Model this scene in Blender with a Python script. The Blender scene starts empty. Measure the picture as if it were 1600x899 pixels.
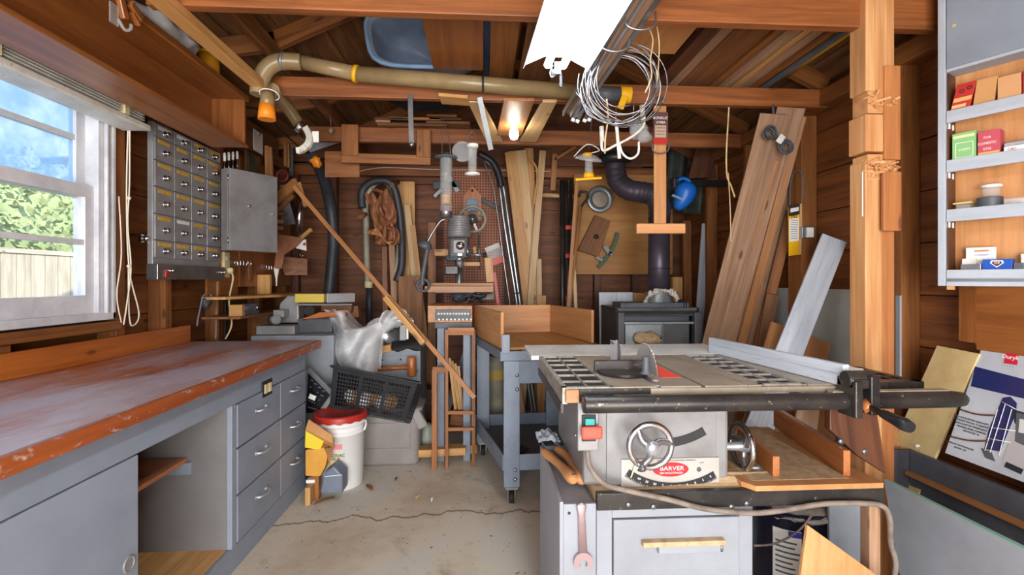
import bpy, math, random
from mathutils import Vector, Matrix, noise as mnoise
random.seed(7)
S = bpy.context.scene
COL = S.collection
PI = math.pi
V = Vector
# ------------------------------------------------------------------ camera
CAM_H, FL, HOR, CXV = 1.27, 760.0, 438.0, 755.0
YAW = math.atan((800 - CXV) / FL)
cam_data = bpy.data.cameras.new('camera')
cam = bpy.data.objects.new('camera', cam_data)
COL.objects.link(cam)
cam_data.sensor_width = 36
cam_data.lens = 36 * FL / 1600
cam_data.shift_y = -(449.5 - HOR) / 1600
cam.location = (0, 0, CAM_H)
cam.rotation_euler = (PI / 2, 0, -YAW)
cam_data.clip_start = 0.02
S.camera = cam
# ------------------------------------------------------------------ world, exposure
S.view_settings.view_transform = 'Standard'
S.view_settings.look = 'None'
S.view_settings.gamma = 1
S.view_settings.use_curve_mapping = False
S.view_settings.exposure = 0.62
W = bpy.data.worlds.new('sky'); S.world = W
W.use_nodes = True
wn = W.node_tree
bg = wn.nodes['Background']
wtc = wn.nodes.new('ShaderNodeTexCoord')
wsep = wn.nodes.new('ShaderNodeSeparateXYZ')
wr = wn.nodes.new('ShaderNodeValToRGB')
wr.color_ramp.elements[0].position = 0.0; wr.color_ramp.elements[0].color = (0.80, 0.88, 1.0, 1)
wr.color_ramp.elements[1].position = 0.55; wr.color_ramp.elements[1].color = (0.50, 0.70, 1.0, 1)
wn.links.new(wtc.outputs['Generated'], wsep.inputs[0])
wn.links.new(wsep.outputs['Z'], wr.inputs[0])
wn.links.new(wr.outputs[0], bg.inputs[0])
bg.inputs[1].default_value = 1.5
sun_d = bpy.data.lights.new('sun', 'SUN'); sun_d.energy = 5; sun_d.angle = 0.02; sun_d.color = (1, .95, .86)
sun = bpy.data.objects.new('sun', sun_d); COL.objects.link(sun)
sun.rotation_euler = (math.radians(15), math.radians(42), 0)
# unseen fill lamp behind the camera, added at a made-up open doorway
ad = bpy.data.lights.new('fill_light', 'AREA'); ad.shape = 'RECTANGLE'; ad.size = 2.9; ad.size_y = 2.0
ad.energy = 160; ad.color = (1.0, .97, .94)
ao = bpy.data.objects.new('fill_light', ad); COL.objects.link(ao)
ao.location = (0, -2.15, 1.05); ao.rotation_euler = (math.radians(90), 0, 0)
TUBE_E, BULB_E = 15.0, 30.0

# ------------------------------------------------------------------ helpers
def ray(px, py):
    s, c = math.sin(YAW), math.cos(YAW)
    k = (px - 800) / FL
    return V((s + c * k, c - s * k, (HOR - py) / FL))
def p(px, py, Y):
    d = ray(px, py); return V((0, 0, CAM_H)) + d * (Y / d.y)
def pX(px, py, X):
    d = ray(px, py); return V((0, 0, CAM_H)) + d * (X / d.x)
def pZ(px, py, Z):
    d = ray(px, py); return V((0, 0, CAM_H)) + d * ((Z - CAM_H) / d.z)
def hexc(h, a=1.0):
    def f(v):
        v /= 255.0
        return v / 12.92 if v <= .04045 else ((v + .055) / 1.055) ** 2.4
    return (f(int(h[0:2], 16)), f(int(h[2:4], 16)), f(int(h[4:6], 16)), a)
ORG = {}
class MB:
    def __init__(s):
        s.v = []; s.f = []; s.g = []; s.m = []; s.sm = []
    def add(s, vs, fs, gs=None, m=0, smooth=False):
        n = len(s.v)
        off = V((random.random() * 20, random.random() * 20, random.random() * 20))
        s.v += [V(q) for q in vs]
        s.g += [V(q) + off for q in (gs or vs)]
        for f in fs:
            s.f.append([i + n for i in f]); s.m.append(m); s.sm.append(smooth)
        return s
    def frame(s, c, ax, size, m=0):
        """box at centre c, axes ax (3 unit vectors), sizes"""
        vs = []; gs = []
        o = sorted(range(3), key=lambda i: -size[i])
        for i in (-.5, .5):
            for j in (-.5, .5):
                for k in (-.5, .5):
                    l = (i * size[0], j * size[1], k * size[2])
                    vs.append(V(c) + ax[0] * l[0] + ax[1] * l[1] + ax[2] * l[2])
                    gs.append((l[o[0]], l[o[1]], l[o[2]]))
        fs = [(0, 1, 3, 2), (4, 6, 7, 5), (0, 4, 5, 1), (2, 3, 7, 6), (0, 2, 6, 4), (1, 5, 7, 3)]
        return s.add(vs, fs, gs, m)
    def box(s, lo, hi, m=0):
        lo, hi = V(lo), V(hi)
        return s.frame((lo + hi) / 2, (V((1, 0, 0)), V((0, 1, 0)), V((0, 0, 1))), [abs(hi[i] - lo[i]) for i in range(3)], m)
    def rbox(s, c, size, rz=0, rx=0, ry=0, m=0):
        R = Matrix.Rotation(rz, 3, 'Z') @ Matrix.Rotation(ry, 3, 'Y') @ Matrix.Rotation(rx, 3, 'X')
        return s.frame(c, (R @ V((1, 0, 0)), R @ V((0, 1, 0)), R @ V((0, 0, 1))), size, m)
    def bar(s, a, b, w, t, face=(0, -1, 0), m=0):
        """plank from a to b, w wide, t thick, broad side looking to `face`"""
        a, b = V(a), V(b); L = (b - a); ln = L.length; L.normalize()
        N = V(face); N = N - L * N.dot(L)
        if N.length < 1e-4: N = V((1, 0, 0)) - L * L.x
        N.normalize()
        return s.frame((a + b) / 2, (L, N.cross(L), N), (ln, w, t), m)
    def quad4(s, pts, t, m=0, nrm=None):
        """plate with 4+ corner points and thickness t pushed along -normal"""
        pts = [V(q) for q in pts]
        n = nrm and V(nrm) or (pts[1] - pts[0]).cross(pts[2] - pts[0])
        n.normalize(); k = len(pts)
        e = max((pts[(i + 1) % k] - pts[i] for i in range(k)), key=lambda q: q.length).normalized()
        h = n.cross(e)
        vs = pts + [q - n * t for q in pts]
        gs = [(q.dot(e), q.dot(h), q.dot(n)) for q in vs]
        fs = [list(range(k)), list(range(2 * k - 1, k - 1, -1))] + [(i, i + k, (i + 1) % k + k, (i + 1) % k) for i in range(k)]
        return s.add(vs, fs, gs, m)
    def ring(s, pts, rads, n=12, caps=True, m=0, closed=False, smooth=True):
        pts = [V(q) for q in pts]; k = len(pts)
        vs = []; fs = []; gs = []; u = None; acc = 0
        for i, q in enumerate(pts):
            a = pts[i - 1] if (i > 0 or closed) else q
            b = pts[(i + 1) % k] if (i < k - 1 or closed) else q
            d = (b - a)
            d = d.normalized() if d.length > 1e-9 else V((0, 0, 1))
            if u is None:
                u = d.orthogonal().normalized()
            u = (u - d * u.dot(d))
            u = u.normalized() if u.length > 1e-6 else d.orthogonal().normalized()
            w = d.cross(u)
            if i: acc += (q - pts[i - 1]).length
            for j in range(n):
                an = 2 * PI * j / n
                r = rads[i]
                vs.append(q + u * (math.cos(an) * r) + w * (math.sin(an) * r))
                gs.append((acc, math.cos(an) * r, math.sin(an) * r))
        for i in range(k if closed else k - 1):
            i2 = (i + 1) % k
            for j in range(n):
                fs.append((i * n + j, i * n + (j + 1) % n, i2 * n + (j + 1) % n, i2 * n + j))
        s.add(vs, fs, gs, m, smooth)
        if caps and not closed:
            o = len(s.v) - len(vs)
            s.f.append([o + j for j in range(n)][::-1]); s.m.append(m); s.sm.append(False)
            s.f.append([o + (k - 1) * n + j for j in range(n)]); s.m.append(m); s.sm.append(False)
        return s
    def cyl(s, a, b, r, r2=None, n=20, m=0, caps=True):
        return s.ring([a, b], [r, r if r2 is None else r2], n, caps, m)
    def tube(s, pts, r, n=8, m=0, closed=False, sub=6):
        return s.ring(curve(pts, sub, closed), [r] * (len(curve(pts, sub, closed))), n, True, m, closed)
    def lathe(s, prof, c, axis=(0, 0, 1), n=24, m=0, smooth=True):
        """prof: list of (r, h) along axis from c"""
        ax = V(axis).normalized(); c = V(c)
        return s.ring2([(c + ax * h, r) for r, h in prof], ax, n, m, smooth)
    def ring2(s, pr, ax, n, m, smooth):
        u = ax.orthogonal().normalized(); w = ax.cross(u)
        vs = []; fs = []
        for q, r in pr:
            for j in range(n):
                an = 2 * PI * j / n
                vs.append(q + u * math.cos(an) * r + w * math.sin(an) * r)
        for i in range(len(pr) - 1):
            for j in range(n):
                fs.append((i * n + j, i * n + (j + 1) % n, (i + 1) * n + (j + 1) % n, (i + 1) * n + j))
        s.add(vs, fs, None, m, smooth)
        return s
    def torus(s, c, R, r, axis=(0, 0, 1), n=32, k=8, m=0, ry=None):
        ax = V(axis).normalized(); u = ax.orthogonal().normalized(); w = ax.cross(u)
        pts = [V(c) + u * math.cos(2 * PI * i / n) * R + w * math.sin(2 * PI * i / n) * R for i in range(n)]
        return s.ring(pts, [r] * n, k, False, m, True)
    def ball(s, c, r, m=0, sx=1, sy=1, sz=1, n=12, jag=0):
        vs = []; fs = []; k = n // 2
        for i in range(k + 1):
            th = PI * i / k
            for j in range(n):
                a = 2 * PI * j / n
                d = V((math.sin(th) * math.cos(a) * sx, math.sin(th) * math.sin(a) * sy, math.cos(th) * sz))
                q = 1 + (jag * mnoise.noise(d * 2.5 + V(c) * 9) if jag else 0)
                vs.append(V(c) + d * r * q)
        for i in range(k):
            for j in range(n):
                fs.append((i * n + j, i * n + (j + 1) % n, (i + 1) * n + (j + 1) % n, (i + 1) * n + j))
        return s.add(vs, fs, None, m, True)
    def surf(s, fn, nu, nv, m=0, smooth=True):
        vs = [fn(i / nu, j / nv) for i in range(nu + 1) for j in range(nv + 1)]
        gs = [(i / nu, j / nv, 0) for i in range(nu + 1) for j in range(nv + 1)]
        fs = [(i * (nv + 1) + j, (i + 1) * (nv + 1) + j, (i + 1) * (nv + 1) + j + 1, i * (nv + 1) + j + 1) for i in range(nu) for j in range(nv)]
        return s.add(vs, fs, gs, m, smooth)
    def build(s, name, mat, parent=None, bevel=0.0, solid=0.0, sub=0):
        me = bpy.data.meshes.new(name)
        if parent is None:
            lo = V([min(q[i] for q in s.v) for i in range(3)]); hi = V([max(q[i] for q in s.v) for i in range(3)])
            org = V(((lo.x + hi.x) / 2, (lo.y + hi.y) / 2, lo.z))
        else:
            org = ORG[parent.name]
        me.from_pydata([q - org for q in s.v], [], s.f)
        at = me.attributes.new('gc', 'FLOAT_VECTOR', 'POINT')
        at.data.foreach_set('vector', [c for q in s.g for c in q])
        for mm in (mat if isinstance(mat, (list, tuple)) else [mat]): me.materials.append(mm)
        me.polygons.foreach_set('material_index', s.m)
        me.polygons.foreach_set('use_smooth', s.sm)
        me.update()
        o = bpy.data.objects.new(name, me); COL.objects.link(o)
        if parent is None: o.location = org
        else: o.parent = parent
        ORG[o.name] = org
        if solid:
            q = o.modifiers.new('solid', 'SOLIDIFY'); q.thickness = solid; q.offset = 0
        if sub:
            q = o.modifiers.new('sub', 'SUBSURF'); q.levels = sub; q.render_levels = sub
        if bevel:
            q = o.modifiers.new('bevel', 'BEVEL'); q.width = bevel; q.segments = 2; q.limit_method = 'ANGLE'; q.angle_limit = math.radians(50)
        return o
def curve(pts, sub=6, closed=False):
    pts = [V(q) for q in pts]; k = len(pts)
    if k < 3 or sub < 2: return pts
    out = []
    rng = range(k) if closed else range(k - 1)
    for i in rng:
        a = pts[(i - 1) % k] if (i > 0 or closed) else pts[0]
        b = pts[i]; c = pts[(i + 1) % k]
        d = pts[(i + 2) % k] if (i + 2 < k or closed) else pts[-1]
        for j in range(sub):
            t = j / sub
            out.append(.5 * ((2 * b) + (c - a) * t + (2 * a - 5 * b + 4 * c - d) * t * t + (3 * b - a - 3 * c + d) * t ** 3))
    if not closed: out.append(pts[-1])
    return out
def tag(o, label=None, cat=None, group=None, kind=None):
    if label: o['label'] = label
    if cat: o['category'] = cat
    if group: o['group'] = group
    if kind: o['kind'] = kind
    return o
def thing(name, label, cat, loc=(0, 0, 0), group=None, kind=None):
    o = bpy.data.objects.new(name, None); COL.objects.link(o)
    o.empty_display_size = .05
    o.location = loc; ORG[o.name] = V(loc)
    return tag(o, label, cat, group, kind)
def struct(name, mb, mat, bevel=0.0, label=None):
    return tag(mb.build(name, mat, None, bevel), label, None, None, 'structure')
def one(name, label, cat, mb, mat, group=None, bevel=0.0, **k):
    return tag(mb.build(name, mat, None, bevel, **k), label, cat, group)
def dup(o, parent=None):
    c = o.copy(); COL.objects.link(c)
    if parent is not None: c.parent = parent
    kids = [q for q in list(bpy.data.objects) if q.parent == o]
    for ch in kids: dup(ch, c)
    return c
def plank(name, label, a, b, w, t, mat, face=(0, -1, 0), group=None, cat='board', bevel=.0015):
    return one(name, label, cat, MB().bar(a, b, w, t, face), mat, group, bevel)
def floor_ext(top, mid, z=0.0):
    """carry the line from top through mid on down to height z"""
    top, mid = V(top), V(mid); d = mid - top
    return top + d * ((z - top.z) / d.z)
_tc = {}
def text_mesh(txt, size, origin, u, v, mat, name, parent, depth=.0004, align='CENTER', sx=1.0):
    """letters laid on the plane origin + x*u + y*v"""
    cu = bpy.data.curves.new('t', 'FONT'); cu.body = txt; cu.size = size; cu.align_x = align; cu.align_y = 'CENTER'
    cu.extrude = depth; cu.resolution_u = 2
    to = bpy.data.objects.new('t', cu); COL.objects.link(to)
    dg = bpy.context.evaluated_depsgraph_get()
    me = bpy.data.meshes.new_from_object(to.evaluated_get(dg))
    bpy.data.objects.remove(to); bpy.data.curves.remove(cu)
    u = V(u).normalized(); v = V(v); v = (v - u * v.dot(u)).normalized(); n = u.cross(v)
    org = ORG[parent.name]
    for q in me.vertices:
        c = q.co.copy()
        q.co = V(origin) + u * c.x * sx + v * c.y + n * (c.z + depth) - org
    me.materials.clear(); me.materials.append(mat)
    me.name = name
    o = bpy.data.objects.new(name, me); COL.objects.link(o); o.parent = parent
    ORG[o.name] = org
    return o
# ------------------------------------------------------------------ materials
def newmat(name):
    m = bpy.data.materials.new(name); m.use_nodes = True
    nt = m.node_tree; b = nt.nodes['Principled BSDF']
    return m, nt, b
def N(nt, t, **k):
    n = nt.nodes.new(t)
    for a, v in k.items(): setattr(n, a, v)
    return n
def ramp(nt, fac, stops):
    r = N(nt, 'ShaderNodeValToRGB')
    e = r.color_ramp.elements
    e[0].position, e[0].color = stops[0]
    e[1].position, e[1].color = stops[-1]
    for pos, c in stops[1:-1]:
        q = e.new(pos); q.color = c
    nt.links.new(fac, r.inputs[0]); return r.outputs[0]
def noise(nt, vec, scale, detail=4, rough=.55, dist=0):
    n = N(nt, 'ShaderNodeTexNoise'); n.inputs['Scale'].default_value = scale
    n.inputs['Detail'].default_value = detail; n.inputs['Roughness'].default_value = rough; n.inputs['Distortion'].default_value = dist
    nt.links.new(vec, n.inputs['Vector']); return n.outputs['Fac']
def vmul(nt, vec, xyz):
    m = N(nt, 'ShaderNodeVectorMath', operation='MULTIPLY'); nt.links.new(vec, m.inputs[0]); m.inputs[1].default_value = xyz
    return m.outputs[0]
def mixc(nt, fac, a, b, mode='MIX'):
    m = N(nt, 'ShaderNodeMix', data_type='RGBA', blend_type=mode)
    for s_, v_ in ((0, fac), (6, a), (7, b)):
        if isinstance(v_, (int, float)): m.inputs[s_].default_value = v_
        elif isinstance(v_, tuple): m.inputs[s_].default_value = v_
        else: nt.links.new(v_, m.inputs[s_])
    return m.outputs[2]
def gcvec(nt):
    a = N(nt, 'ShaderNodeAttribute', attribute_name='gc')
    oi = N(nt, 'ShaderNodeObjectInfo')
    s1 = N(nt, 'ShaderNodeMath', operation='MULTIPLY'); s1.inputs[1].default_value = 37
    nt.links.new(oi.outputs['Random'], s1.inputs[0])
    ad_ = N(nt, 'ShaderNodeVectorMath', operation='ADD')
    nt.links.new(a.outputs['Vector'], ad_.inputs[0]); nt.links.new(s1.outputs[0], ad_.inputs[1])
    return ad_.outputs[0], oi.outputs['Random']
def bump(nt, b, h, st, dist=.003):
    n = N(nt, 'ShaderNodeBump'); n.inputs['Strength'].default_value = st; n.inputs['Distance'].default_value = dist
    nt.links.new(h, n.inputs['Height']); nt.links.new(n.outputs[0], b.inputs['Normal'])
def wood(name, light, dark, rough=.6, grain=1.0, knots=True, stain=None, stain_amt=.5, stain_scale=3, vary=.25, coat=0):
    m, nt, b = newmat(name)
    g, rnd = gcvec(nt)
    n1 = noise(nt, vmul(nt, g, (1.6, 26 * grain, 26 * grain)), 1, 6, .6, .5)
    n2 = noise(nt, vmul(nt, g, (1.2, 5, 5)), 1, 3)
    n3 = noise(nt, vmul(nt, g, (4, 160 * grain, 160 * grain)), 1, 2)
    c = ramp(nt, n1, [(.30, hexc(dark)), (.68, hexc(light))])
    c = mixc(nt, ramp(nt, n2, [(.35, (.0, .0, .0, 1)), (.75, (.45, .45, .45, 1))]), c, hexc(dark))
    c = mixc(nt, ramp(nt, n3, [(.3, (.25, .25, .25, 1)), (.6, (0, 0, 0, 1))]), c, tuple(x * .5 for x in hexc(dark)[:3]) + (1,))
    if knots:
        vo = N(nt, 'ShaderNodeTexVoronoi'); vo.inputs['Scale'].default_value = 1
        nt.links.new(vmul(nt, g, (3.2, 9, 9)), vo.inputs['Vector'])
        k = ramp(nt, vo.outputs['Distance'], [(.07, (.8, .8, .8, 1)), (.13, (0, 0, 0, 1))])
        c = mixc(nt, k, c, tuple(x * .35 for x in hexc(dark)[:3]) + (1,))
    if stain:
        s_ = noise(nt, vmul(nt, g, (1, 1.6, 1.6)), stain_scale, 6, .62)
        s_ = ramp(nt, s_, [(.62 - stain_amt * .3, (0, 0, 0, 1)), (.74 - stain_amt * .15, (.85, .85, .85, 1))])
        c = mixc(nt, s_, c, hexc(stain))
    # per-object brightness
    mm = N(nt, 'ShaderNodeMapRange'); mm.inputs[3].default_value = 1 - vary; mm.inputs[4].default_value = 1 + vary * .6
    nt.links.new(rnd, mm.inputs[0])
    hs = N(nt, 'ShaderNodeHueSaturation'); nt.links.new(mm.outputs[0], hs.inputs['Value']); nt.links.new(c, hs.inputs['Color'])
    nt.links.new(hs.outputs[0], b.inputs['Base Color'])
    b.inputs['Roughness'].default_value = rough
    if coat: b.inputs['Coat Weight'].default_value = coat; b.inputs['Coat Roughness'].default_value = .25
    bump(nt, b, n1, .25, .004)
    return m
def paint(name, c, c2=None, rough=.5, scale=4, amt=.5, spots=None, metal=0, bstr=.05, stretch=(1, 1, 1), space='gc'):
    m, nt, b = newmat(name)
    g, rnd = gcvec(nt)
    g2 = vmul(nt, g, stretch)
    c2 = c2 or c
    n = noise(nt, g2, scale, 6, .65)
    cc = ramp(nt, n, [(.5 - .25 * amt - .05, hexc(c2)), (.5 + .1, hexc(c))])
    if spots:
        n2 = noise(nt, g2, scale * 9, 3, .6)
        cc = mixc(nt, ramp(nt, n2, [(.66, (0, 0, 0, 1)), (.7, (1, 1, 1, 1))]), cc, hexc(spots))
    nt.links.new(cc, b.inputs['Base Color'])
    b.inputs['Roughness'].default_value = rough; b.inputs['Metallic'].default_value = metal
    if bstr: bump(nt, b, n, bstr)
    return m
def plain(name, c, rough=.5, metal=0, alpha=1, trans=0, emis=0, spec=None):
    m, nt, b = newmat(name)
    b.inputs['Base Color'].default_value = hexc(c); b.inputs['Roughness'].default_value = rough; b.inputs['Metallic'].default_value = metal
    if alpha < 1: b.inputs['Alpha'].default_value = alpha
    if trans: b.inputs['Transmission Weight'].default_value = trans
    if emis: b.inputs['Emission Color'].default_value = hexc(c); b.inputs['Emission Strength'].default_value = emis
    return m
def sheer(name, c, opac, rough=.3, noise_amt=.0, scale=6):
    """thin clear film / glass: mostly transparent with some gloss and haze"""
    m, nt, b = newmat(name)
    b.inputs['Base Color'].default_value = hexc(c); b.inputs['Roughness'].default_value = rough
    tr = N(nt, 'ShaderNodeBsdfTransparent'); mx = N(nt, 'ShaderNodeMixShader')
    out = nt.nodes['Material Output']
    if noise_amt:
        tc = N(nt, 'ShaderNodeTexCoord')
        n = noise(nt, tc.outputs['Object'], scale, 6, .7)
        f = ramp(nt, n, [(.35, (opac - noise_amt,) * 3 + (1,)), (.65, (opac + noise_amt,) * 3 + (1,))])
        nt.links.new(f, mx.inputs[0])
    else: mx.inputs[0].default_value = opac
    nt.links.new(tr.outputs[0], mx.inputs[1]); nt.links.new(b.outputs[0], mx.inputs[2]); nt.links.new(mx.outputs[0], out.inputs[0])
    return m

M = {}
M['wall'] = wood('wall_board_wood', 'a4622f', '60371b', .6, .7, True, vary=.1)
M['wallback'] = wood('back_wall_wood', '965a30', '562f18', .6, .7, True, vary=.1)
M['roof'] = wood('roof_board_wood', '96683c', '53341c', .7, .8, True, vary=.1)
M['stud'] = wood('stud_wood', 'b4733a', '6e401c', .55, 1, True, vary=.12)
M['joist'] = wood('joist_wood', 'ae6836', '6e3e1c', .5, .9, True, vary=.08)
M['post'] = wood('fresh_split_wood', 'e6b27a', 'b87a45', .6, 1.2, True, vary=.05)
M['pine'] = wood('pine_wood', 'e2b477', 'b9803f', .5, 1, True, vary=.14)
M['pale'] = wood('pale_wood', 'e3c79c', 'c49c68', .55, 1, True, vary=.1)
M['orange'] = wood('orange_varnished_wood', 'cc8246', '9c582a', .35, .8, True, vary=.1, coat=.3)
M['cab'] = wood('cabinet_wood', 'ae6c34', '7e471f', .4, .8, False, vary=.1, coat=.2)
M['mid'] = wood('brown_wood', 'a46d3e', '683e20', .6, 1, True, vary=.2)
M['dark'] = wood('dark_wood', '7a4a2e', '46281a', .5, 1, True, vary=.2)
M['grey_wood'] = wood('weathered_wood', 'c49c7c', '8c684e', .75, 1.3, True, vary=.15)
M['ply'] = wood('plywood', 'd9a06a', 'b87c48', .5, .5, False, vary=.08)
M['plyboard'] = wood('hardboard', 'c08c4c', 'a87238', .5, .4, False, stain='8a5c30', stain_amt=.1, vary=.05)
M['copper'] = wood('reddish_strip_wood', 'c88f5a', '986236', .45, 1, False, vary=.1)
M['whiteboard'] = paint('white_painted_board', 'e4e4de', 'c9c7be', .5, 5, .5, spots='a89878')
M['ltgrey_board'] = paint('pale_grey_painted_board', 'ccd3dc', 'a9b1bb', .5, 5, .7, spots='8a8884', stretch=(.4, 6, 6))
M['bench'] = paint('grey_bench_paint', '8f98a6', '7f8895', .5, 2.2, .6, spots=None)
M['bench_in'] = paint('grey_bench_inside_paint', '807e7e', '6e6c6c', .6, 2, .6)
M['drawer'] = paint('brushed_drawer_metal', 'aaaaac', '949494', .35, 5, .5, metal=.3)
M['gunmetal'] = paint('grey_machine_paint', '929294', '7c7a78', .4, 5, .5, metal=.2)
M['grey'] = paint('grey_paint', '969ca4', '84898f', .5, 3, .5)
M['bluegrey'] = paint('blue_grey_steel_paint', '7c8798', '68717f', .45, 4, .6, spots='8f8a80')
M['dgrey'] = paint('dark_grey_paint', '5b5f66', '45484d', .5, 4, .5)
M['black'] = paint('black_plastic', '1d1f24', '26262a', .4, 6, .4)
M['blackmetal'] = paint('worn_black_metal', '2c2a2a', '4a443e', .35, 7, .7, spots='8c7c68', metal=.3)
M['iron'] = paint('cast_iron', 'ac9f8c', '877c6c', .42, 6, .8, metal=.2, spots='c8b79a')
M['cabgrey'] = paint('pale_grey_cabinet_paint', '9ca1aa', '8e9299', .45, 2.5, .5, bstr=.03)
M['shelfgrey'] = paint('pale_grey_shelf_paint', 'b2b9c3', '9ca3ac', .5, 5, .7, stretch=(.6, 4, 4))
M['grid'] = paint('dusty_grid_iron', 'b4aea2', '6c6862', .5, 20, .8, metal=.2, spots='f0ece0')
M['steel'] = paint('steel', 'a9acb0', '86888c', .3, 5, .5, metal=.85)
M['chrome'] = plain('chrome', 'd8dade', .18, 1)
M['alu'] = paint('aluminium', 'c9cdd2', 'a8acb2', .35, 5, .5, metal=.7)
M['white'] = plain('white_plastic', 'f2f2ee', .4)
M['cream'] = paint('cream_plastic', 'e8dcae', 'd8c990', .45, 4, .4)
M['offwhite'] = paint('old_white_paint', 'e6e4dc', 'c9c4b6', .5, 6, .5, spots='9c927e')
M['winpaint'] = paint('white_window_paint', 'e2e3e6', 'c2c4ca', .45, 5, .5)
M['pvc'] = paint('brown_grey_pipe', 'a08a64', '84704c', .3, 4, .5, bstr=0)
M['yellow'] = plain('yellow', 'f0b414', .45)
M['orangep'] = plain('orange_plastic', 'f08c1c', .45)
M['red'] = plain('red_plastic', 'b02a20', .4)
M['bladem'] = paint('saw_blade_steel', 'c4c4c6', 'a8a6a4', .35, 6, .5, metal=.3)
M['redb'] = plain('bright_red_plastic', 'f0503c', .4)
M['teal'] = plain('teal_plastic', '1f9a94', .4)
M['blue'] = plain('blue_plastic', '1c6cd0', .4)
M['ltblue'] = paint('light_blue_plastic', '86a6c8', '6c8cb0', .45, 4, .5)
M['hose'] = paint('grey_hose', 'a09c88', '858270', .5, 6, .4)
M['hosed'] = paint('dark_hose', '3c3e46', '2c2d33', .5, 6, .4)
M['pipe'] = paint('stovepipe_metal', '4e4652', '3c3842', .4, 3, .5, metal=.35)
M['stove'] = paint('stove_metal', '5e5e60', '48484a', .5, 5, .6, metal=.3)
M['stovein'] = plain('stove_inside', '2c2a2c', .7)
M['tote'] = paint('grey_tote_plastic', '98908c', '8a827e', .5, 3, .3, bstr=0)
M['bucket'] = plain('white_bucket_plastic', 'ecebe8', .4)
M['card'] = paint('cardboard', 'c8935c', 'b07c48', .7, 5, .5)
M['paper'] = plain('white_paper', 'ecebe6', .7)
M['ink'] = plain('black_ink', '222226', .6)
M['inkw'] = plain('white_ink', 'f4f2ee', .6)
M['plate'] = paint('aluminium_plate', 'c4c2bc', 'b2aea6', .35, 4, .4, metal=.3)
M['rope'] = paint('twine', 'd8bc8c', 'b89a6c', .8, 20, .5)
M['wirec'] = plain('wire', 'a8a8ac', .3, .9)
M['whitecord'] = plain('white_cord', 'e8e0cc', .5)
M['cordg'] = paint('dusty_cable', '8c8074', '6c6058', .6, 20, .5)
M['leather'] = paint('brown_leather', '9c6644', '6c4028', .6, 6, .7, bstr=.3)
M['rubber'] = plain('black_rubber', '181818', .7)
M['dust'] = paint('sawdust', 'cdb08a', 'a88c68', .9, 30, .5, bstr=.4)
M['galv'] = paint('galvanised_metal', 'a4aaae', '868c90', .4, 8, .6, metal=.6)
M['glass'] = sheer('window_glass', 'dfe8f2', .07, .05)
M['dirty'] = sheer('hazy_window_glass', '9cc0ea', .6, .35, .15, 9)
_nt = M['dirty'].node_tree; _tl = N(_nt, 'ShaderNodeBsdfTranslucent'); _tl.inputs[0].default_value = hexc('c0daf4')
_mx = [q for q in _nt.nodes if q.type == 'MIX_SHADER'][0]; _nt.links.new(_tl.outputs[0], _mx.inputs[2])
M['clear'] = sheer('clear_plastic', 'e8eef2', .2, .2)
M['bag'] = sheer('plastic_bag_film', 'f6f8fa', .52, .25, .16, 4)
M['smoke'] = sheer('smoky_clear_plastic', '9aa0a0', .55, .3)
# bench top: varnished board worn to bare, paint-hazed patches
def mk_top():
    m, nt, b = newmat('worn_bench_top')
    g, rnd = gcvec(nt)
    n1 = noise(nt, vmul(nt, g, (1.2, 20, 20)), 1, 6, .6, .4)
    c = ramp(nt, n1, [(.3, hexc('8a4424')), (.7, hexc('c4713c'))])
    n2 = noise(nt, vmul(nt, g, (.9, 2.2, 2.2)), 1.3, 7, .65, .3)
    c = mixc(nt, ramp(nt, n2, [(.40, (.05, .05, .05, 1)), (.56, (.85, .85, .85, 1))]), c, hexc('b9b0b8'))
    n3 = noise(nt, vmul(nt, g, (3, 12, 12)), 2, 6, .7, .5)
    c = mixc(nt, ramp(nt, n3, [(.58, (0, 0, 0, 1)), (.72, (.8, .8, .8, 1))]), c, hexc('ded6da'))
    n4 = noise(nt, vmul(nt, g, (2, 9, 9)), 3, 6, .7)
    c = mixc(nt, ramp(nt, n4, [(.6, (0, 0, 0, 1)), (.72, (.75, .75, .75, 1))]), c, hexc('5a3226'))
    nt.links.new(c, b.inputs['Base Color']); b.inputs['Roughness'].default_value = .36
    bump(nt, b, n3, .1)
    return m
M['top'] = mk_top()
M['edge'] = wood('bench_edge_wood', 'b5602c', '8a3f1a', .45, .8, False, stain='cfc4bc', stain_amt=.12, stain_scale=26, vary=0)
M['splash'] = wood('backsplash_wood', 'd07a30', 'a4551c', .35, .7, True, vary=0, coat=.2)
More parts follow.
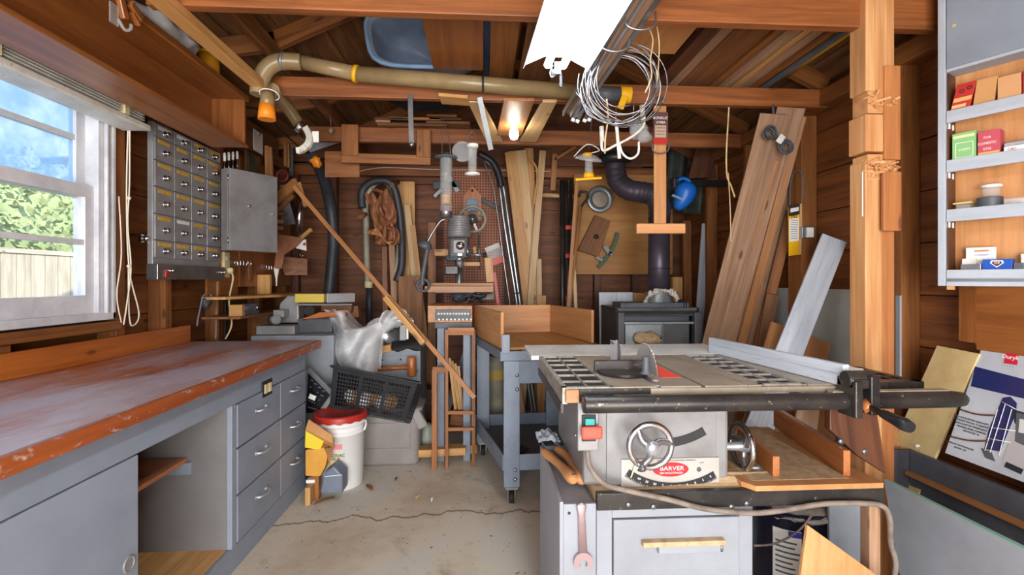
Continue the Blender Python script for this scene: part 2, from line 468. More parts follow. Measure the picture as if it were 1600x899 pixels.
def mk_floor():
    m, nt, b = newmat('stained_concrete')
    tc = N(nt, 'ShaderNodeTexCoord'); g = tc.outputs['Object']
    n1 = noise(nt, g, 1.4, 7, .62)
    c = ramp(nt, n1, [(.34, hexc('b8a48c')), (.5, hexc('cfc2ae')), (.66, hexc('c8c6be'))])
    n2 = noise(nt, g, 3.5, 8, .7, .4)
    c = mixc(nt, ramp(nt, n2, [(.56, (0, 0, 0, 1)), (.72, (.6, .6, .6, 1))]), c, hexc('8c7456'))
    n3 = noise(nt, g, 38, 3, .5)
    c = mixc(nt, ramp(nt, n3, [(.68, (0, 0, 0, 1)), (.72, (.85, .85, .85, 1))]), c, hexc('5c4a38'))
    n5 = noise(nt, g, 22, 3, .5)
    c = mixc(nt, ramp(nt, n5, [(.74, (0, 0, 0, 1)), (.78, (1, 1, 1, 1))]), c, hexc('c08a5c'))
    # crack wandering across the slab
    sep = N(nt, 'ShaderNodeSeparateXYZ'); nt.links.new(g, sep.inputs[0])
    n6 = noise(nt, vmul(nt, g, (1, 0.01, 1)), 2.2, 5, .6)
    a1 = N(nt, 'ShaderNodeMath', operation='MULTIPLY'); a1.inputs[1].default_value = .5; nt.links.new(n6, a1.inputs[0])
    a2 = N(nt, 'ShaderNodeMath', operation='ADD'); nt.links.new(sep.outputs['Y'], a2.inputs[0]); nt.links.new(a1.outputs[0], a2.inputs[1])
    a3 = N(nt, 'ShaderNodeMath', operation='SUBTRACT'); nt.links.new(a2.outputs[0], a3.inputs[0]); a3.inputs[1].default_value = CRACK + .25
    a4 = N(nt, 'ShaderNodeMath', operation='ABSOLUTE'); nt.links.new(a3.outputs[0], a4.inputs[0])
    c = mixc(nt, ramp(nt, a4.outputs[0], [(.004, (.75, .75, .75, 1)), (.012, (0, 0, 0, 1))]), c, hexc('4c4034'))
    nt.links.new(c, b.inputs['Base Color']); b.inputs['Roughness'].default_value = .75
    bump(nt, b, n2, .15)
    return m
CRACK = 2.68 - 1.35
# ================================================================== SETTING
XL, XR, YB, YF = -1.92, 2.03, 4.80, -2.3
ZP = 2.30
M['floor'] = mk_floor()
struct('floor', MB().box((XL - .1, YF, -.1), (XR + .1, YB + .1, 0)), M['floor']).location
bpy.data.objects['floor'].location = bpy.data.objects['floor'].location
def hplanks(mb, axis, pos, t, a0, a1, z0, z1, h, hole=None, fmax=None):
    """horizontal boards; axis 'x' = wall at x=pos running along y; each board has a hairline gap and a small lap"""
    z = z0; i = 0
    while z < z1 - 1e-4:
        zt = min(z + h, z1)
        segs = [(a0, a1)]
        if hole and zt > hole[2] + .01 and z < hole[3] - .01:
            segs = [(a0, hole[0]), (hole[1], a1)]
        for s0, s1 in segs:
            q0, q1 = s0, s1
            if fmax: q0, q1 = max(s0, fmax(zt)[0]), min(s1, fmax(zt)[1])
            if q1 - q0 < .02: continue
            j = random.uniform(-.004, .004)
            za, zb = z + .004, zt - .002
            if hole:
                za = z + .004; zb = zt - .002
            if axis == 'x':
                mb.box((pos + j, q0, za), (pos + t + j, q1, zb))
            else:
                mb.box((q0, pos + j, za), (q1, pos + t + j, zb))
        z = zt; i += 1
WY0, WY1, WZ0, WZ1 = .85, 2.50, 1.08, 2.18
mb = MB()
hplanks(mb, 'x', XL - .02, .02, YF, YB, 0, WZ0, .216, None)
hplanks(mb, 'x', XL - .02, .02, YF, YB, WZ0, WZ1, .22, (WY0, WY1, WZ0, WZ1))
hplanks(mb, 'x', XL - .02, .02, YF, YB, WZ1, 2.44, .13, None)
mb.box((XL - .045, YF, 0), (XL - .03, WY0, 2.58)); mb.box((XL - .045, WY1, 0), (XL - .03, YB + .03, 2.58)); mb.box((XL - .045, WY0, 0), (XL - .03, WY1, WZ0)); mb.box((XL - .045, WY0, WZ1), (XL - .03, WY1, 2.58))
struct('wall_left', mb, M['wall'])
mb = MB(); hplanks(mb, 'x', XR, .02, YF, YB, 0, 2.40, .24); mb.box((XR + .03, YF, 0), (XR + .045, YB + .03, 2.5))
struct('wall_right', mb, M['wall'])
RX, RZ, SL = .263, 3.22, .48
def gable(z):
    if z <= 2.42: return (-2.2, 2.2)
    d = (RZ - z) / SL + .05
    return (max(-2.2, RX - d), min(2.2, RX + d))
mb = MB(); hplanks(mb, 'y', YB, .02, XL - .06, XR + .06, 0, 2.40, .245); hplanks(mb, 'y', YB, .02, XL, XR, 2.40, 3.22, .205, None, gable)
mb.box((XL - .1, YB + .03, 0), (XR + .1, YB + .045, 2.42)); mb.quad4([(XL - .1, YB + .03, 2.4), (XR + .1, YB + .03, 2.4), (XR + .1, YB + .03, 2.5), (RX, YB + .03, 3.33), (-1.1, YB + .03, 2.67), (XL - .1, YB + .03, 2.54)], .015)
struct('wall_back', mb, M['wallback'])
# unseen front wall; its doorway is left open to admit sky light
mb = MB()
hplanks(mb, 'y', YF, .02, XL, -1.5, 0, 2.1, .24); hplanks(mb, 'y', YF, .02, 1.5, XR, 0, 2.1, .24)
hplanks(mb, 'y', YF, .02, XL, XR, 2.1, 2.4, .15); hplanks(mb, 'y', YF, .02, XL, XR, 2.40, 3.22, .205, None, gable)
struct('wall_front', mb, M['wall'])
# roof sheathing boards, running along the building
mb = MB()
def roofz(x):
    if x < -1.12: return 2.56 + (x + 1.12) * .16
    if x < RX: return 2.56 + (x + 1.12) * SL
    return RZ - (x - RX) * SL
xs = [-2.1, -1.86, -1.62, -1.38, -1.12]
xs += [-1.12 + (RX + 1.12) * i / 7 for i in range(1, 8)]
xs += [RX + (2.12 - RX) * i / 9 for i in range(1, 10)]
for a, b in zip(xs, xs[1:]):
    za, zb = roofz(a + 1e-6) if a != -1.12 else 2.56, roofz(b)
    d = V((b - a, 0, zb - za)).normalized() * .003
    A, B = V((a, 0, za)) + d, V((b, 0, zb)) - d
    n = V((-d.z, 0, d.x)).normalized() * .02
    vs = []
    for y in (YF - .1, YB + .1):
        for q in (A, B, B + n, A + n): vs.append(V((q.x, y, q.z + .09)))
    gs = [(q.y, q.x, q.z) for q in vs]
    mb.add(vs, [(0, 1, 2, 3), (7, 6, 5, 4), (0, 4, 5, 1), (1, 5, 6, 2), (2, 6, 7, 3), (3, 7, 4, 0)], gs)
# outer roofing skin so no sky shows through the gaps
for a, b in ((-2.1, -1.12), (-1.12, RX), (RX, 2.12)):
    mb.quad4([(a, YF - .1, roofz(a) + .125), (b, YF - .1, roofz(b - 1e-6) + .125), (b, YB + .1, roofz(b - 1e-6) + .125), (a, YB + .1, roofz(a) + .125)], .01)
struct('ceiling', mb, M['roof'])
# rafters
JY = [-.62, .22, 1.05, 1.886, 2.71, 3.57, 4.40]
for y in JY:
    yy = y + .05
    for a, b in (((-1.95, 2.43), (-1.14, 2.555)), ((-1.16, 2.55), (RX, RZ + .01)), ((RX, RZ + .01), (2.02, roofz(2.02) + .01))):
        A, B = V((a[0], yy, a[1] + .035)), V((b[0], yy, b[1] + .035))
        struct('rafter', MB().bar(A, B, .10, .042, (0, -1, 0)), M['stud'] if y > 2 else M['mid'], .003)
struct('ridge_board', MB().box((RX - .015, YF, RZ - .12), (RX + .015, YB, RZ + .05)), M['mid'])
# purlins on the left
struct('roof_purlin', MB().box((-1.16, YF, 2.47), (-1.12, YB, 2.56)), M['mid'], .003)
struct('roof_purlin', MB().box((-1.165, YF, 2.24), (-1.105, 2.66, 2.285)), M['pine'], .003)
# ceiling joists
for i, y in enumerate(JY[:6]):
    h = .15 if i <= 3 else .105
    zb = 2.265 if i > 3 else 2.285
    mb = MB().bar((-1.24, y, zb + h / 2), (1.98 if i < 5 else 1.95, y, zb + h / 2 - (.0 if i != 4 else .0)), h, .045, (0, -1, 0))
    struct('ceiling_joist', mb, M['joist'], .004)
# wall plates
struct('wall_plate', MB().box((1.93, YF + .03, 2.27), (2.02, YB, 2.36)), M['stud'], .003)
struct('wall_plate', MB().box((-1.91, YF + .03, 2.29), (-1.82, YB, 2.38)), M['mid'], .003)
struct('wall_plate', MB().box((-1.82, 4.70, 2.27), (1.92, 4.79, 2.36)), M['joist'], .003)
# right wall studs
for y, w in ((.25, .05), (.9, .05), (1.55, .05), (2.17, .055), (2.87, .055), (3.5, .045), (4.12, .045)):
    struct('wall_stud', MB().box((1.935, y - w / 2, 0), (2.025, y + w / 2, 2.27)), M['stud'], .003)
# extra board nailed beside the stud at the right
struct('wall_stud', MB().box((1.90, 2.80, .95), (1.934, 2.93, 2.20)), M['stud'], .003)
# left wall studs: below the window they are short
for y, z0, z1 in ((.2, 0, 2.28), (.8, 0, 2.28), (1.35, 0, 1.02), (1.96, 0, 1.02), (2.56, 0, 2.28), (2.93, 0, 2.28), (3.5, 0, 2.28), (4.1, 0, 2.28), (4.62, 0, 2.28)):
    struct('wall_stud', MB().box((-1.915, y - .03, z0), (-1.82, y + .03, z1)), M['stud'], .003)
struct('window_header', MB().box((-1.915, WY0 - .05, 2.18), (-1.81, WY1 + .03, 2.285)), M['stud'], .003)
struct('window_sill', MB().box((-1.915, WY0 - .05, 1.025), (-1.79, WY1 + .03, 1.07)), M['stud'], .004)
# back wall studs
for x in (-1.78, -1.42, .18, .42, 1.12, 1.5):
    struct('wall_stud', MB().box((x - .03, 4.715, 0), (x + .03, 4.795, 2.27)), M['dark'], .003)
for a, b in (((-1.0, 2.70), (-.2, 3.05)),):
    struct('gable_brace', MB().bar((a[0], 4.74, a[1]), (b[0], 4.74, b[1]), .09, .04), M['stud'])

M['stud2'] = wood('orange_split_wood', 'cc8a50', '9c5c30', .55, 1, True, vary=.05)
# the split post at the right, on the joist line
t = thing('support_post', 'pale split timber post with splintered breaks, standing before the right wall', 'post', (1.46, 1.88, 0))
px0, px1, py0 = 1.475, 1.60, 1.88
mb = MB()
a = p(1354, 400, 1.84).x; b_ = p(1402, 400, 1.84).x; c_ = (a * .45 + b_ * .55)
mb.box((a, 1.845, 0), (c_, 1.93, 1.745))
mb.box((c_ + .001, 1.852, 0), (b_, 1.93, 1.735), 1)
mb.build('post_lower', [M['post'], M['stud2']], t, .004)
mb = MB()
zt = 2.40
mb.box((a - .008, 1.835, p(0, 215, 1.84).z + .0), (c_ - .004, 1.925, p(0, 150, 1.84).z))
mb.box((c_ - .003, 1.83, p(0, 228, 1.83).z), (b_ + .006, 1.92, 2.12), 1)
mb.build('post_middle', [M['post'], M['stud2']], t, .003)
mb = MB(); mb.box((a - .008, 1.833, p(0, 110, 1.84).z), (a + .03, 1.92, zt)); mb.box((a + .031, 1.84, p(0, 145, 1.84).z), (c_ + .016, 1.92, zt)); mb.box((c_ + .017, 1.85, 2.0), (b_ - .003, 1.92, zt))
mb.build('post_upper', M['post'], t, .003)
mb = MB()
mb.box((c_ - .02, 1.815, p(0, 352, 1.81).z), (b_ - .004, 1.83, p(0, 248, 1.81).z)); mb.build('nailed_strip', M['stud2'], t, .003)
for zc, n in ((p(0, 124, 1.83).z, 22), (p(0, 240, 1.83).z, 46)):
    mb = MB()
    for i in range(n):
        x = random.uniform(a + .012, b_ - .012); z = zc + random.uniform(-.03, .03)
        d = V((random.uniform(-.03, .03), random.uniform(-.012, .0), random.uniform(-.012, .012)))
        q = V((x, 1.838 - random.uniform(0, .012), z))
        mb.bar(q - d, q + d, random.uniform(.004, .010), .002, (random.uniform(-.5, .5), -1, random.uniform(-.5, .5)))
    mb.box((a + .006, 1.842, zc - .05), (b_ - .006, 1.92, zc + .05))
    mb.build('splinters', M['post'], t)

# ================================================================== WINDOW
w = thing('window_1', None, None, (-1.86, 1.68, WZ0), kind='structure')
# casing
mb = MB()
mb.box((-1.93, WY1 - .09, WZ0), (-1.815, WY1 - .02, WZ1)); mb.box((-1.93, WY1 - .02, WZ0), (-1.80, WY1 + .0, WZ1))
mb.box((-1.93, WY0, WZ0), (-1.815, WY0 + .07, WZ1)); mb.box((-1.93, WY0, WZ1 - .05), (-1.815, WY1, WZ1)); mb.box((-1.93, WY0, WZ0), (-1.80, WY1, WZ0 + .035))
mb.box((-1.812, WY1 - .062, WZ0 + .03), (-1.795, WY1 - .048, WZ1 - .06))
mb.build('window_frame', M['winpaint'], w, .003)
y0, y1 = WY0 + .07, WY1 - .09
def sash(x0, x1, z0, z1, bot, top, mz, name):
    mb = MB()
    mb.box((x0, y0, z0), (x1, y1, z0 + bot)); mb.box((x0, y0, z1 - top), (x1, y1, z1))
    mb.box((x0, y0, z0 + bot), (x1, y0 + .05, z1 - top)); mb.box((x0, y1 - .05, z0 + bot), (x1, y1, z1 - top))
    mb.box((x0 + .005, y0 + .05, mz - .012), (x1 - .005, y1 - .05, mz + .012))
    mb.build(name, M['winpaint'], w)
sash(-1.87, -1.835, 1.115, 1.71, .085, .055, 1.445, 'lower_sash')
sash(-1.91, -1.875, 1.655, 2.13, .055, .05, 1.93, 'upper_sash')
MB().box((-1.855, y0 + .04, 1.19), (-1.851, y1 - .04, 1.67)).build('lower_glass', M['glass'], w)
MB().box((-1.894, y0 + .04, 1.70), (-1.890, y1 - .04, 2.10)).build('upper_glass', M['dirty'], w)
lk = MB().box((-1.868, 1.74, 1.710), (-1.84, 1.80, 1.722)); lk.bar((-1.855, 1.70, 1.728), (-1.850, 1.80, 1.732), .016, .008, (0, 0, 1)); lk.build('sash_lock', M['blackmetal'], w, .002)
# blind
t = thing('window_blind', 'old cream venetian blind pulled up into a bundle above the window', 'blind', (-1.74, 1.65, 2.02))
mb = MB().box((-1.79, .7, 2.125), (-1.68, 2.52, 2.175)); mb.build('head_rail', M['cream'], t, .003)
mb = MB()
for i in range(5): mb.box((-1.785, .72, 2.055 + i * .0125), (-1.665, 2.5, 2.059 + i * .0125))
mb.build('slat_bundle', M['offwhite'], t)
MB().box((-1.795, .7, 2.015), (-1.66, 2.54, 2.045)).build('bottom_rail', M['offwhite'], t, .006)
for y in (.95, 1.75, 2.36): MB().box((-1.70, y, 2.046), (-1.658, y + .03, 2.125)).build('ladder_tape', M['cream'], t)
# cords of the blind
mb = MB()
mb.tube([(-1.76, 2.535, 2.10), (-1.765, 2.54, 1.75), (-1.77, 2.535, 1.55), (-1.765, 2.55, 1.33), (-1.765, 2.52, 1.14), (-1.765, 2.5, 1.05)], .0035)
mb.tube([(-1.77, 2.54, 2.08), (-1.772, 2.53, 1.7), (-1.77, 2.545, 1.33), (-1.76, 2.60, 1.10), (-1.765, 2.56, 1.04), (-1.77, 2.545, 1.1), (-1.77, 2.54, 1.33)], .0035)
mb.tube([(-1.78, 2.49, 1.68), (-1.775, 2.5, 1.4), (-1.775, 2.47, 1.2), (-1.775, 2.50, 1.06)], .003)
for z in (1.68, 1.34): mb.ball((-1.768, 2.54, z), .010)
one('blind_cord', 'knotted white blind cord hanging beside the window casing', 'cord', mb, M['whitecord'])
# outdoors
struct('ground', MB().box((-30, -12, -.3), (-2.0, 40, -.12)), plain('grass_ground', '5c7040', .9))
struct('bounce_slab', MB().box((-6, -14, -.12), (8, YF - .01, -.02)), plain('bounce_concrete', 'b8b2a8', .9))  # unseen slab, added to bounce daylight in through the doorway
M['fencew'] = wood('weathered_fence', 'd8cdb8', 'a89c86', .8, .5, True, vary=.05)
t = thing('garden_fence', 'tall weathered board fence outside the window', 'fence', (-6, 8, -.12))
mb = MB()
for i in range(80):
    y = 1.5 + i * .205
    mb.box((-6.02, y, -.1), (-5.995, y + .197, 1.66 + random.uniform(-.01, .01)))
mb.build('fence_boards', M['fencew'], t)
MB().box((-6.06, 1.5, 1.62), (-5.98, 18, 1.68)).build('top_rail', M['fencew'], t)
for y in (5.6, 8.6, 11.6): MB().box((-6.12, y, -.1), (-6.02, y + .1, 1.8)).build('fence_post', M['fencew'], t)
M['leaf'] = paint('hedge_leaves', '9cac74', '5e7444', .6, 3, .9, spots='d0a060')
def crown(c, r, n, sc=.09):
    mb = MB()
    for i in range(n):
        d = V((random.gauss(0, 1), random.gauss(0, 1), random.gauss(0, 1))).normalized()
        rr = random.uniform(.75, 1.05) * (1 + .25 * mnoise.noise(d * 3))
        q = V(c) + V((d.x * r[0], d.y * r[1], d.z * r[2])) * rr
        u = V((random.gauss(0, 1), random.gauss(0, 1), random.gauss(0, 1))).normalized(); v = u.orthogonal().normalized()
        s = random.uniform(.5, 1.1) * sc
        mb.add([q - u * s, q + v * s * .5, q + u * s, q - v * s * .5], [(0, 1, 2, 3)])
    mb.ball(c, 1, 0, r[0] * .8, r[1] * .8, r[2] * .8, 14, .3)
    return mb
for k, (c, r, lab) in enumerate((((-8.2, 8.9, 1.9), (1.3, 1.7, 1.5), 'bushy tree outside, behind the left part of the fence'),
                                ((-8.6, 13.4, 2.1), (1.5, 2.3, 1.7), 'bushy tree outside, nearest the neighbouring blue wall'),
                                ((-8.0, 4.6, 2.0), (1.3, 1.6, 1.5), 'bushy tree outside, nearest the camera end of the fence'))):
    t = thing('garden_tree', lab, 'tree', (c[0], c[1], -.12), 'trees behind the fence')
    crown(c, r, 3500).build('foliage', M['leaf'], t)
    MB().cyl((c[0], c[1], -.12), (c[0], c[1], 1.2), .12, .08, 8).build('trunk', M['dark'], t)
t = thing('neighbouring_shed', 'pale blue clapboard shed wall standing just outside the window', 'shed', (-4, 5.4, -.12))
M['shed'] = paint('pale_blue_siding', 'a8c8e8', '90b4dc', .6, 12, .7, spots='d8e8f8')
xa = p(137, 400, 5.2).x
mb = MB()
for i in range(14): mb.bar((xa, 5.2, -.02 + i * .19), (xa + 2.1, 5.2, -.02 + i * .19), .2, .02, (0, -1, -.12))
mb.build('siding', M['shed'], t); MB().box((xa - .02, 5.16, -.12), (xa + .10, 5.24, 2.6)).build('corner_board', M['winpaint'], t)
MB().box((xa, 5.22, -.12), (xa + 2.1, 7.2, 2.55)).build('shed_body', M['shed'], t)
MB().quad4([(xa - .25, 4.95, 2.45), (xa + 2.15, 4.95, 2.45), (xa + 2.15, 7.3, 3.2), (xa - .25, 7.3, 3.2)], .06).build('roof', M['dgrey'], t)
# ================================================================== WORKBENCH (left)
BY0, BY1 = -.25, 3.14
XBK, XE = -1.81, -1.02        # back of the top, front edge of the top
XF = -1.085                    # bench front face
t = thing('workbench', 'long grey painted workbench with worn reddish wooden top, under the window', 'workbench', (-1.4, 1.4, 0))
MB().box((XBK, BY0, .855), (XE - .022, BY1 - .02, .890)).build('worktop', M['top'], t, .003)
mb = MB().box((XE - .021, BY0, .845), (XE, BY1, .891)); mb.box((XBK, BY1 - .019, .845), (XE - .022, BY1, .8905))
mb.build('edge_strip', M['edge'], t, .003)
MB().box((XBK, BY0, .891), (XBK + .022, BY1 - .05, .995)).build('backsplash', M['splash'], t, .003)
# carcass
zap = .725                      # bottom of the apron
mb = MB()
mb.box((XF - .02, BY0, zap), (XF, BY1 - .1, .845))                 # apron
mb.build('apron', M['bench'], t, .002)
yo0, yo1 = pX(215, 700, XF).y, pX(362, 700, XF).y                  # knee opening
mb = MB()
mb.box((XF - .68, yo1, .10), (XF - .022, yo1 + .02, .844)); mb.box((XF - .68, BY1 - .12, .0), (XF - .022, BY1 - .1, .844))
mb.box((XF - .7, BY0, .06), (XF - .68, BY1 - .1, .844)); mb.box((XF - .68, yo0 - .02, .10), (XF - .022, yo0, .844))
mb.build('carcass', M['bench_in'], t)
MB().box((XF - .68, BY0, .085), (XF - .022, BY1 - .12, .105)).build('bottom_shelf', M['pine'], t)
MB().box((XF - .02, BY0, 0), (XF, BY1 - .1, .104)).build('plinth', M['bench'], t, .002)
MB().box((XF - .02, yo1 - .004, .105), (XF + .003, yo1 + .035, zap)).build('stile', M['bench'], t, .002)
# cleat and loose shelf in the knee hole
MB().box((XF - .50, yo1 - .022, .44), (XF - .16, yo1 - .001, .49)).build('cleat', M['bench'], t, .002)
MB().bar((XF - .33, .3, .495), (XF - .33, yo1 - .01, .50), .30, .018, (0, 0, 1)).build('loose_shelf', M['orange'], t, .002)
# sliding door
d = MB().box((XF - .018, BY0, .11), (XF + .002, yo0, zap - .004)).build('sliding_door', M['bench'], t, .002)
c = pX(200, 882, XF)
mb = MB().torus((XF + .003, c.y, c.z), .022, .004, (1, 0, 0)); mb.cyl((XF + .001, c.y, c.z), (XF + .0035, c.y, c.z), .02); mb.build('finger_pull', M['gunmetal'], d)
# drawers
yd0 = yo1 + .04; yd1 = BY1 - .11; ym = pX(436, 650, XF).y
for (a, b) in ((yd0, ym), (ym + .008, yd1)):
    zs = [.108, .108 + (zap - .108) * .345, .108 + (zap - .108) * .68, zap + .0]
    for k in range(3):
        dr = MB().box((XF - .016, a, zs[k] + .004), (XF + .006, b, zs[k + 1] - .004)).build('drawer', M['bench'], t, .003)
        yc = (a + b) / 2; zc = (zs[k] + zs[k + 1]) / 2 + .02; x = XF + .006
        mb = MB().tube([(x, yc - .05, zc), (x + .022, yc - .042, zc), (x + .03, yc, zc - .002), (x + .022, yc + .042, zc), (x, yc + .05, zc)], .0065)
        mb.cyl((x, yc - .05, zc), (x + .004, yc - .05, zc), .011); mb.cyl((x, yc + .05, zc), (x + .004, yc + .05, zc), .011)
        mb.build('handle', M['alu'], dr)
# outlet in the apron
o = pX(416, 608, XF)
pl = MB().box((XF + .001, o.y - .055, o.z - .035), (XF + .007, o.y + .055, o.z + .045)).build('outlet_plate', M['ink'], t, .002)
for s in (-.022, .022):
    MB().box((XF + .007, o.y + s - .016, o.z - .018), (XF + .012, o.y + s + .016, o.z + .028)).build('outlet', M['cream'], pl, .002)

# ================================================================== LEFT WALL
# long open-fronted wooden cabinet hung over the window
t = thing('wall_cabinet', 'long open-fronted varnished wooden cabinet hung high above the window', 'cabinet', (-1.55, 1.5, 2.05))
ya, yb = .2, pX(385, 200, -1.4).y
zb_, zt_ = pX(385, 231, -1.4).z, pX(385, 152, -1.4).z
xb_ = -1.60
MB().box((xb_, ya, zb_), (-1.40, yb, zb_ + .02)).build('bottom_board', M['cab'], t, .002)
MB().box((xb_, ya, zt_ - .02), (-1.40, yb, zt_)).build('top_board', M['cab'], t, .002)
MB().box((xb_, ya, zb_ + .02), (xb_ + .012, yb, zt_ - .02)).build('back_board', M['cab'], t)
MB().box((xb_ + .012, yb - .02, zb_ + .02), (-1.402, yb, zt_ - .02)).build('end_board', M['cab'], t, .002)
MB().box((xb_ + .012, ya, zb_ + .02), (-1.402, ya + .02, zt_ - .02)).build('end_board', M['cab'], t, .002)
MB().box((-1.399, ya, zt_ - .03), (-1.385, yb + .004, zt_ + .004)).build('top_moulding', M['cab'], t, .004)
MB().box((-1.399, ya, zb_ - .004), (-1.389, yb + .004, zb_ + .016)).build('bottom_moulding', M['cab'], t, .003)
# things on top of it
mb = MB()
c = V((-1.47, 2.36, zt_ + .075))
def bagf(u, v):
    a = 2 * PI * v; r = .09 * math.sin(PI * min(max(u, .02), .98)) ** .6
    q = V((r * math.cos(a) * .8, (u - .5) * .42, r * math.sin(a) * .62))
    return c + q * (1 + .35 * mnoise.noise(q * 22))
mb.surf(bagf, 16, 20); one('plastic_bag', 'crumpled clear bag lying on the high cabinet near its far end', 'bag', mb, M['bag'])
ty = 2.72; z = zt_ + .001
t = thing('tin_can', 'yellow cylindrical tin on top of the high cabinet', 'tin', (-1.50, ty, z))
MB().cyl((-1.48, ty, z), (-1.48, ty, z + .13), .052).build('can_body', plain('tin_yellow', 'd8981c', .4), t)
MB().cyl((-1.48, ty, z + .131), (-1.48, ty, z + .145), .054).build('can_lid', M['yellow'], t, .002)
# clear hook and clamp at the top left
h = pX(178, 25, -1.37)
mb = MB().bar(h + V((0, 0, .045)), h + V((0, 0, -.03)), .04, .006, (1, 0, 0)); mb.tube([h + V((0, .02, .0)), h + V((.01, .04, -.03)), h + V((.02, .055, -.02)), h + V((.02, .06, .0))], .006)
one('plastic_hook', 'clear plastic hook fixed near the top of the cabinet front', 'hook', mb, M['clear'])
h = pX(195, 12, -1.37)
mb = MB().bar(h + V((0, -.03, .04)), h + V((0, .0, -.045)), .028, .02, (1, 0, 0)); mb.bar(h + V((.005, .02, .03)), h + V((0, .085, .0)), .03, .02, (1, 0, 0)); mb.bar(h + V((.002, .03, .0)), h + V((0, .075, -.03)), .014, .02, (1, 0, 0))
one('wooden_bracket', 'small carved wooden bracket at the top of the cabinet front', 'bracket', mb, M['orange'], None, .004)

# 24 drawer parts cabinet
XC = -1.778
y0 = pX(242, 300, XC).y; y1 = pX(345, 300, XC).y
rows = [172, 211, 248.5, 290, 333, 374.5, 402.5]
zs = [pX(240, v, XC).z for v in rows]
zs[0] = min(zs[0], 2.13)
t = thing('parts_cabinet', 'grey metal cabinet of twenty-four small labelled drawers on the left wall', 'drawer cabinet', (-1.77, (y0 + y1) / 2, zs[-1] - .05))
MB().box((-1.818, y0, zs[-1] - .035), (XC - .012, y1, zs[0] + .005)).build('cabinet_body', M['drawer'], t, .002)
ma_lab = paint('yellow_label_tape', 'e0b444', 'c0902c', .6, 40, .8, spots='7a5820')
dw = (y1 - y0) / 4
for i in range(6):
    for j in range(4):
        a, b = y0 + j * dw, y0 + (j + 1) * dw
        d = MB().box((XC - .011, a + .003, zs[i + 1] + .003), (XC, b - .003, zs[i] - .003)).build('drawer', M['drawer'], t, .0015)
        hh = zs[i] - zs[i + 1]
        lz = zs[i] - .032
        lm = M['paper'] if (i, j) in ((0, 0), (0, 1), (4, 1)) else ma_lab
        MB().box((XC, a + dw * .16, lz), (XC + .0015, a + dw * random.uniform(.72, .88), lz + .019)).build('label', lm, d)
        kz = zs[i + 1] + hh * .40; ky = (a + b) / 2
        MB().lathe([(0.018, 0), (.018, .003), (.006, .005), (.006, .012), (.013, .016), (.014, .022), (.009, .027), (0, .028)], (XC + .001, ky, kz), (1, 0, 0), 14).build('knob', M['chrome'], d)
zf = pX(240, 437, XC).z
f = MB().box((-1.815, y0 - .012, zf), (XC + .022, y1 + .008, zs[-1] - .036)).build('base_drawer', M['steel'], t, .002)
for yk in (y0 + .09, y1 - .03):
    MB().lathe([(.012, 0), (.012, .004), (.006, .006), (.006, .014), (.012, .02), (0, .026)], (XC + .022, yk, (zf + zs[-1]) / 2 - .01), (1, 0, 0), 12).build('knob', M['chrome'], f)
MB().box((XC + .022, y0 + .045, zf + .012), (XC + .03, y0 + .075, zf + .05)).build('red_sticker', M['red'], f, .002)
# small latch on the casing
h = pX(229, 373, -1.81)
mb = MB().ball(h, .018); mb.cyl(h, h + V((-.03, 0, 0)), .007); mb.box(h + V((-.03, -.02, -.02)), h + V((-.015, .02, .02)))
one('door_knob', 'little chrome knob on the board between window and drawer cabinet', 'knob', mb, M['chrome'])

# grey two-knob cabinet, turned a little to the room
A = p(357, 262, 3.27); A2 = p(357, 391, 3.27); B = p(433, 277, 3.56)
t = thing('metal_cupboard', 'plain grey metal wall cupboard with two small knobs, right of the parts drawers', 'cupboard', ((A.x + B.x) / 2, (A.y + B.y) / 2, A2.z))
zt2, zb2 = (A.z + B.z) / 2, A2.z
u = V((B.x - A.x, B.y - A.y, 0)); L = u.length; u.normalize(); n = V((u.y, -u.x, 0))
if n.y > 0: n = -n
o = V((A.x, A.y, zb2)); H = zt2 - zb2
Z = V((0, 0, 1))
def cbox(x0, x1, d0, d1, z0, z1): return (o + u * ((x0 + x1) / 2) + n * ((d0 + d1) / 2) + Z * ((z0 + z1) / 2), (u, n, Z), (x1 - x0, abs(d1 - d0), z1 - z0))
MB().frame(*cbox(-.0, L, -.085, -.014, 0, H)).build('cupboard_body', M['gunmetal'], t, .002)
d = MB().frame(*cbox(.004, L, -.012, .004, 0.0, H)).build('door', M['gunmetal'], t, .003)
for kx, kz in ((.36, .56), (.86, .50)):
    q = o + u * (L * kx) + n * .004 + Z * (H * kz)
    MB().lathe([(.008, 0), (.005, .004), (.005, .012), (.009, .016), (.007, .022), (0, .023)], q, n, 12).build('knob', M['alu'], d)
for kz in (.12, .88):
    q = o + n * -.004 + Z * (H * kz); MB().cyl(q - Z * .02, q + Z * .02, .005, n=8).build('hinge', M['steel'], t)
MB().box((-1.81, B.y - .14, A.z - .1), (B.x - .10, B.y - .07, A.z - .06)).build('mounting_cleat', M['mid'], t)
MB().box((-1.81, B.y - .14, A2.z + .05), (B.x - .10, B.y - .07, A2.z + .09)).build('mounting_cleat', M['mid'], t)

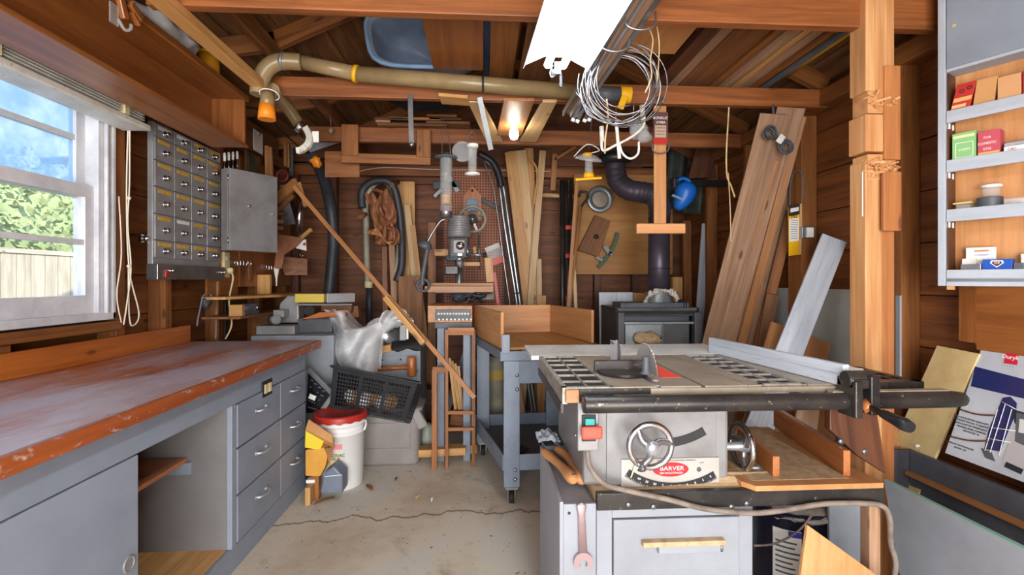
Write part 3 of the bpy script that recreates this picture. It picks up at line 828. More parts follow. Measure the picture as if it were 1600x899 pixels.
# row of small pale tubes over the cupboard (chisels / bottles)
yy = 3.24
for i in range(4):
    q = pX(351 + i * 6.5, 252 - i * 1, -1.76)
    t_ = thing('screwdriver', ['leftmost', 'second', 'third', 'rightmost'][i] + ' white-handled tool in the row behind the grey cupboard', 'tool', q, 'white-handled tools over the grey cupboard')
    MB().lathe([(.0, .06), (.008, .055), (.010, .03), (.008, 0), (0, 0)], q, (0, 0, 1), 10).build('handle', M['white'], t_)
    MB().cyl(q - Z * .08, q, .003, n=6).build('shaft', M['steel'], t_)
one('tool_rack', 'wooden rack rail for the white-handled tools on the left wall', 'rack', MB().box((-1.80, 3.3, 1.985), (-1.74, 3.72, 2.0)), M['stud'], None, .002)
# framed dark picture and white card hanging
q = pX(391, 268, -1.79)
t = thing('picture_frame', 'dark upright picture hanging under the white card', 'picture', q)
mb = MB().box(q + V((0, -.10, -.14)), q + V((.02, .09, .14))); mb.build('frame', M['dark'], t, .004)
MB().box(q + V((.02, -.08, -.12)), q + V((.023, .07, .12))).build('canvas', paint('dark_picture', '2c3838', '6a6a40', .4, 14, .9, spots='b0a060'), t)
q0, q1 = pX(396, 201, -1.765), pX(412, 243, -1.765)
t = thing('white_card', 'blank white card hanging from a hook above the dark picture', 'card', (-1.765, (q0.y + q1.y) / 2, q1.z))
MB().box((-1.767, q0.y, q1.z), (-1.763, q1.y - .02, q0.z)).build('card_sheet', M['paper'], t)
yc = (q0.y + q1.y) / 2; MB().tube([(-1.762, yc, q0.z - .03), (-1.753, yc, q0.z - .02), (-1.756, yc, q0.z + .01), (-1.772, yc, q0.z + .02)], .003).build('hook', M['blackmetal'], t)
one('hanging_board', 'brown board behind the white card on the left wall', 'board', MB().box((-1.79, q0.y - .12, q1.z + .02), (-1.772, q1.y + .3, q0.z + .05)), M['mid'], None, .002)
# power outlet and cord
q = pX(352, 414, -1.80)
t = thing('wall_outlet', 'tall cream plastic outlet strip on the left wall with a plug in it', 'outlet', (-1.80, q.y, q.z - .09))
MB().box((-1.815, q.y - .04, q.z - .09), (-1.785, q.y + .035, q.z + .09)).build('outlet_box', M['cream'], t, .005)
for k in (-.05, .03): MB().box((-1.785, q.y - .02, q.z + k), (-1.782, q.y + .015, q.z + k + .03)).build('socket', M['offwhite'], t)
q = pX(357, 423, -1.77)
t = thing('power_plug', 'round cream plug with cream cord hanging down to the bench', 'plug', q)
MB().lathe([(.0, -.01), (.022, -.008), (.024, .01), (.016, .03), (0, .032)], q, (1, 0, 0), 16).build('plug_body', M['cream'], t)
MB().tube([q + V((.02, 0, -.01)), q + V((.025, .01, -.06)), pX(358, 470, -1.74), pX(362, 500, -1.73), pX(360, 515, -1.735), pX(352, 530, -1.76)], .006).build('cord', M['cream'], t)
# black adapter with cords
q = pX(322, 474, -1.78)
t = thing('power_adapter', 'bundle of black and blue adapter leads hanging above the bench end', 'adapter', q)
MB().ball(q, .035, 0, .7, 1.1, 1.1, 12, .6).build('adapter_body', M['dgrey'], t)
MB().tube([q, pX(335, 466, -1.77), pX(350, 468, -1.77), pX(352, 490, -1.77), pX(351, 528, -1.76)], .006).build('black_lead', M['rubber'], t)
MB().tube([q, pX(315, 476, -1.78), pX(310, 495, -1.78), pX(308, 510, -1.78)], .005).build('blue_lead', M['bluegrey'], t)
MB().tube([q + V((.01, 0, 0)), pX(330, 460, -1.76), pX(318, 462, -1.76), pX(312, 486, -1.77)], .004).build('blue_lead', M['bluegrey'], t)
one('conduit_strip', 'pale streaked upright strip fixed beside the adapter leads', 'strip', MB().bar(pX(341, 440, -1.80), pX(338, 530, -1.80), .02, .012, (1, 0, 0)), M['grey_wood'])

# shelf nook beyond the bench: upper and lower shelves with radio
ysa, ysb = pX(358, 463, -1.60).y, 4.3
t = thing('wall_shelf', 'long pine shelf on the left wall beyond the bench', 'shelf', (-1.7, 3.7, 1.16))
zsh = pX(400, 468, -1.5).z
MB().quad4([(-1.80, 3.22, zsh), (-1.66, 3.24, zsh), (-1.52, 3.75, zsh), (-1.50, 4.4, zsh), (-1.80, 4.4, zsh)][::-1], -.018, 0, (0, 0, 1)).build('shelf_board', M['pine'], t, .002)
q = pX(406, 440, -1.78)
MB().box((-1.80, q.y, zsh + .018), (-1.70, q.y + .03, zsh + .17)).build('shelf_bracket', M['pine'], t)
t = thing('small_shelf', 'narrow brown shelf under the long pine shelf', 'shelf', (-1.7, 3.7, 1.05))
zs2 = pX(400, 492, -1.55).z
MB().box((-1.80, 3.22, zs2 - .016), (-1.56, 4.2, zs2)).build('shelf_board', M['mid'], t, .002)
MB().box((-1.80, 3.95, zs2 - .16), (-1.60, 3.97, zs2 - .016)).build('shelf_bracket', M['mid'], t)
q = pX(372, 489, -1.60)
t = thing('small_radio', 'small old radio with a wooden end on the narrow shelf', 'radio', (-1.62, q.y + .13, zs2))
MB().box((-1.66, q.y, zs2), (-1.575, q.y + .04, zs2 + .075)).build('wooden_end', M['pine'], t, .003)
MB().box((-1.66, q.y + .041, zs2), (-1.58, q.y + .26, zs2 + .075)).build('radio_body', M['dgrey'], t, .003)
mb = MB().box((-1.58, q.y + .06, zs2 + .035), (-1.577, q.y + .15, zs2 + .06)); mb.build('dial', M['steel'], t)
MB().cyl((-1.58, q.y + .22, zs2 + .045), (-1.565, q.y + .22, zs2 + .045), .02).build('tuning_knob', M['chrome'], t)
# pegboard of tools beyond
one('tool_board', 'orange-brown tool board on the left wall beyond the grey cupboard', 'board', MB().box((-1.815, 3.72, 1.22), (-1.80, 4.68, 2.2)), M['plyboard'] if 0 else M['cab'])
one('tool_board', 'lower brown hardboard panel behind the hooks and pine shelf', 'board', MB().box((-1.818, 3.30, zsh + .02), (-1.805, 3.70, 1.50)), M['cab'])
def hook(q, lab, grp, r=.014):
    q = V(q); mb = MB().tube([q, q + V((.02, 0, .0)), q + V((.022, 0, -.02)), q + V((.03, 0, -.035)), q + V((.042, 0, -.03)), q + V((.044, 0, -.015))], .0028, 6)
    return one('tool_hook', lab, 'hook', mb, M['chrome'], grp)
for px, w_ in zip((362, 366, 371, 376, 383), ('leftmost', 'second', 'middle', 'fourth', 'rightmost')): hook(pX(px, 408, -1.80), w_ + ' small metal hook in the row of five under the grey cupboard', 'hooks under the grey cupboard')
for px, w_ in zip((412, 416, 420), ('left', 'middle', 'right')): hook(pX(px, 415, -1.80), w_ + ' one of three small hooks beneath the brown holster', 'hooks by the handsaw')
hook(pX(457, 396, -1.80) + V((.05, 0, 0)), 'larger metal hook on the tool board below the handsaw', None)
# wooden handled oval brush / plaque under hooks
q = pX(392, 424, -1.77)
one('oval_plaque', 'dark oval wooden paddle hanging below the small hooks', 'paddle', MB().ball(q, .085, 0, .12, .55, 1, 14), M['mid'])
# handsaw: wood handle lower, blade up; carpentry on the board
def xp(px, py, x=-1.62): return pX(px, py, x)
def on(px, py, Y=4.1): return p(px, py, Y)
# big brown triangular wooden square
mb = MB().quad4([on(434, 366), on(475, 372), on(462, 386), on(444, 398), on(440, 420), on(428, 420)][::-1], .02, 0, (0, -1, 0))
t = thing('caulking_gun', 'brown holstered tool with a white pointed tip hanging on the tool board', 'tool', on(436, 425))
mb.build('holder', M['leather'], t, .003)
MB().lathe([(.022, 0), (.018, -.03), (.008, -.08), (.005, -.14), (0, -.145)], on(432, 420, 4.08), (0, 0, 1), 12).build('white_tip', M['white'], t)
one('white_tag', 'white card with a dark red spot behind the brown holster', 'card', MB().quad4([on(462, 388, 4.14), on(479, 392, 4.14), on(478, 374, 4.14), on(471, 376, 4.14)][::-1], .003, 0, (0, -1, 0)).quad4([on(473, 383, 4.13), on(478, 384, 4.13), on(477, 379, 4.13), on(474, 380, 4.13)][::-1], .002, 1, (0, -1, 0)), [M['paper'], M['red']])
one('wooden_peg', 'short pale wooden stick poking up over the white card', 'stick', MB().bar(on(472, 371, 4.08), on(486, 359, 4.0), .03, .02), M['pine'], None, .002)
one('chrome_tube', 'upright polished metal tube on the tool board', 'tube', MB().cyl(on(466, 371, 4.15), on(470, 300, 4.15), .028), M['chrome'])
for i, (a, b, w) in enumerate((((418, 285), (417, 228), .03), ((425, 290), (422, 230), .03), ((446, 260), (446, 224), .022), ((451, 262), (450, 224), .022))):
    plank('wooden_stick', ['left wooden slat standing behind the grey cupboard', 'second wooden slat standing behind the grey cupboard', 'left of two thin slats hanging at the end of the left wall', 'right of two thin slats hanging at the end of the left wall'][i], p(*a, (4.04, 4.05, 4.33, 4.38)[i]), p(*b, (4.04, 4.05, 4.33, 4.38)[i]), w, .02, M['copper'])
plank('straightedge', 'grey metal straightedge hanging beside the thin slats', p(455, 275, 4.44), p(455, 228, 4.44), .035, .01, M['dgrey'])
# handsaw with red-brown handle hanging
t = thing('handsaw', 'handsaw with a dark red curved handle hanging near the slats', 'saw', p(441, 278, 4.24))
MB().torus(p(441, 275, 4.24), .046, .014, (0, 1, 0), 20, 8).build('handle', plain('red_brown_handle', '6e2e28', .35), t)
MB().quad4([p(438, 290, 4.25), p(445, 288, 4.25), p(462, 350, 4.3), p(440, 352, 4.3)], .002, 0, (0, -1, 0)).build('blade', M['steel'], t)
# orange bracket (hinged wood arm) pointing to the long strip
t = thing('wooden_clamp', 'orange wooden arm with a screw sticking out above the tool board', 'clamp', p(450, 300, 3.8))
mb = MB().bar(p(432, 312, 3.85), p(463, 286, 3.7), .075, .03); mb.build('arm', M['copper'], t, .003)
MB().bar(p(434, 330, 3.9), p(458, 306, 3.8), .03, .02).build('jaw', M['mid'], t, .003)
# books / small blocks by the board edge
for i, (py, w) in enumerate(((335, .03), (347, .035), (357, .03))):
    one('wooden_block', ['top', 'middle', 'lowest'][i] + ' of three small brown blocks stacked at the edge of the grey cupboard', 'block', MB().rbox(p(437, py, 4.22), (.07, .06, w), .2), M['mid'], 'blocks beside the grey cupboard', .002)
one('tool_board', 'tan square board standing behind the chrome tube', 'board', MB().quad4([p(436, 400, 4.35), p(480, 405, 4.4), p(480, 430, 4.4), p(445, 430, 4.35)][::-1], .015, 0, (0, -1, 0)), M['mid'])
# long strip leaning across the corner
a, b = p(460, 292, 3.45), p(742, 622, 2.95)
one('wood_strip', 'very long thin reddish strip leaning diagonally down across the corner', 'wood strip', MB().bar(a, b, .028, .018).bar(p(467, 286, 3.5), p(478, 322, 3.4), .03, .015), M['copper'], None, .002)
a, b = p(602, 465, 3.14), p(662, 537, 3.02)
plank('wood_strip', 'short pale strip fastened over the middle of the long diagonal strip', a, b, .035, .03, M['pine'])

one('black_cable', 'thin black cable strung along the upper left wall towards the back corner', 'cable', MB().tube([(-1.795, 2.95, 2.30), p(400, 170, 3.25), p(440, 205, 3.6), p(480, 238, 4.0), p(530, 258, 4.69)], .006, 8), M['rubber'])
# ================================================================== TABLE SAW
ZT = .93
def q3(px, py, z=ZT): return pZ(px, py, z)
t = thing('table_saw', 'old grey cast-iron table saw with grid wings and two handwheels', 'table saw', (.57, 1.8, .60))
YS0, YS1 = 1.525, 2.17
# body: tapered cabinet with rounded corners, seam line and tilt slot
bx0, bx1 = .325, .812
mb = MB().box((bx0, 1.565, .60), (bx1, 2.10, .90))
body = mb.build('saw_body', M['gunmetal'], t, .012)
MB().box((bx0 + .075, 1.559, .603), (bx1 - .045, 1.566, .895)).build('front_panel', M['gunmetal'], body, .002)
def arcslot(c, R, a0, a1, w, y, mat, name, par, d=.002, n=20):
    mb = MB(); vs = []; fs = []
    for i in range(n + 1):
        a = a0 + (a1 - a0) * i / n
        for r in (R - w / 2, R + w / 2):
            for yy in (y, y + d):
                vs.append((c[0] + r * math.cos(a), yy, c[1] + r * math.sin(a)))
    for i in range(n):
        k = i * 4
        for e in ((0, 1), (1, 3), (3, 2), (2, 0)): fs.append((k + e[0], k + e[1], k + 4 + e[1], k + 4 + e[0]))
    fs += [(0, 2, 3, 1), (n * 4, n * 4 + 1, n * 4 + 3, n * 4 + 2)]
    return mb.add(vs, fs).build(name, mat, par)
def F(px, py, Y=1.558): return p(px, py, Y)
c = F(1030, 530)
s0, s1 = F(1046, 692), F(1103, 678)
cx, cz = F(1035, 560).x, F(1035, 560).z
def ang(q): return math.atan2(q.z - cz, q.x - cx)
R = ((s0.x - cx) ** 2 + (s0.z - cz) ** 2) ** .5
arcslot((cx, cz), R, ang(s0), ang(s1), .028, 1.5555, M['stovein'], 'tilt_slot', body, .004)
# scale plate
a, b = F(970, 768), F(1123, 714.5)
pl = MB().box((a.x, 1.5535, a.z), (b.x, 1.5585, b.z)).build('scale_plate', M['plate'], t, .002)
o = F(1047, 733)
MB().surf(lambda u, v: V((o.x + .060 * u * math.cos(2 * PI * v), 1.553, o.z + .0235 * u * math.sin(2 * PI * v))), 1, 40, 0, False).build('red_oval', plain('badge_red', 'd0202c', .4), pl)
text_mesh('BARVER', .020, V((o.x + .004, 1.5525, o.z + .003)), (1, 0, 0), (0, 0, 1), M['inkw'], 'badge_lettering', pl, .0003, sx=1.15)
text_mesh('DEK KNCSS ETNAGEN', .0085, V((o.x + .002, 1.5525, o.z - .0115)), (1, 0, 0), (0, 0, 1), M['inkw'], 'small_lettering', pl, .0002, sx=.9)
q = F(1056, 719); text_mesh('DELKMANCTIOM NA CIRECTIAN CORMPILANT', .006, V((q.x, 1.5525, q.z)), (1, 0, 0), (0, 0, 1), M['ink'], 'plate_text', pl, .0002)
q = F(1095, 722.5); text_mesh('C 8LIVF', .0045, V((q.x, 1.5525, q.z)), (1, 0, 0), (0, 0, 1), M['ink'], 'plate_text', pl, .0002)
e0, em, e1 = F(979, 738), F(1049, 760), F(1116, 741)
# circle through three points in x,z
def circ(A, B, C_):
    ax, ay, bx, by, cx_, cy_ = A.x, A.z, B.x, B.z, C_.x, C_.z
    d = 2 * (ax * (by - cy_) + bx * (cy_ - ay) + cx_ * (ay - by))
    ux = ((ax**2 + ay**2) * (by - cy_) + (bx**2 + by**2) * (cy_ - ay) + (cx_**2 + cy_**2) * (ay - by)) / d
    uy = ((ax**2 + ay**2) * (cx_ - bx) + (bx**2 + by**2) * (ax - cx_) + (cx_**2 + cy_**2) * (bx - ax)) / d
    return ux, uy
ux, uy = circ(e0, em, e1); R = math.hypot(em.x - ux, em.z - uy)
A0, A1 = math.atan2(e0.z - uy, e0.x - ux), math.atan2(e1.z - uy, e1.x - ux)
arcslot((ux, uy), R, A0, A1, .027, 1.5515, M['ink'], 'angle_scale', pl, .001, 32)
for i, s in enumerate(('.', '60', '30', '30', '5', '5', '60', '9', '8', '5', '0')):
    a = A0 + (A1 - A0) * (i + .6) / 11.2
    r_ = R - .003
    pos = V((ux + r_ * math.cos(a), 1.551, uy + r_ * math.sin(a)))
    text_mesh(s, .011, pos, (-math.sin(a), 0, math.cos(a)), (-math.cos(a), 0, -math.sin(a)), M['inkw'], 'scale_number', pl, .0002)
mb = MB()
for i in range(61):
    a = A0 + (A1 - A0) * (i + .5) / 61
    r0 = R + .0125; r1 = R + (.0085 if i % 5 else .006)
    P0 = V((ux + r0 * math.cos(a), 1.5508, uy + r0 * math.sin(a))); P1 = V((ux + r1 * math.cos(a), 1.5508, uy + r1 * math.sin(a)))
    mb.bar(P0, P1, .0008, .0004)
mb.build('scale_ticks', M['inkw'], pl)
q = F(1091, 733); mb = MB().torus((q.x, 1.553, q.z), .006, .0018, (0, 1, 0), 16, 6).ball((q.x, 1.553, q.z), .0035); mb.build('rivet', M['dgrey'], pl)
q = F(1001, 734); MB().surf(lambda u, v: V((q.x + .013 * u * math.cos(2 * PI * v), 1.553, q.z + .0065 * u * math.sin(2 * PI * v))), 1, 24, 0, False).build('number_badge', M['ink'], pl)
text_mesh('190', .008, V((q.x, 1.5525, q.z)), (1, 0, 0), (0, 0, 1), M['inkw'], 'badge_number', pl, .0002)
for X_ in (a_ for a_ in ((F(973, 717)), (F(1120, 717)), (F(973, 765)), (F(1120, 765)))):
    pass
q0, q1 = F(991, 724), F(984, 744); MB().bar(V((q0.x, 1.545, q0.z)), V((q1.x, 1.545, q1.z)), .004, .002).build('pointer', M['cream'], t)
def handwheel(c, ax, r, name):
    ax = V(ax); u = ax.orthogonal().normalized(); w = ax.cross(u)
    if abs(ax.y) > .5: u, w = V((1, 0, 0)), V((0, 0, 1))
    else: u, w = V((0, 1, 0)), V((0, 0, 1))
    wh = MB().torus(c, r, .0100, ax, 40, 10).build(name, M['chrome'], t)
    for k in range(3):
        a = 2 * PI * k / 3 + 2.2
        d = u * math.cos(a) + w * math.sin(a); e = u * math.cos(a + .35) + w * math.sin(a + .35)
        MB().ring(curve([V(c) + ax * .012, V(c) + e * r * .5 + ax * .006, V(c) + d * r], 5), [.014, .0135, .013, .012, .0115, .011, .0108, .0105, .0105, .0108, .011][:11], 8).build('spoke', M['steel'], wh)
    MB().lathe([(0, .034), (.014, .033), (.021, .026), (.022, .01), (.016, -.01), (.012, -.08)], c, ax, 20).build('hub', M['alu'], wh)
    k = V(c) + (u * -.55 + w * -.82) * r
    MB().lathe([(.006, 0), (.007, .012), (.011, .026), (.010, .036), (0, .040)], k + ax * .006, ax, 12).build('crank_knob', M['steel'], wh)
c = p(1016, 697, 1.47); handwheel(c, (0, -1, 0), .066, 'front_handwheel')
c = V((.89, 1.63, p(1172, 697, 1.63).z)); handwheel(c, (1, 0, 0), .073, 'side_handwheel')
# switch
s0, s1 = p(903, 706, 1.50), p(936, 630, 1.50)
sw = MB().box((s0.x, 1.502, s0.z), (s1.x, 1.562, s1.z)).build('switch_box', M['gunmetal'], t, .004)
a, b = p(909, 690, 1.50), p(931, 648, 1.50)
MB().box((a.x, 1.496, a.z), (b.x, 1.502, b.z)).build('switch_bezel', M['ink'], sw, .002)
a, b = p(914, 665, 1.49), p(929, 654, 1.49); MB().box((a.x, 1.484, a.z), (b.x, 1.497, b.z)).build('start_button', M['teal'], sw, .002)
a, b = p(909, 688, 1.47), p(942, 667, 1.47); MB().box((a.x, 1.466, a.z), (b.x, 1.482, b.z)).build('stop_paddle', M['redb'], sw, .007)
for z in (s0.z + .012, s1.z - .01): MB().cyl((s0.x - .006, 1.53, z + .03), (s0.x + .002, 1.53, z + .03), .006, n=10).build('screw', M['steel'], sw)
# ---- table castings
xg0, xg1 = .25, .415
def gridwing(x0, x1, y0, y1, cols, rows, name, mat, lab=None):
    mb = MB(); r = .006; z0, z1 = ZT - .022, ZT
    mb.box((x0, y0, z0 - .03), (x0 + .016, y1, z1)); mb.box((x1 - .012, y0, z0), (x1, y1, z1))
    mb.box((x0, y0, z0), (x1, y0 + .022, z1)); mb.box((x0, y1 - .016, z0), (x1, y1, z1))
    for i in range(1, cols): x = x0 + (x1 - x0) * i / cols; mb.box((x - r / 2, y0, z0), (x + r / 2, y1, z1 - .0005))
    for j in range(1, rows):
        y = y0 + (y1 - y0) * j / rows
        mb.bar((x0, y - .0, (z0 + z1) / 2 - .0005), (x1, y + .0, (z0 + z1) / 2 - .0005), .006, z1 - z0, (0, 0, 1))
    for i in range(cols):
        for j in range(rows):
            xa, xb = x0 + (x1 - x0) * i / cols, x0 + (x1 - x0) * (i + 1) / cols
            ya, yb = y0 + (y1 - y0) * j / rows, y0 + (y1 - y0) * (j + 1) / rows
            mb.bar((xa, ya, z0 + .008), (xb, yb, z0 + .008), .003, .008, (0, 0, 1))
    o_ = mb.build(name, mat, t)
    MB().box((x0 + .017, y0 + .001, z0 + .0005), (x1 - .013, y1 - .017, z1 - .0075)).build('dark_recess_plate', M['ink'], t)  # black plate added close under the ribs to paint the grid recesses dark
    return o_
gridwing(xg0, xg1, YS0, YS1, 2, 6, 'left_grid_wing', M['grid'])
gridwing(.90, 1.06, YS0 + .01, YS1, 2, 7, 'right_grid_wing', M['grid'])
mb = MB()
sl = [(.415, .555), (.568, .700), (.713, .855)]
for a, b in sl: mb.box((a, YS0, ZT - .012), (b, YS1, ZT))
mb.box((.415, YS0, ZT - .032), (.855, YS1, ZT - .0125))
mb.build('main_table', M['iron'], t, .001)
MB().box((.857, YS0, ZT - .03), (.8995, YS1, ZT)).build('table_strip', M['iron'], t, .001)
MB().box((1.061, YS0 + .005, ZT - .03), (1.17, YS1, ZT)).build('table_strip', M['iron'], t, .001)
mb = MB()
x0, x1 = 1.172, 1.475; YSW, YS1 = YS1, 1.83
mb.box((x0, YS0 + .02, ZT - .028), (x0 + .02, YS1, ZT)); mb.box((x1 - .025, YS0 + .02, ZT - .028), (x1, YS1, ZT)); mb.box((x0, YS0 + .02, ZT - .028), (x1, YS0 + .06, ZT)); mb.box((x0, YS1 - .03, ZT - .028), (x1, YS1, ZT))
for i in range(1, 5): x = x0 + (x1 - x0) * i / 5; mb.box((x - .005, YS0 + .02, ZT - .025), (x + .005, YS1, ZT - .001))
for j in range(1, 5): y = YS0 + (YS1 - YS0) * j / 5; mb.box((x0, y - .006, ZT - .025), (x1, y + .006, ZT - .0005))
MB().box((x0 + .02, YS0 + .06, ZT - .024), (x1 - .02, YS1 - .03, ZT - .007)).build('dark_recess_plate', M['ink'], t)  # black plate again, painting this wing's recesses dark
mb.build('far_right_wing', M['blackmetal'], t, .001)
YS1 = YSW
MB().box((.246, YS0 + .01, .845), (.256, YS1, ZT - .052)).build('side_skirt', M['blackmetal'], t, .001)
MB().box((.258, YS0 - .018, ZT - .045), (.30, YS0 - .001, ZT - .004)).build('wooden_end_block', M['copper'], t, .002)
MB().box((.302, YS0 - .012, ZT - .022), (.53, YS0 - .001, ZT - .004)).build('front_strip', M['blackmetal'], t, .001)
MB().box((.531, YS0 - .012, ZT - .022), (1.19, YS0 - .001, ZT - .004)).build('front_strip', M['iron'], t, .001)
# insert, blade, guard splitter, mitre gauge
MB().box((.620, 1.66, ZT), (.690, 1.94, ZT + .0015)).build('throat_insert', M['redb'], t)
mb = MB(); cb = V((.612, 1.80, ZT - .030)); n = 48; vs = []; Rb = .128
ring_ = []
for i in range(n * 2):
    a = 2 * PI * i / (n * 2); r = Rb + (.004 if i % 2 else -.003)
    a2 = a + (.02 if i % 2 else 0)
    ring_.append((cb.y + r * math.cos(a2), cb.z + r * math.sin(a2)))
for x in (cb.x - .0012, cb.x + .0012): vs += [(x + .0, y, z) for y, z in ring_]
k = n * 2
mb.add(vs, [list(range(k)), list(range(2 * k - 1, k - 1, -1))] + [(i, (i + 1) % k, (i + 1) % k + k, i + k) for i in range(k)])
# blade is skewed slightly to show its face as in the photo
mb.build('saw_blade', M['bladem'], t)
sp = [(1.965, ZT - .01), (2.02, ZT - .01), (2.04, ZT + .05), (2.05, ZT + .085), (2.02, ZT + .07), (1.985, ZT + .075), (1.975, ZT + .03)]
MB().quad4([(.57, y, z) for y, z in sp], .004, 0, (1, 0, 0)).quad4([(.545, y * 1 + .0, z) for y, z in sp[3:6]], .004, 0, (1, 0, 0)).bar((.548, 2.015, ZT - .0), (.556, 2.04, ZT + .083), .03, .004, (-.4, -1, 0)).build('splitter', M['gunmetal'], t)
mg = thing('mitre_gauge', 'black mitre gauge with an upright knob handle on the saw table beside the blade', 'mitre gauge', (.52, 1.66, ZT))
zm = ZT + .0015
mb = MB(); vs = []; n = 18
c0 = V((.505, 1.755, 0))
pts = [(c0.x + .090 * math.cos(a), c0.y - .005 - .105 * math.sin(a)) for a in [PI * i / n for i in range(n + 1)]]
mb.quad4([(x, y, zm + .012) for x, y in pts][::-1], .011, 0, (0, 0, 1)); mb.build('protractor_head', M['blackmetal'], mg, .002)
MB().box((.405, 1.757, zm + .002), (.603, 1.77, zm + .045)).build('fence_face', M['blackmetal'], mg, .004)
MB().box((.551, 1.40 + .14, ZT - .008), (.572, 2.0, ZT + .001)).build('guide_bar', M['steel'], mg)
kq = p(1009, 600, 1.66)
MB().lathe([(.019, 0), (.017, .004), (.013, .01), (.0125, .05), (.0135, .058), (.010, .061), (0, .062)], (kq.x, 1.66, zm + .013), (0, 0, 1), 18).build('knob_handle', M['dgrey'], mg)
q = V((kq.x + .012, 1.595, zm + .001)); MB().lathe([(.012, 0), (.011, .004), (0, .006)], q, (0, 0, 1), 12).build('stop_screw', M['iron'], mg)
# front rail and fence
mb = MB(); z = p(1200, 629, 1.465).z
mb.ring([(.304, 1.468, z), (.31, 1.468, z), (1.50, 1.468, z), (1.53, 1.468, z), (1.545, 1.468, z)], [.0245, .0262, .0262, .022, .010], 24)
mb.build('front_rail', M['blackmetal'], t)
MB().box((1.10, 1.47, z + .018), (1.49, 1.497, z + .029)).build('rail_top_strip', M['iron'], t, .001)
MB().box((.45, 1.492, z - .015), (.47, 1.53, z + .01)).build('rail_bracket', M['blackmetal'], t); MB().box((1.30, 1.492, z - .015), (1.32, 1.56, z + .01)).build('rail_bracket', M['blackmetal'], t)
fe = thing('rip_fence', 'long pale grey rip fence lying across the saw table, with a black clamp and lever', 'fence', (1.1, 1.85, ZT))
Fa, Fb = V((1.155, 1.485, 0)), V((1.072, 2.235, 0))
d = (Fb - Fa).normalized(); n_ = V((d.y, -d.x, 0))
def fbar(off, w, z0, z1, name, mat, ya=0, yb=0, bev=.001):
    a = Fa + n_ * off + d * ya; b = Fb + n_ * off - d * yb
    return MB().bar((a.x, a.y, (z0 + z1) / 2), (b.x, b.y, (z0 + z1) / 2), w, z1 - z0, (0, 0, 1)).build(name, mat, fe, bev)
fbar(0, .022, ZT + .002, ZT + .038, 'fence_lower_face', M['alu2'] if 'alu2' in M else M['ltgrey_board'])
fbar(0, .022, ZT + .0385, ZT + .070, 'fence_upper_face', M['ltgrey_board'])
fbar(.04, .05, ZT + .002, ZT + .055, 'fence_beam', M['whiteboard'])
a = Fa + n_ * .02
hd = MB().box((1.135, 1.42, ZT - .085), (1.16, 1.50, ZT + .03)); hd.box((1.185, 1.42, ZT - .075), (1.215, 1.51, ZT + .045)); hd.box((1.135, 1.43, ZT + .004), (1.215, 1.50, ZT + .034))
hd.cyl((1.13, 1.46, ZT + .03), (1.22, 1.46, ZT + .03), .026, n=18)
hd.build('clamp_head', M['blackmetal'], fe, .004)
l0, l1 = p(1358, 636, 1.43), p(1422, 668, 1.27)
MB().ring([l0, l0 + (l1 - l0) * .35, l0 + (l1 - l0) * .36, l1 - (l1 - l0) * .12, l1], [.009, .009, .013, .019, .016], 16).build('lever_handle', M['black'], fe)
MB().cyl(l0 + V((0, .02, .012)), l0 + V((0, -.005, -.01)), .016).build('lever_boss', M['orange'], fe)
# outfeed board behind
a = q3(822, 540); b = q3(1112, 540)
one('outfeed_board', 'white painted board fixed along the rear of the saw table', 'board', MB().box((.215, YS1 + .004, ZT - .02), (1.172, 2.53, ZT + .001)), M['whiteboard'], None, .002)
# support leg of the far wing
t2 = thing('table_bracket', 'dark tapered wooden bracket leg under the right saw wing', 'bracket', (1.2, 1.62, .6))
y = 1.60
mb = MB().quad4([p(1297, 640, y), p(1297, 672, y), p(1340, 712, y), p(1386, 742, y), p(1370, 640, y)], .03, 0, (0, -1, 0)); mb.build('bracket_board', M['dark'], t2, .003)
for px, py in ((1314, 690), (1351, 706)): q = p(px, py, y); MB().lathe([(.011, -.001), (.011, .003), (.006, .006), (0, .006)], q, (0, -1, 0), 12).build('bolt', M['steel'], t2)
# ================================================================== SAW STAND
t = thing('saw_stand', 'dusty home-made stand with a dark top and a grey cabinet under the table saw', 'stand', (.6, 1.8, 0))
MB().box((.356, 1.505, .546), (1.30, 1.53, .600)).build('front_beam', M['blackmetal'], t, .003)
MB().box((.356, 1.531, .555), (1.30, 2.15, .599)).build('stand_top', M['dust'], t)
for px in (982, 1021, 1066, 1143, 1167): q = p(px, 790 + random.uniform(-4, 4), 1.503); MB().lathe([(.009, -.001), (.009, .002), (.004, .004), (0, .004)], q, (0, -1, 0), 10).build('bolt', M['steel'], t)
x0, x1 = .358, p(1176, 850, 1.52).x
cb_ = MB().box((x0, 1.56, 0), (x1, 2.1, .545)).box((x0, 1.52, 0), (x0 + .05, 1.56, .545)).box((x1 - .045, 1.52, 0), (x1, 1.56, .545)).box((x0 + .05, 1.52, .515), (x1 - .045, 1.56, .545)).box((x0 + .05, 1.52, 0), (x1 - .045, 1.56, .05))
cb_.build('cabinet', M['cabgrey'], t, .002)
a, b = p(957, 812, 1.515), p(1151, 899, 1.515)
dr = MB().box((x0 + .053, 1.512, .06), (x1 - .048, 1.535, .512)).build('cabinet_door', M['cabgrey'], t, .003)
q = p(1068, 846, 1.50); L = p(1120, 846, 1.5).x - p(992, 846, 1.5).x
MB().box((q.x - L / 2 + .0, 1.488, q.z - .012), (q.x + L / 2, 1.512, q.z + .004)).build('door_pull', M['dust'], dr, .002)
MB().box((q.x - L / 2 + .05, 1.492, q.z - .035), (q.x + L / 2 - .01, 1.512, q.z - .012)).build('pull_backing', M['cabgrey'], dr, .002)
MB().cyl((q.x + L / 2 - .012, 1.494, q.z - .033), (q.x + L / 2 - .012, 1.494, q.z - .01), .005, n=8).build('pull_pin', M['steel'], dr)
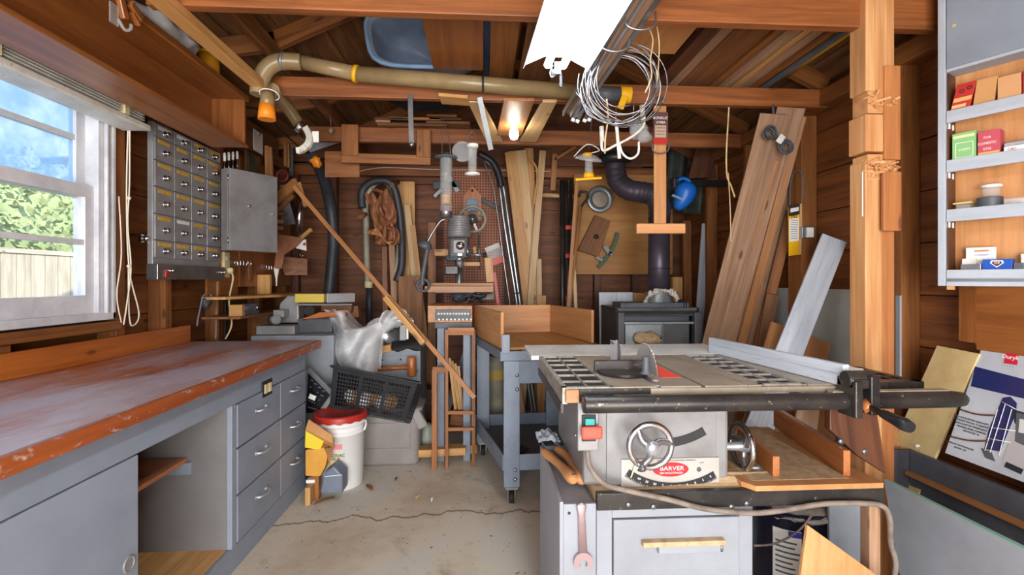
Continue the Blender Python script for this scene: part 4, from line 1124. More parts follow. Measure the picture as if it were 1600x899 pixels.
MB().box((1.262, 1.52, 0), (1.30, 1.56, .545)).build('leg', M['grey_wood'], t, .002); MB().box((1.262, 2.08, 0), (1.30, 2.12, .545)).build('leg', M['grey_wood'], t, .002)
# sawdust heaps
def heap(c, rx, ry, h, n=22):
    c = V(c)
    def fn(u, v):
        x, y = u * 2 - 1, v * 2 - 1; r = min(1, math.hypot(x, y)); f = (1 - r * r)
        s = 1 / max(1, math.hypot(x, y)) if True else 1
        return c + V((x * s * rx, y * s * ry, h * f * (1 + .8 * mnoise.noise(V((x * 3, y * 3, c.x * 7))))))
    return MB().surf(fn, n, n)
tag(heap((.85, 1.60, .5995), .46, .06, .02).build('sawdust', M['dust']), 'fine sawdust heaped along the front of the saw stand top', 'sawdust', None, 'stuff')
# narrow annex cabinet at the left
t = thing('side_cabinet', 'narrow pale grey box cabinet holding tools, attached left of the saw stand', 'cabinet', (.3, 1.75, 0))
X0 = .237
mb = MB().box((X0, 1.50, 0), (X0 + .012, 2.02, .58)).box((X0 + .012, 1.50, 0), (.352, 1.515, .572)).box((X0 + .012, 2.005, 0), (.352, 2.02, .58)).box((.345, 1.515, 0), (.355, 2.005, .56)).box((X0 + .012, 1.515, .556), (.345, 2.005, .566))
mb.build('box_panels', M['cabgrey'], t, .002)
MB().cyl((X0 + .03, 1.499, .545), (X0 + .03, 1.503, .545), .005, n=8).build('screw_hole', M['ink'], t)
# two wooden saw handles on it
for i, (pp, lab) in enumerate(((((848, 705), (862, 716), (880, 732), (897, 752)), 'curved wooden saw handle lying on the side cabinet, nearer its outer edge'), (((868, 702), (884, 712), (900, 736), (911, 752)), 'curved wooden saw handle lying on the side cabinet, nearer the saw switch'))):
    zz = .60
    ps = [pZ(x, y, zz) for x, y in pp]
    t_ = thing('handsaw', lab, 'handle', ps[0], 'wooden saw handles')
    MB().ring(curve(ps, 5), [.010, .014, .016, .017, .017, .016, .015, .015, .015, .016, .017, .019, .021, .022, .019, .010][:16], 12).build('wooden_grip', M['pine'] if 0 else M['ply'], t_)
    MB().cyl(ps[3] + V((0, -.002, .018)), ps[3] + V((0, -.002, .0225)), .006, n=10).build('brass_screw', M['iron'], t_)
    a = ps[0]; MB().bar(a + V((.01, .14, -.01)), ps[1], .03, .003, (1, 0, .4)).build('blade', M['steel'], t_)
c = pZ(858, 690, .60) + V((.0, .05, 0))
def rag(u, v):
    x, y = u * 2 - 1, v * 2 - 1
    q = V((x * .045, y * .07, .012 * (1 - x * x) + .022 * mnoise.noise(V((x * 2.2, y * 2.2, 3)))))
    return c + q
one('cloth_rag', 'crumpled pale blue rag on the far end of the side cabinet', 'rag', MB().surf(rag, 18, 18), plain('pale_cloth', 'c8d4e0', .8), None, 0, solid=.002)
# wrench hanging on the annex
q0, q1 = p(908, 790, 1.492), p(911, 870, 1.492)
t = thing('wrench', 'long flat pinkish steel open-ended wrench hanging on the side cabinet front', 'wrench', q1)
mb = MB().ring([q0 + V((0, 0, .008)), q0, q0 + (q1 - q0) * .2, q1], [.006, .0165, .011, .014], 12)
for i in range(len(mb.v)): mb.v[i].y = 1.490 + (mb.v[i].y - q0.y) * .32
mb.build('wrench_shank', plain('pinkish_steel', 'b49a9c', .4, .5), t)
mb = MB(); pts = []
for a in [math.radians(x) for x in range(-50, 231, 20)]: pts.append((math.cos(a), math.sin(a)))
h = q1 + V((.0, 0, -.015)); Rw = .030
outer = [V((h.x + Rw * x, 1.485, h.z + Rw * y)) for x, y in pts]; inner = [V((h.x + Rw * .42 * x, 1.485, h.z - .004 + Rw * .42 * y)) for x, y in pts]
for i in range(len(pts) - 1): mb.quad4([outer[i], outer[i + 1], inner[i + 1], inner[i]], .009, 0, (0, -1, 0))
mb.build('wrench_jaw', bpy.data.materials['pinkish_steel'], t)
MB().cyl(q0 + V((0, -.006, .004)), q0 + V((0, -.003, .004)), .006, n=10).build('hanging_nail', M['steel'], t)
# power cable
ps = [p(918, 706, 1.52), p(922, 730, 1.50), p(944, 756, 1.50), p(985, 768, 1.50), p(1045, 781, 1.490), p(1100, 795, 1.488), p(1165, 802, 1.487), p(1215, 799, 1.487), p(1285, 788, 1.487), p(1350, 787, 1.487), p(1380, 792, 1.487), p(1390, 812, 1.49), p(1392, 850, 1.50), p(1398, 899, 1.52), V((1.30, 1.56, .01))]
one('power_cable', 'thick dusty power cable running from the switch along the saw stand', 'cable', MB().tube(ps, .0085, 10), M['cordg'])
# crosscut sled sitting on stand
t = thing('plywood_sled', 'small plywood sled with two upright rails, right of the side handwheel', 'sled', (1.05, 1.8, .6))
MB().quad4([(.862, 1.49, .618), (1.285, 1.49, .618), (1.285, 1.60, .618), (1.22, 2.1, .618), (.835, 2.1, .618), (.835, 1.53, .618)], .017, 0, (0, 0, 1)).build('sled_base', M['ply'], t, .001)
MB().box((.87, 1.53, .6185), (1.20, 2.05, .6195)).build('dust_film', M['dust'], t)
A, B = V((1.205, 1.545, .662)), V((1.30, 2.09, .662))
MB().bar(A, B, .085, .022, (1, 0, 0)).build('long_rail', M['orange'], t, .002)
A, B = V((.965, 1.55, .654)), V((1.01, 1.86, .654))
MB().bar(A, B, .068, .022, (1, 0, 0)).build('short_rail', M['orange'], t, .002)
# black drum and things below
q = p(1233, 850, 1.95)
t = thing('black_drum', 'glossy black drum with a printed label, under the stand top', 'drum', (q.x, 1.95, 0))
zt_ = p(1233, 806, 1.82).z
MB().lathe([(.0, 0), (.145, 0), (.15, .01), (.15, zt_ - .03), (.155, zt_ - .02), (.155, zt_), (.14, zt_), (0, zt_ - .01)], (q.x, 1.95, 0), (0, 0, 1), 32).build('drum_body', plain('black_gloss', '16182a', .25), t)
def lab(u, v):
    a = math.radians(-165 + 38 * u + 20); r = .1515
    return V((q.x + r * math.cos(a), 1.95 + r * math.sin(a), zt_ - .06 - .22 * v))
lb = MB().surf(lab, 8, 2).build('drum_label', M['paper'], t)
def band(z0, z1, u0, u1, r, mat, nm):
    def fn(u, v):
        a = math.radians(-145 + 38 * (u0 + (u1 - u0) * u)); return V((q.x + r * math.cos(a), 1.95 + r * math.sin(a), z0 + (z1 - z0) * v))
    return MB().surf(fn, 8, 1).build(nm, mat, lb)
band(zt_ - .062, zt_ - .085, .55, 1, .1520, plain('purple_ink', '3c34a0', .5), 'label_band')
for k in range(7): band(zt_ - .105 - k * .02, zt_ - .112 - k * .02, .1, random.uniform(.7, .95), .1520, M['dgrey'], 'label_line')
def fl(u, v):
    a = 2 * PI * v; r = .16 * u
    return V((q.x + .02 + r * math.cos(a), 1.93 + r * .9 * math.sin(a), zt_ + .016 + .02 * mnoise.noise(V((u * 4 * math.cos(a), u * 4 * math.sin(a), 1))) - .035 * u ** 3))
one('dust_cloth', 'grey fluffy dusty cloth lying over the black drum', 'cloth', MB().surf(fl, 10, 32), paint('dusty_felt', '9a9288', '6e665e', .95, 40, .8, bstr=.5), None, 0, solid=.012)
one('cable', 'thin pale wire curving across the front of the black drum', 'wire', MB().tube([p(1178, 853, 1.775), p(1210, 850, 1.775), p(1245, 832, 1.78), p(1268, 806, 1.79)], .004), M['cordg'])
y = 1.44
one('plywood_offcut', 'pale plywood offcut with a sloping top edge leaning in front of the drum', 'plywood', MB().quad4([p(1262, 821, y), p(1250, 905, y - .0), V((p(1250, 905, y).x, y - .05, 0)), V((1.30, y - .05, 0)), p(1392, 915, y - .02)], .012, 0, (0, -1, .12)), M['ply'], None, .001)
y = 1.78
one('painted_sheet', 'grey painted board standing behind the plywood offcut under the stand', 'board', MB().quad4([V((p(1296, 800, y).x, y, p(0, 790, y).z)), V((p(1296, 800, y).x, y, 0)), V((1.52, y, 0)), V((1.52, y, p(0, 785, y).z))], .012, 0, (0, -1, 0)), M['grey'], None, .001)
one('cardboard_box', 'small brown cardboard box behind the drum under the stand', 'box', MB().box((1.30, 2.02, 0), (1.38, 2.3, .42)), M['card'], None, .002)
# ================================================================== RIGHT SIDE
# hardware shelf unit, turned a little to the room
E0 = p(1465, 300, 1.80); E0.z = 0; su = V((.48, -.877, 0)).normalized(); sn = V((su.y, -su.x, 0)); sn = -sn if sn.x > 0 else sn   # sn points into the room
def tp(px):
    d = ray(px, 438); return (E0.y * d.x - E0.x * d.y) / (su.x * d.y - su.y * d.x)
def sz(px, y):
    d = ray(px, y); return CAM_H + d.z * (E0.y + su.y * tp(px)) / d.y
def sb(mb, u0, u1, d0, d1, z0, z1, m=0):
    """d measured back from the shelf front"""
    return mb.frame(E0 + su * ((u0 + u1) / 2) - sn * ((d0 + d1) / 2) + V((0, 0, (z0 + z1) / 2)), (su, -sn, V((0, 0, 1))), (abs(u1 - u0), abs(d1 - d0), abs(z1 - z0)), m)
LS, DS = .24, .085
t = thing('hardware_shelf', 'grey painted wall shelf unit full of small boxes, at the right edge', 'shelf unit', tuple(E0 + V((0, 0, 1.24))))
ZS = [sz(1478, 174), sz(1478, 251), sz(1478, 328), sz(1478, 422)]
ZB0 = sz(1478, 447); ZD = sz(1478, 113)
mb = MB(); sb(mb, 0, .024, 0, DS + .01, ZB0, 2.42); mb.build('side_panel', M['shelfgrey'], t, .002)
mb = MB(); sb(mb, .02, LS, DS, DS + .008, ZB0, 2.42); mb.build('back_panel', M['plyboard'] if 0 else M['ply'], t)
mb = MB(); sb(mb, .026, LS, .0, .012, ZD + .012, 2.42); dr = mb.build('upper_door', M['bench'], t, .002)
q = E0 + su * tp(1491) + V((0, 0, sz(1491, 40))) + sn * .001
MB().lathe([(.007, .001), (0, .0012)], q, sn, 12).build('knot_hole', M['pale'], dr)
mb = MB(); sb(mb, .026, LS, .0, DS, ZD - .001, ZD + .011); mb.build('door_rail', M['shelfgrey'], t, .001)
for z in ZS:
    mb = MB(); sb(mb, .026, LS, .010, DS, z - .012 - .012, z - .012); sb(mb, .026, LS, 0, .010, z - .047, z); mb.build('shelf', M['shelfgrey'], t, .0015)
    mb = MB()
    for d in (.012, .05): sb(mb, .024, .034, d, d + .006, z - .068, z - .047)
    mb.build('shelf_clip', M['white'], t)
mb = MB(); sb(mb, .026, LS, .0, .012, ZB0, ZB0 + .03); sb(mb, .026, LS, .012, DS, ZB0, ZB0 + .01); mb.build('bottom_rail', M['shelfgrey'], t, .001)
mb = MB(); sb(mb, .0245, .030, .012, DS, ZB0 + .012, ZD - .003); mb.build('dark_end_lining', M['dark'], t)
def item(name, lab_, cat, px0, px1, ytop, zi, d0, d1, mat, lean=0, grp=None, bev=.001):
    u0, u1 = tp(px0), tp(px1); z0 = ZS[zi] - .012
    zt = sz((px0 + px1) / 2, ytop)
    mb = MB()
    sb(mb, u0, u1, d0, d1, z0, zt)
    if lean:
        for v in mb.v: v += su * (lean * (v.z - z0))
    return one(name, lab_, cat, mb, mat, grp, bev), (u0, u1, z0, zt, d0)
def face(txt, px, y, size, d0, mat, par, sx=1, tilt=0):
    u = tp(px); z = sz(px, y); c = E0 + su * u - sn * (d0 - .0008) + V((0, 0, z))
    return text_mesh(txt, size, c, su, V((0, 0, 1)), mat, 'lettering', par, .0002, sx=sx)
def fpatch(px0, px1, y0, y1, d0, mat, par, name='print_patch', lean=0, z0=0):
    um = (px0 + px1) / 2
    mb = MB(); sb(mb, tp(px0), tp(px1), d0 - .0008, d0, sz(um, y0), sz(um, y1))
    if lean:
        for v in mb.v: v += su * (lean * (v.z - z0))
    return mb.build(name, mat, par)
o, k_ = item('paperback_box', 'red and orange illustrated box leaning on the top open shelf', 'box', 1481, 1511, 131, 0, .015, .045, plain('box_red', 'b8281c', .45), .22)
fpatch(1482, 1510, 158, 152, .015, plain('box_tan', 'e0a868', .6), o, lean=.22, z0=ZS[0] - .012)
fpatch(1482, 1504, 168, 163, .015, plain('box_tan2', 'e8b87c', .6), o, lean=.22, z0=ZS[0] - .012)
for px, y in ((1490, 144), (1502, 138)):
    c = E0 + su * (tp(px) + .02) - sn * .0145 + V((0, 0, sz(px, y))); MB().torus(c, .006, .002, sn, 12, 6).build('printed_flower', M['ink'], o)
item('card_box', 'plain tan cardboard box beside the red box on the top open shelf', 'box', 1517, 1550, 122, 0, .015, .05, M['card'], .12)
item('card_box', 'tan cardboard box nearest the right edge on the top open shelf', 'box', 1557, 1594, 116, 0, .012, .06, paint('pale_card', 'dca878', 'cc9868', .7, 3, .3), 0)
item('red_box', 'narrow red box cut by the right edge on the top open shelf', 'box', 1596, 1615, 108, 0, .012, .06, plain('box_crimson', 'a8202c', .5), 0)
o, _k = item('green_box', 'small light green box with a white printed square on the second shelf', 'box', 1486, 1523, 206, 1, .012, .065, plain('box_green', '86bc78', .5))
fpatch(1488, 1521, 214, 210, .012, plain('box_cream', 'e8dca8', .6), o)
u0_, u1_ = tp(1491), tp(1518)
mb = MB(); zc, zd = sz(1505, 245), sz(1505, 222)
for a_, b_, c_, d_ in ((u0_, u1_, zc, zc + .0015), (u0_, u1_, zd, zd + .0015), (u0_, u0_ + .0015, zc, zd), (u1_, u1_ + .0015, zc, zd)): sb(mb, a_, b_, .0112, .012, c_, d_)
mb.build('printed_square', M['inkw'], o)
face('SWEET', 1505, 233, .011, .012, M['inkw'], o)
o, _k = item('pink_box', 'small pink box with white lettering on the second shelf beside the green one', 'box', 1526, 1561, 203, 1, .012, .065, plain('box_pink', 'c04858', .5))
for s_, y in (('FOR', 214), ('DOMESTIC', 223), ('ETIIS', 232)): face(s_, 1541, y, .0125, .012, M['inkw'], o, .85)
fpatch(1527, 1560, 240, 236, .012, bpy.data.materials['box_tan'], o)
o, _k = item('silver_packet', 'flat silver and white packet on the second shelf', 'packet', 1567, 1612, 226, 1, .01, .06, M['paper'])
face('C8D', 1580, 232, .012, .01, M['red'], o)
item('grey_packet', 'flat dark grey packet lying on the silver one', 'packet', 1566, 1612, 219, 1, .02, .06, M['steel'])
bpy.data.objects['grey_packet'].location.z += 0
u0, u1 = tp(1487), tp(1516); z0 = ZS[2] - .012
t2 = thing('yellow_tray', 'small clear tray with yellowish rim on the third shelf', 'tray', E0 + su * u0 + V((0, 0, z0)))
mb = MB(); sb(mb, u0 + .008, u1 - .006, .02, .06, z0, z0 + .03); mb.build('tray_cup', M['clear'], t2)
mb = MB(); sb(mb, u0, u1, .012, .066, z0 + .031, z0 + .036); mb.build('tray_rim', plain('yellowed_plastic', 'd8c470', .4), t2)
uc = (tp(1519) + tp(1562)) / 2; r = (tp(1562) - tp(1519)) / 2
c = E0 + su * uc - sn * (.012 + r * .95) + V((0, 0, z0))
t2 = thing('ribbed_canister', 'low ribbed dark grey round canister on the third shelf', 'canister', c)
pr = []
for i in range(9): pr += [(r, .001 + i * .0055), (r * .95, .004 + i * .0055)]
MB().lathe([(0, 0)] + pr + [(0, .05)], c, (0, 0, 1), 28).build('canister_body', M['dgrey'], t2)
c2 = c + su * .004 + V((0, 0, .0505))
t2 = thing('plastic_cup', 'clear cup with a white lid standing on the ribbed canister', 'cup', c2)
MB().lathe([(0, 0), (.022, 0), (.026, .034)], c2, (0, 0, 1), 24).build('cup_body', M['clear'], t2)
MB().lathe([(.0, .034), (.029, .034), (.030, .041), (.027, .043), (0, .043)], c2, (0, 0, 1), 24).build('lid', M['white'], t2)
u0, u1 = tp(1567), tp(1606)
t2 = thing('clear_tray', 'clear divided plastic tray at the right of the third shelf', 'tray', E0 + su * u0 + V((0, 0, z0)))
mb = MB(); sb(mb, u0, u1, .012, .06, z0, z0 + .003); sb(mb, u0, u1, .012, .014, z0, z0 + .032); sb(mb, u0, u0 + .002, .012, .06, z0, z0 + .032); sb(mb, (u0 + u1) / 2, (u0 + u1) / 2 + .002, .012, .06, z0, z0 + .032); sb(mb, u0, u1, .058, .06, z0, z0 + .032); mb.build('tray_body', M['clear'], t2)
mb = MB(); sb(mb, u0 + .008, u1 - .03, .02, .05, z0 + .0035, z0 + .02); mb.build('metal_parts', M['copper'], t2)
o, _k = item('hanging_packet', 'white packet with tan hanger mark and blue print at the back of the bottom shelf', 'packet', 1502, 1549, 386, 3, .05, .06, M['paper'])
fpatch(1515, 1538, 393, 390, .05, M['card'], o)
face('CURIADIY', 1527, 398, .009, .05, plain('blue_ink', '2450a8', .5), o)
item('grey_packet', 'low grey flat packet in front on the bottom shelf', 'packet', 1499, 1531, 413, 3, .012, .04, M['steel'])
item('white_bits', 'small crumpled white packet on the bottom shelf at left', 'packet', 1497, 1520, 404, 3, .041, .049, M['offwhite'])
o, _k = item('blue_box', 'small blue box with a white and red emblem on the bottom shelf', 'box', 1533, 1580, 405, 3, .012, .045, plain('box_blue', '1c50b0', .4))
u = tp(1556)
def gem(w, h, mat, nm, dd):
    zc = sz(1556, 412.5); c = E0 + su * u - sn * (.012 - dd) + V((0, 0, zc))
    pts = [c - su * w + V((0, 0, h)), c + su * w + V((0, 0, h)), c + su * w * 1.25 + V((0, 0, h * .3)), c + V((0, 0, -h)), c - su * w * 1.25 + V((0, 0, h * .3))]
    MB().quad4(pts, .0004, 0, sn).build(nm, mat, o)
gem(.015, .013, M['inkw'], 'white_emblem', .0005); gem(.011, .0095, M['ink'], 'dark_emblem', .0010)
face('CLB', 1556, 410.5, .009, .0108, M['inkw'], o); gem(.004, .005, M['red'], 'red_emblem', .0020)
item('black_box', 'dark grey small box right of the blue one on the bottom shelf', 'box', 1582, 1598, 411, 3, .012, .045, M['dgrey'])
item('white_tub', 'small white tub at the right edge of the bottom shelf', 'tub', 1589, 1612, 396, 3, .046, .07, M['offwhite'])
one('brass_corner', 'small pale brass plate under the hardware shelf corner', 'plate', sb(MB(), .028, .05, -.001, .012, ZB0 - .014, ZB0 - .001), M['pine'])
# ---- wall sheets
one('grey_sheet', 'large grey sheet of board standing against the right wall behind the post', 'sheet', MB().bar((1.915, 2.80, 0), (1.925, 2.80, 1.22), 1.22, .010, (-1, 0, 0)), paint('grey_sheet_paint', 'a6aaa6', '96988f', .5, 3, .5))
one('hardboard_sheet', 'orange-brown hardboard sheet on the right wall under the hardware shelf', 'panel', MB().box((1.91, pX(1500, 500, 1.915).y, pX(1500, 533, 1.915).z), (1.925, 1.78, 1.27)).box((1.912, 1.5, 1.0), (1.925, 1.779, 1.27)), M['cab'])
one('card_sheet', 'tan cardboard sheet with a folded top corner, just left of the post', 'cardboard', MB().quad4([pX(1328, 388, 1.90), pX(1328, 458, 1.90), pX(1356, 460, 1.90), pX(1356, 372, 1.90), pX(1350, 358, 1.90)], .006, 0, (-1, 0, 0)), M['card'])
a = pX(1331, 513, 1.85); one('wood_block', 'short pale wooden block sticking out left of the post', 'block', MB().bar(p(1331, 513, 1.92), p(1358, 513, 1.92), .045, .03), M['pine'], None, .002)
one('white_strip', 'narrow white card strip hanging on the left side of the post', 'strip', MB().bar(p(1350.5, 268, 1.86), p(1350.5, 338, 1.86), .018, .004), M['paper'])
one('grey_strip', 'narrow grey strip running up the post right side near its foot', 'strip', MB().bar(p(1404, 462, 1.90), p(1404, 600, 1.90), .008, .02), M['grey'])
# saw blade pack
y = 2.80
t = thing('blade_pack', 'yellow and black carded saw blade pack hanging on the right wall stud', 'packet', p(1243, 400, y))
A, B, C_, D = p(1232, 323, y), p(1254, 318, y), p(1252, 398, y), p(1233, 400, y)
MB().quad4([A, D, C_, B], .006, 0, (0, -1, 0)).build('card_back', M['yellow'], t)
def blend(u, v): return A * (1 - u) * (1 - v) + B * u * (1 - v) + D * (1 - u) * v + C_ * u * v
for (u0, u1, v0, v1, m, nm, dd) in ((0, .8, 0, .2, M['ink'], 'black_header', .001), (.12, .72, .05, .13, M['paper'], 'white_label', .002), (.02, .75, .26, .72, M['paper'], 'printed_text_area', .001), (.80, .95, .02, .98, M['pale'], 'clear_edge', .003)):
    pp = [blend(u0, v0), blend(u0, v1), blend(u1, v1), blend(u1, v0)]; pp = [q + V((0, -dd, 0)) for q in pp]
    MB().quad4(pp, .0008, 0, (0, -1, 0)).build(nm, m, t)
c = blend(.4, .225) + V((0, -.002, 0)); text_mesh('M2', .03, c, (1, 0, 0), (0, 0, 1), M['ink'], 'lettering', t)
for k in range(9): c = blend(.4, .3 + k * .045) + V((0, -.002, 0)); MB().bar(c - V((.022, 0, 0)), c + V((.022, 0, 0)), .003, .0004).build('text_line', M['dgrey'], t)
MB().tube([p(1234, 322, y), p(1235, 290, y), p(1239, 272, y), p(1246, 266, y), p(1254, 275, y), p(1256, 295, y), p(1254, 320, y)], .005).build('blade_loop', M['dgrey'], t)
t = thing('light_switch', 'small metal box with a white switch on the right wall stud', 'switch', p(1262, 364, 2.8))
MB().box(p(1254, 372, 2.77), p(1268, 355, 2.80)).build('metal_box', M['steel'], t, .002); MB().box(p(1262, 371, 2.755), p(1269, 356, 2.77)).build('switch_plate', M['white'], t, .002)
# leaning lumber
def lean(name, lab_, x0, y0, Y0, x1, y1, Y1, w, th, mat, grp=None, fc=(-.3, -1, 0), z=0, cat='board'):
    a, b = p(x0, y0, Y0), p(x1, y1, Y1)
    b = floor_ext(a, b, z)
    return plank(name, lab_, a, b, w, th, mat, fc, grp, cat)
G = 'lumber leaning in the right corner'
lean('leaning_board', 'wide weathered board leaning in the right corner, leftmost of the stack', 1209, 178, 2.66, 1116, 530, 3.33, .145, .025, M['grey_wood'], G)
lean('leaning_board', 'weathered board with the cord hank, second from left in the right corner', 1236, 168, 2.66, 1141, 530, 3.28, .145, .025, M['grey_wood'], G)
lean('leaning_board', 'narrow orange-edged board right of the cord hank board', 1252, 182, 2.67, 1160, 530, 3.18, .05, .03, M['copper'], G)
lean('leaning_board', 'short brown board in the middle of the leaning lumber', 1230, 297, 2.96, 1172, 530, 3.20, .085, .025, M['grey_wood'], G)
lean('leaning_board', 'slim reddish board leaning, right of the short brown board', 1236, 330, 2.94, 1187, 530, 3.12, .06, .025, M['stud'], G)
lean('leaning_board', 'shortest tan board at the right foot of the leaning lumber', 1207, 460, 3.0, 1194, 530, 3.04, .07, .02, M['mid'], G)
plank('bark_strip', 'golden bark-edged strip running down the leftmost weathered board', p(1212, 250, 2.77), p(1130, 530, 3.31), .03, .02, M['ply'], (-.3, -1, 0), G)
lean('white_plank', 'pale grey painted plank leaning across the grey sheet', 1303, 373, 2.55, 1235, 545, 2.40, .125, .02, M['ltgrey_board'], None, (-.4, -1, 0))
lean('leaning_board', 'low reddish board behind the rip fence, below the grey sheet', 1250, 520, 2.6, 1240, 560, 2.55, .32, .015, M['copper'], G)
lean('leaning_board', 'upright board offcut behind the saw, left of the bracket', 1270, 585, 2.35, 1262, 640, 2.3, .10, .02, M['grey_wood'], G)
lean('leaning_board', 'wide plywood offcut behind the saw, seen over the sled', 1300, 580, 2.45, 1285, 640, 2.38, .17, .012, M['ply'], G)
lean('leaning_board', 'small brown offcut standing just behind the post', 1362, 520, 2.15, 1360, 545, 2.13, .10, .02, M['mid'], G)
one('leaning_board', 'brown board lying slanted against the crate, right of the bracket', 'board', MB().bar(p(1384, 672, 2.07), p(1436, 702, 2.03), .14, .03, (-.3, -1, .5)), M['copper'], G, .003)
one('wood_wedge', 'thick reddish wooden wedge at the crate corner', 'block', MB().bar(p(1424, 700, 2.12), p(1448, 690, 2.06), .07, .06, (-.3, -1, .5)), M['mid'], None, .003)
# cord hank on the boards
c = p(1213, 222, 2.66)
t = thing('cord_hank', 'two bunches of dark cord tied with a white tag on the leaning lumber', 'cord', c)
for off, nm in (((-.035, 0, .05), 'upper_bunch'), ((.045, -.01, -.035), 'lower_bunch')):
    mb = MB(); cc = c + V(off)
    for k in range(7): mb.torus(cc + V((random.uniform(-.01, .01), random.uniform(-.02, .01), random.uniform(-.01, .01))), .034 + random.uniform(-.006, .006), .004, (random.uniform(-.4, .4), -1, random.uniform(-.4, .4)), 20, 6)
    mb.build(nm, M['dgrey'], t)
MB().rbox(c + V((0, -.04, .005)), (.035, .012, .05), 0, 0, .6).build('white_tie', M['white'], t, .003)
MB().tube([c + V((0, 0, .02)), c + V((-.003, .02, .10)), c + V((.0, .03, .22))], .008).build('hanging_strap', M['dgrey'], t)
one('twig', 'knotty branch stick tucked between the lumber and the wall plate', 'stick', MB().ring(curve([p(1222, 226, 2.85), p(1240, 212, 2.9), p(1262, 195, 3.0)], 4), [.008, .010, .011, .012, .013, .012, .014, .013, .012], 8), M['grey_wood'])
one('conduit', 'thin grey conduit rising along the right corner towards the beam', 'conduit', MB().tube([p(1122, 248, 3.9), p(1160, 225, 3.7), p(1198, 205, 3.4), p(1240, 182, 3.15)], .008), M['galv'])
# ---- crate and printed box
t = thing('grey_crate', 'long open-topped grey wooden crate on the floor at lower right', 'crate', (1.6, 1.4, 0))
zc = .55
BL0 = pX(1476, 708, 1.80)
MB().quad4([(1.44, 1.67, zc), (1.44, 1.55, 0), (1.44, .35, 0), (1.44, .35, zc)], .018, 0, (-1, 0, 0)).build('side_panel', M['grey'], t, .002)
MB().box((1.4405, .35, zc), (1.457, 1.67, zc + .003)).build('green_edge', paint('green_edge_paint', '7cb0a0', '98a89c', .5, 8, .7), t)
MB().box((1.80, .35, 0), (1.822, 1.955, min(zc, BL0.z - .004))).build('side_panel', M['dgrey'], t, .002)
MB().box((1.53, 1.957, 0), (1.822, 1.975, zc)).build('end_panel', paint('streaked_dark_board', '4a4a50', '26262a', .5, 3, .8, stretch=(.5, 6, 6)), t, .002)
MB().box((1.458, .35, 0), (1.80, 1.67, .02)).build('bottom_board', M['dgrey'], t)
MB().box((1.44, .33, 0), (1.822, .35, zc)).build('end_panel', M['grey'], t, .002)
MB().box((1.775, .352, zc - .10), (1.799, 1.95, zc - .085)).build('inner_ledge', M['copper'], t)
BL = pX(1476, 708, 1.80); BR = V((1.80, BL.y - .48, BL.z)); up = pX(1538, 530, 1.925) - BL
def bp(u, v, d=0):
    return BL + (BR - BL) * u + up * v + BN * d
BN = (BR - BL).cross(up).normalized()
if BN.x > 0: BN = -BN
t = thing('printed_carton', 'large glossy printed carton with a photo of an appliance, leaning on the crate at right', 'carton', BL)
def bq(u0, u1, v0, v1, d, mat, nm, par): return MB().quad4([bp(u0, v0, d), bp(u1, v0, d), bp(u1, v1, d), bp(u0, v1, d)], .0008, 0, BN).build(nm, mat, par)
def fu(px, py):
    """pixel to carton coordinates"""
    o_ = V((0, 0, CAM_H)); d = ray(px, py); s_ = (BL - o_).dot(BN) / d.dot(BN); q = o_ + d * s_ - BL
    e = (BR - BL); v = q.dot(up - e.normalized() * up.dot(e.normalized())) / (up - e.normalized() * up.dot(e.normalized())).length_squared
    u = (q - up * v).dot(e) / e.length_squared
    return u, v
bxm = paint('carton_print', 'c6ccd2', 'b4bac2', .25, 3, .4, bstr=0)
bo = MB().quad4([bp(0, 0), bp(1, 0), bp(1, 1), bp(0, 1)], .035, 0, BN).build('carton_body', bxm, t, .002)
navy = plain('navy_print', '232c62', .25)
def poly(pxs, d, mat, nm):
    pts = [bp(*fu(x, y), d) for x, y in pxs]; MB().quad4(pts, .0006, 0, BN).build(nm, mat, t)
poly([(1524, 573), (1620, 598), (1620, 628), (1517, 604)], .001, navy, 'navy_band')
poly([(1572, 551), (1592, 554), (1590, 571), (1569, 568)], .002, plain('logo_red', 'd0243c', .3), 'red_logo')
u, v = fu(1580, 559); text_mesh('Duryk', .022, bp(u, v, .003), (BR - BL), up, M['inkw'], 'logo_lettering', t)
u, v = fu(1577, 569); text_mesh('. . . . .', .018, bp(u, v - .01, .003), (BR - BL), up, M['ink'], 'logo_dots', t)
poly([(1567, 622), (1579, 620), (1589, 630), (1588, 645), (1563, 706), (1538, 702), (1545, 672)], .001, navy, 'appliance_photo')
poly([(1582, 640), (1620, 650), (1620, 668), (1586, 662)], .0012, M['ink'], 'appliance_photo')
poly([(1584, 668), (1620, 672), (1620, 740), (1566, 722)], .0012, plain('photo_grey', 'b8b4b4', .3), 'appliance_photo')
poly([(1589, 645), (1620, 652), (1620, 706), (1586, 690)], .0016, M['dgrey'], 'appliance_photo')
poly([(1594, 655), (1612, 658), (1611, 680), (1592, 676)], .002, plain('photo_light', 'd8d8d8', .3), 'appliance_photo')
poly([(1533, 700), (1550, 707), (1556, 722), (1540, 716)], .002, M['dgrey'], 'appliance_photo')
poly([(1573, 722), (1600, 734), (1596, 742), (1570, 730)], .002, M['ink'], 'appliance_photo')
def wl(a, b, r=.0012, m='inkw'): MB().cyl(bp(*fu(*a), .003), bp(*fu(*b), .003), r, n=6).build('printed_line', M[m], t)
for a, b in (((1560, 640), (1540, 705)), ((1572, 632), (1548, 708)), ((1582, 640), (1562, 712)), ((1545, 668), (1588, 674)), ((1541, 685), (1580, 692)), ((1566, 628), (1588, 640))): wl(a, b)
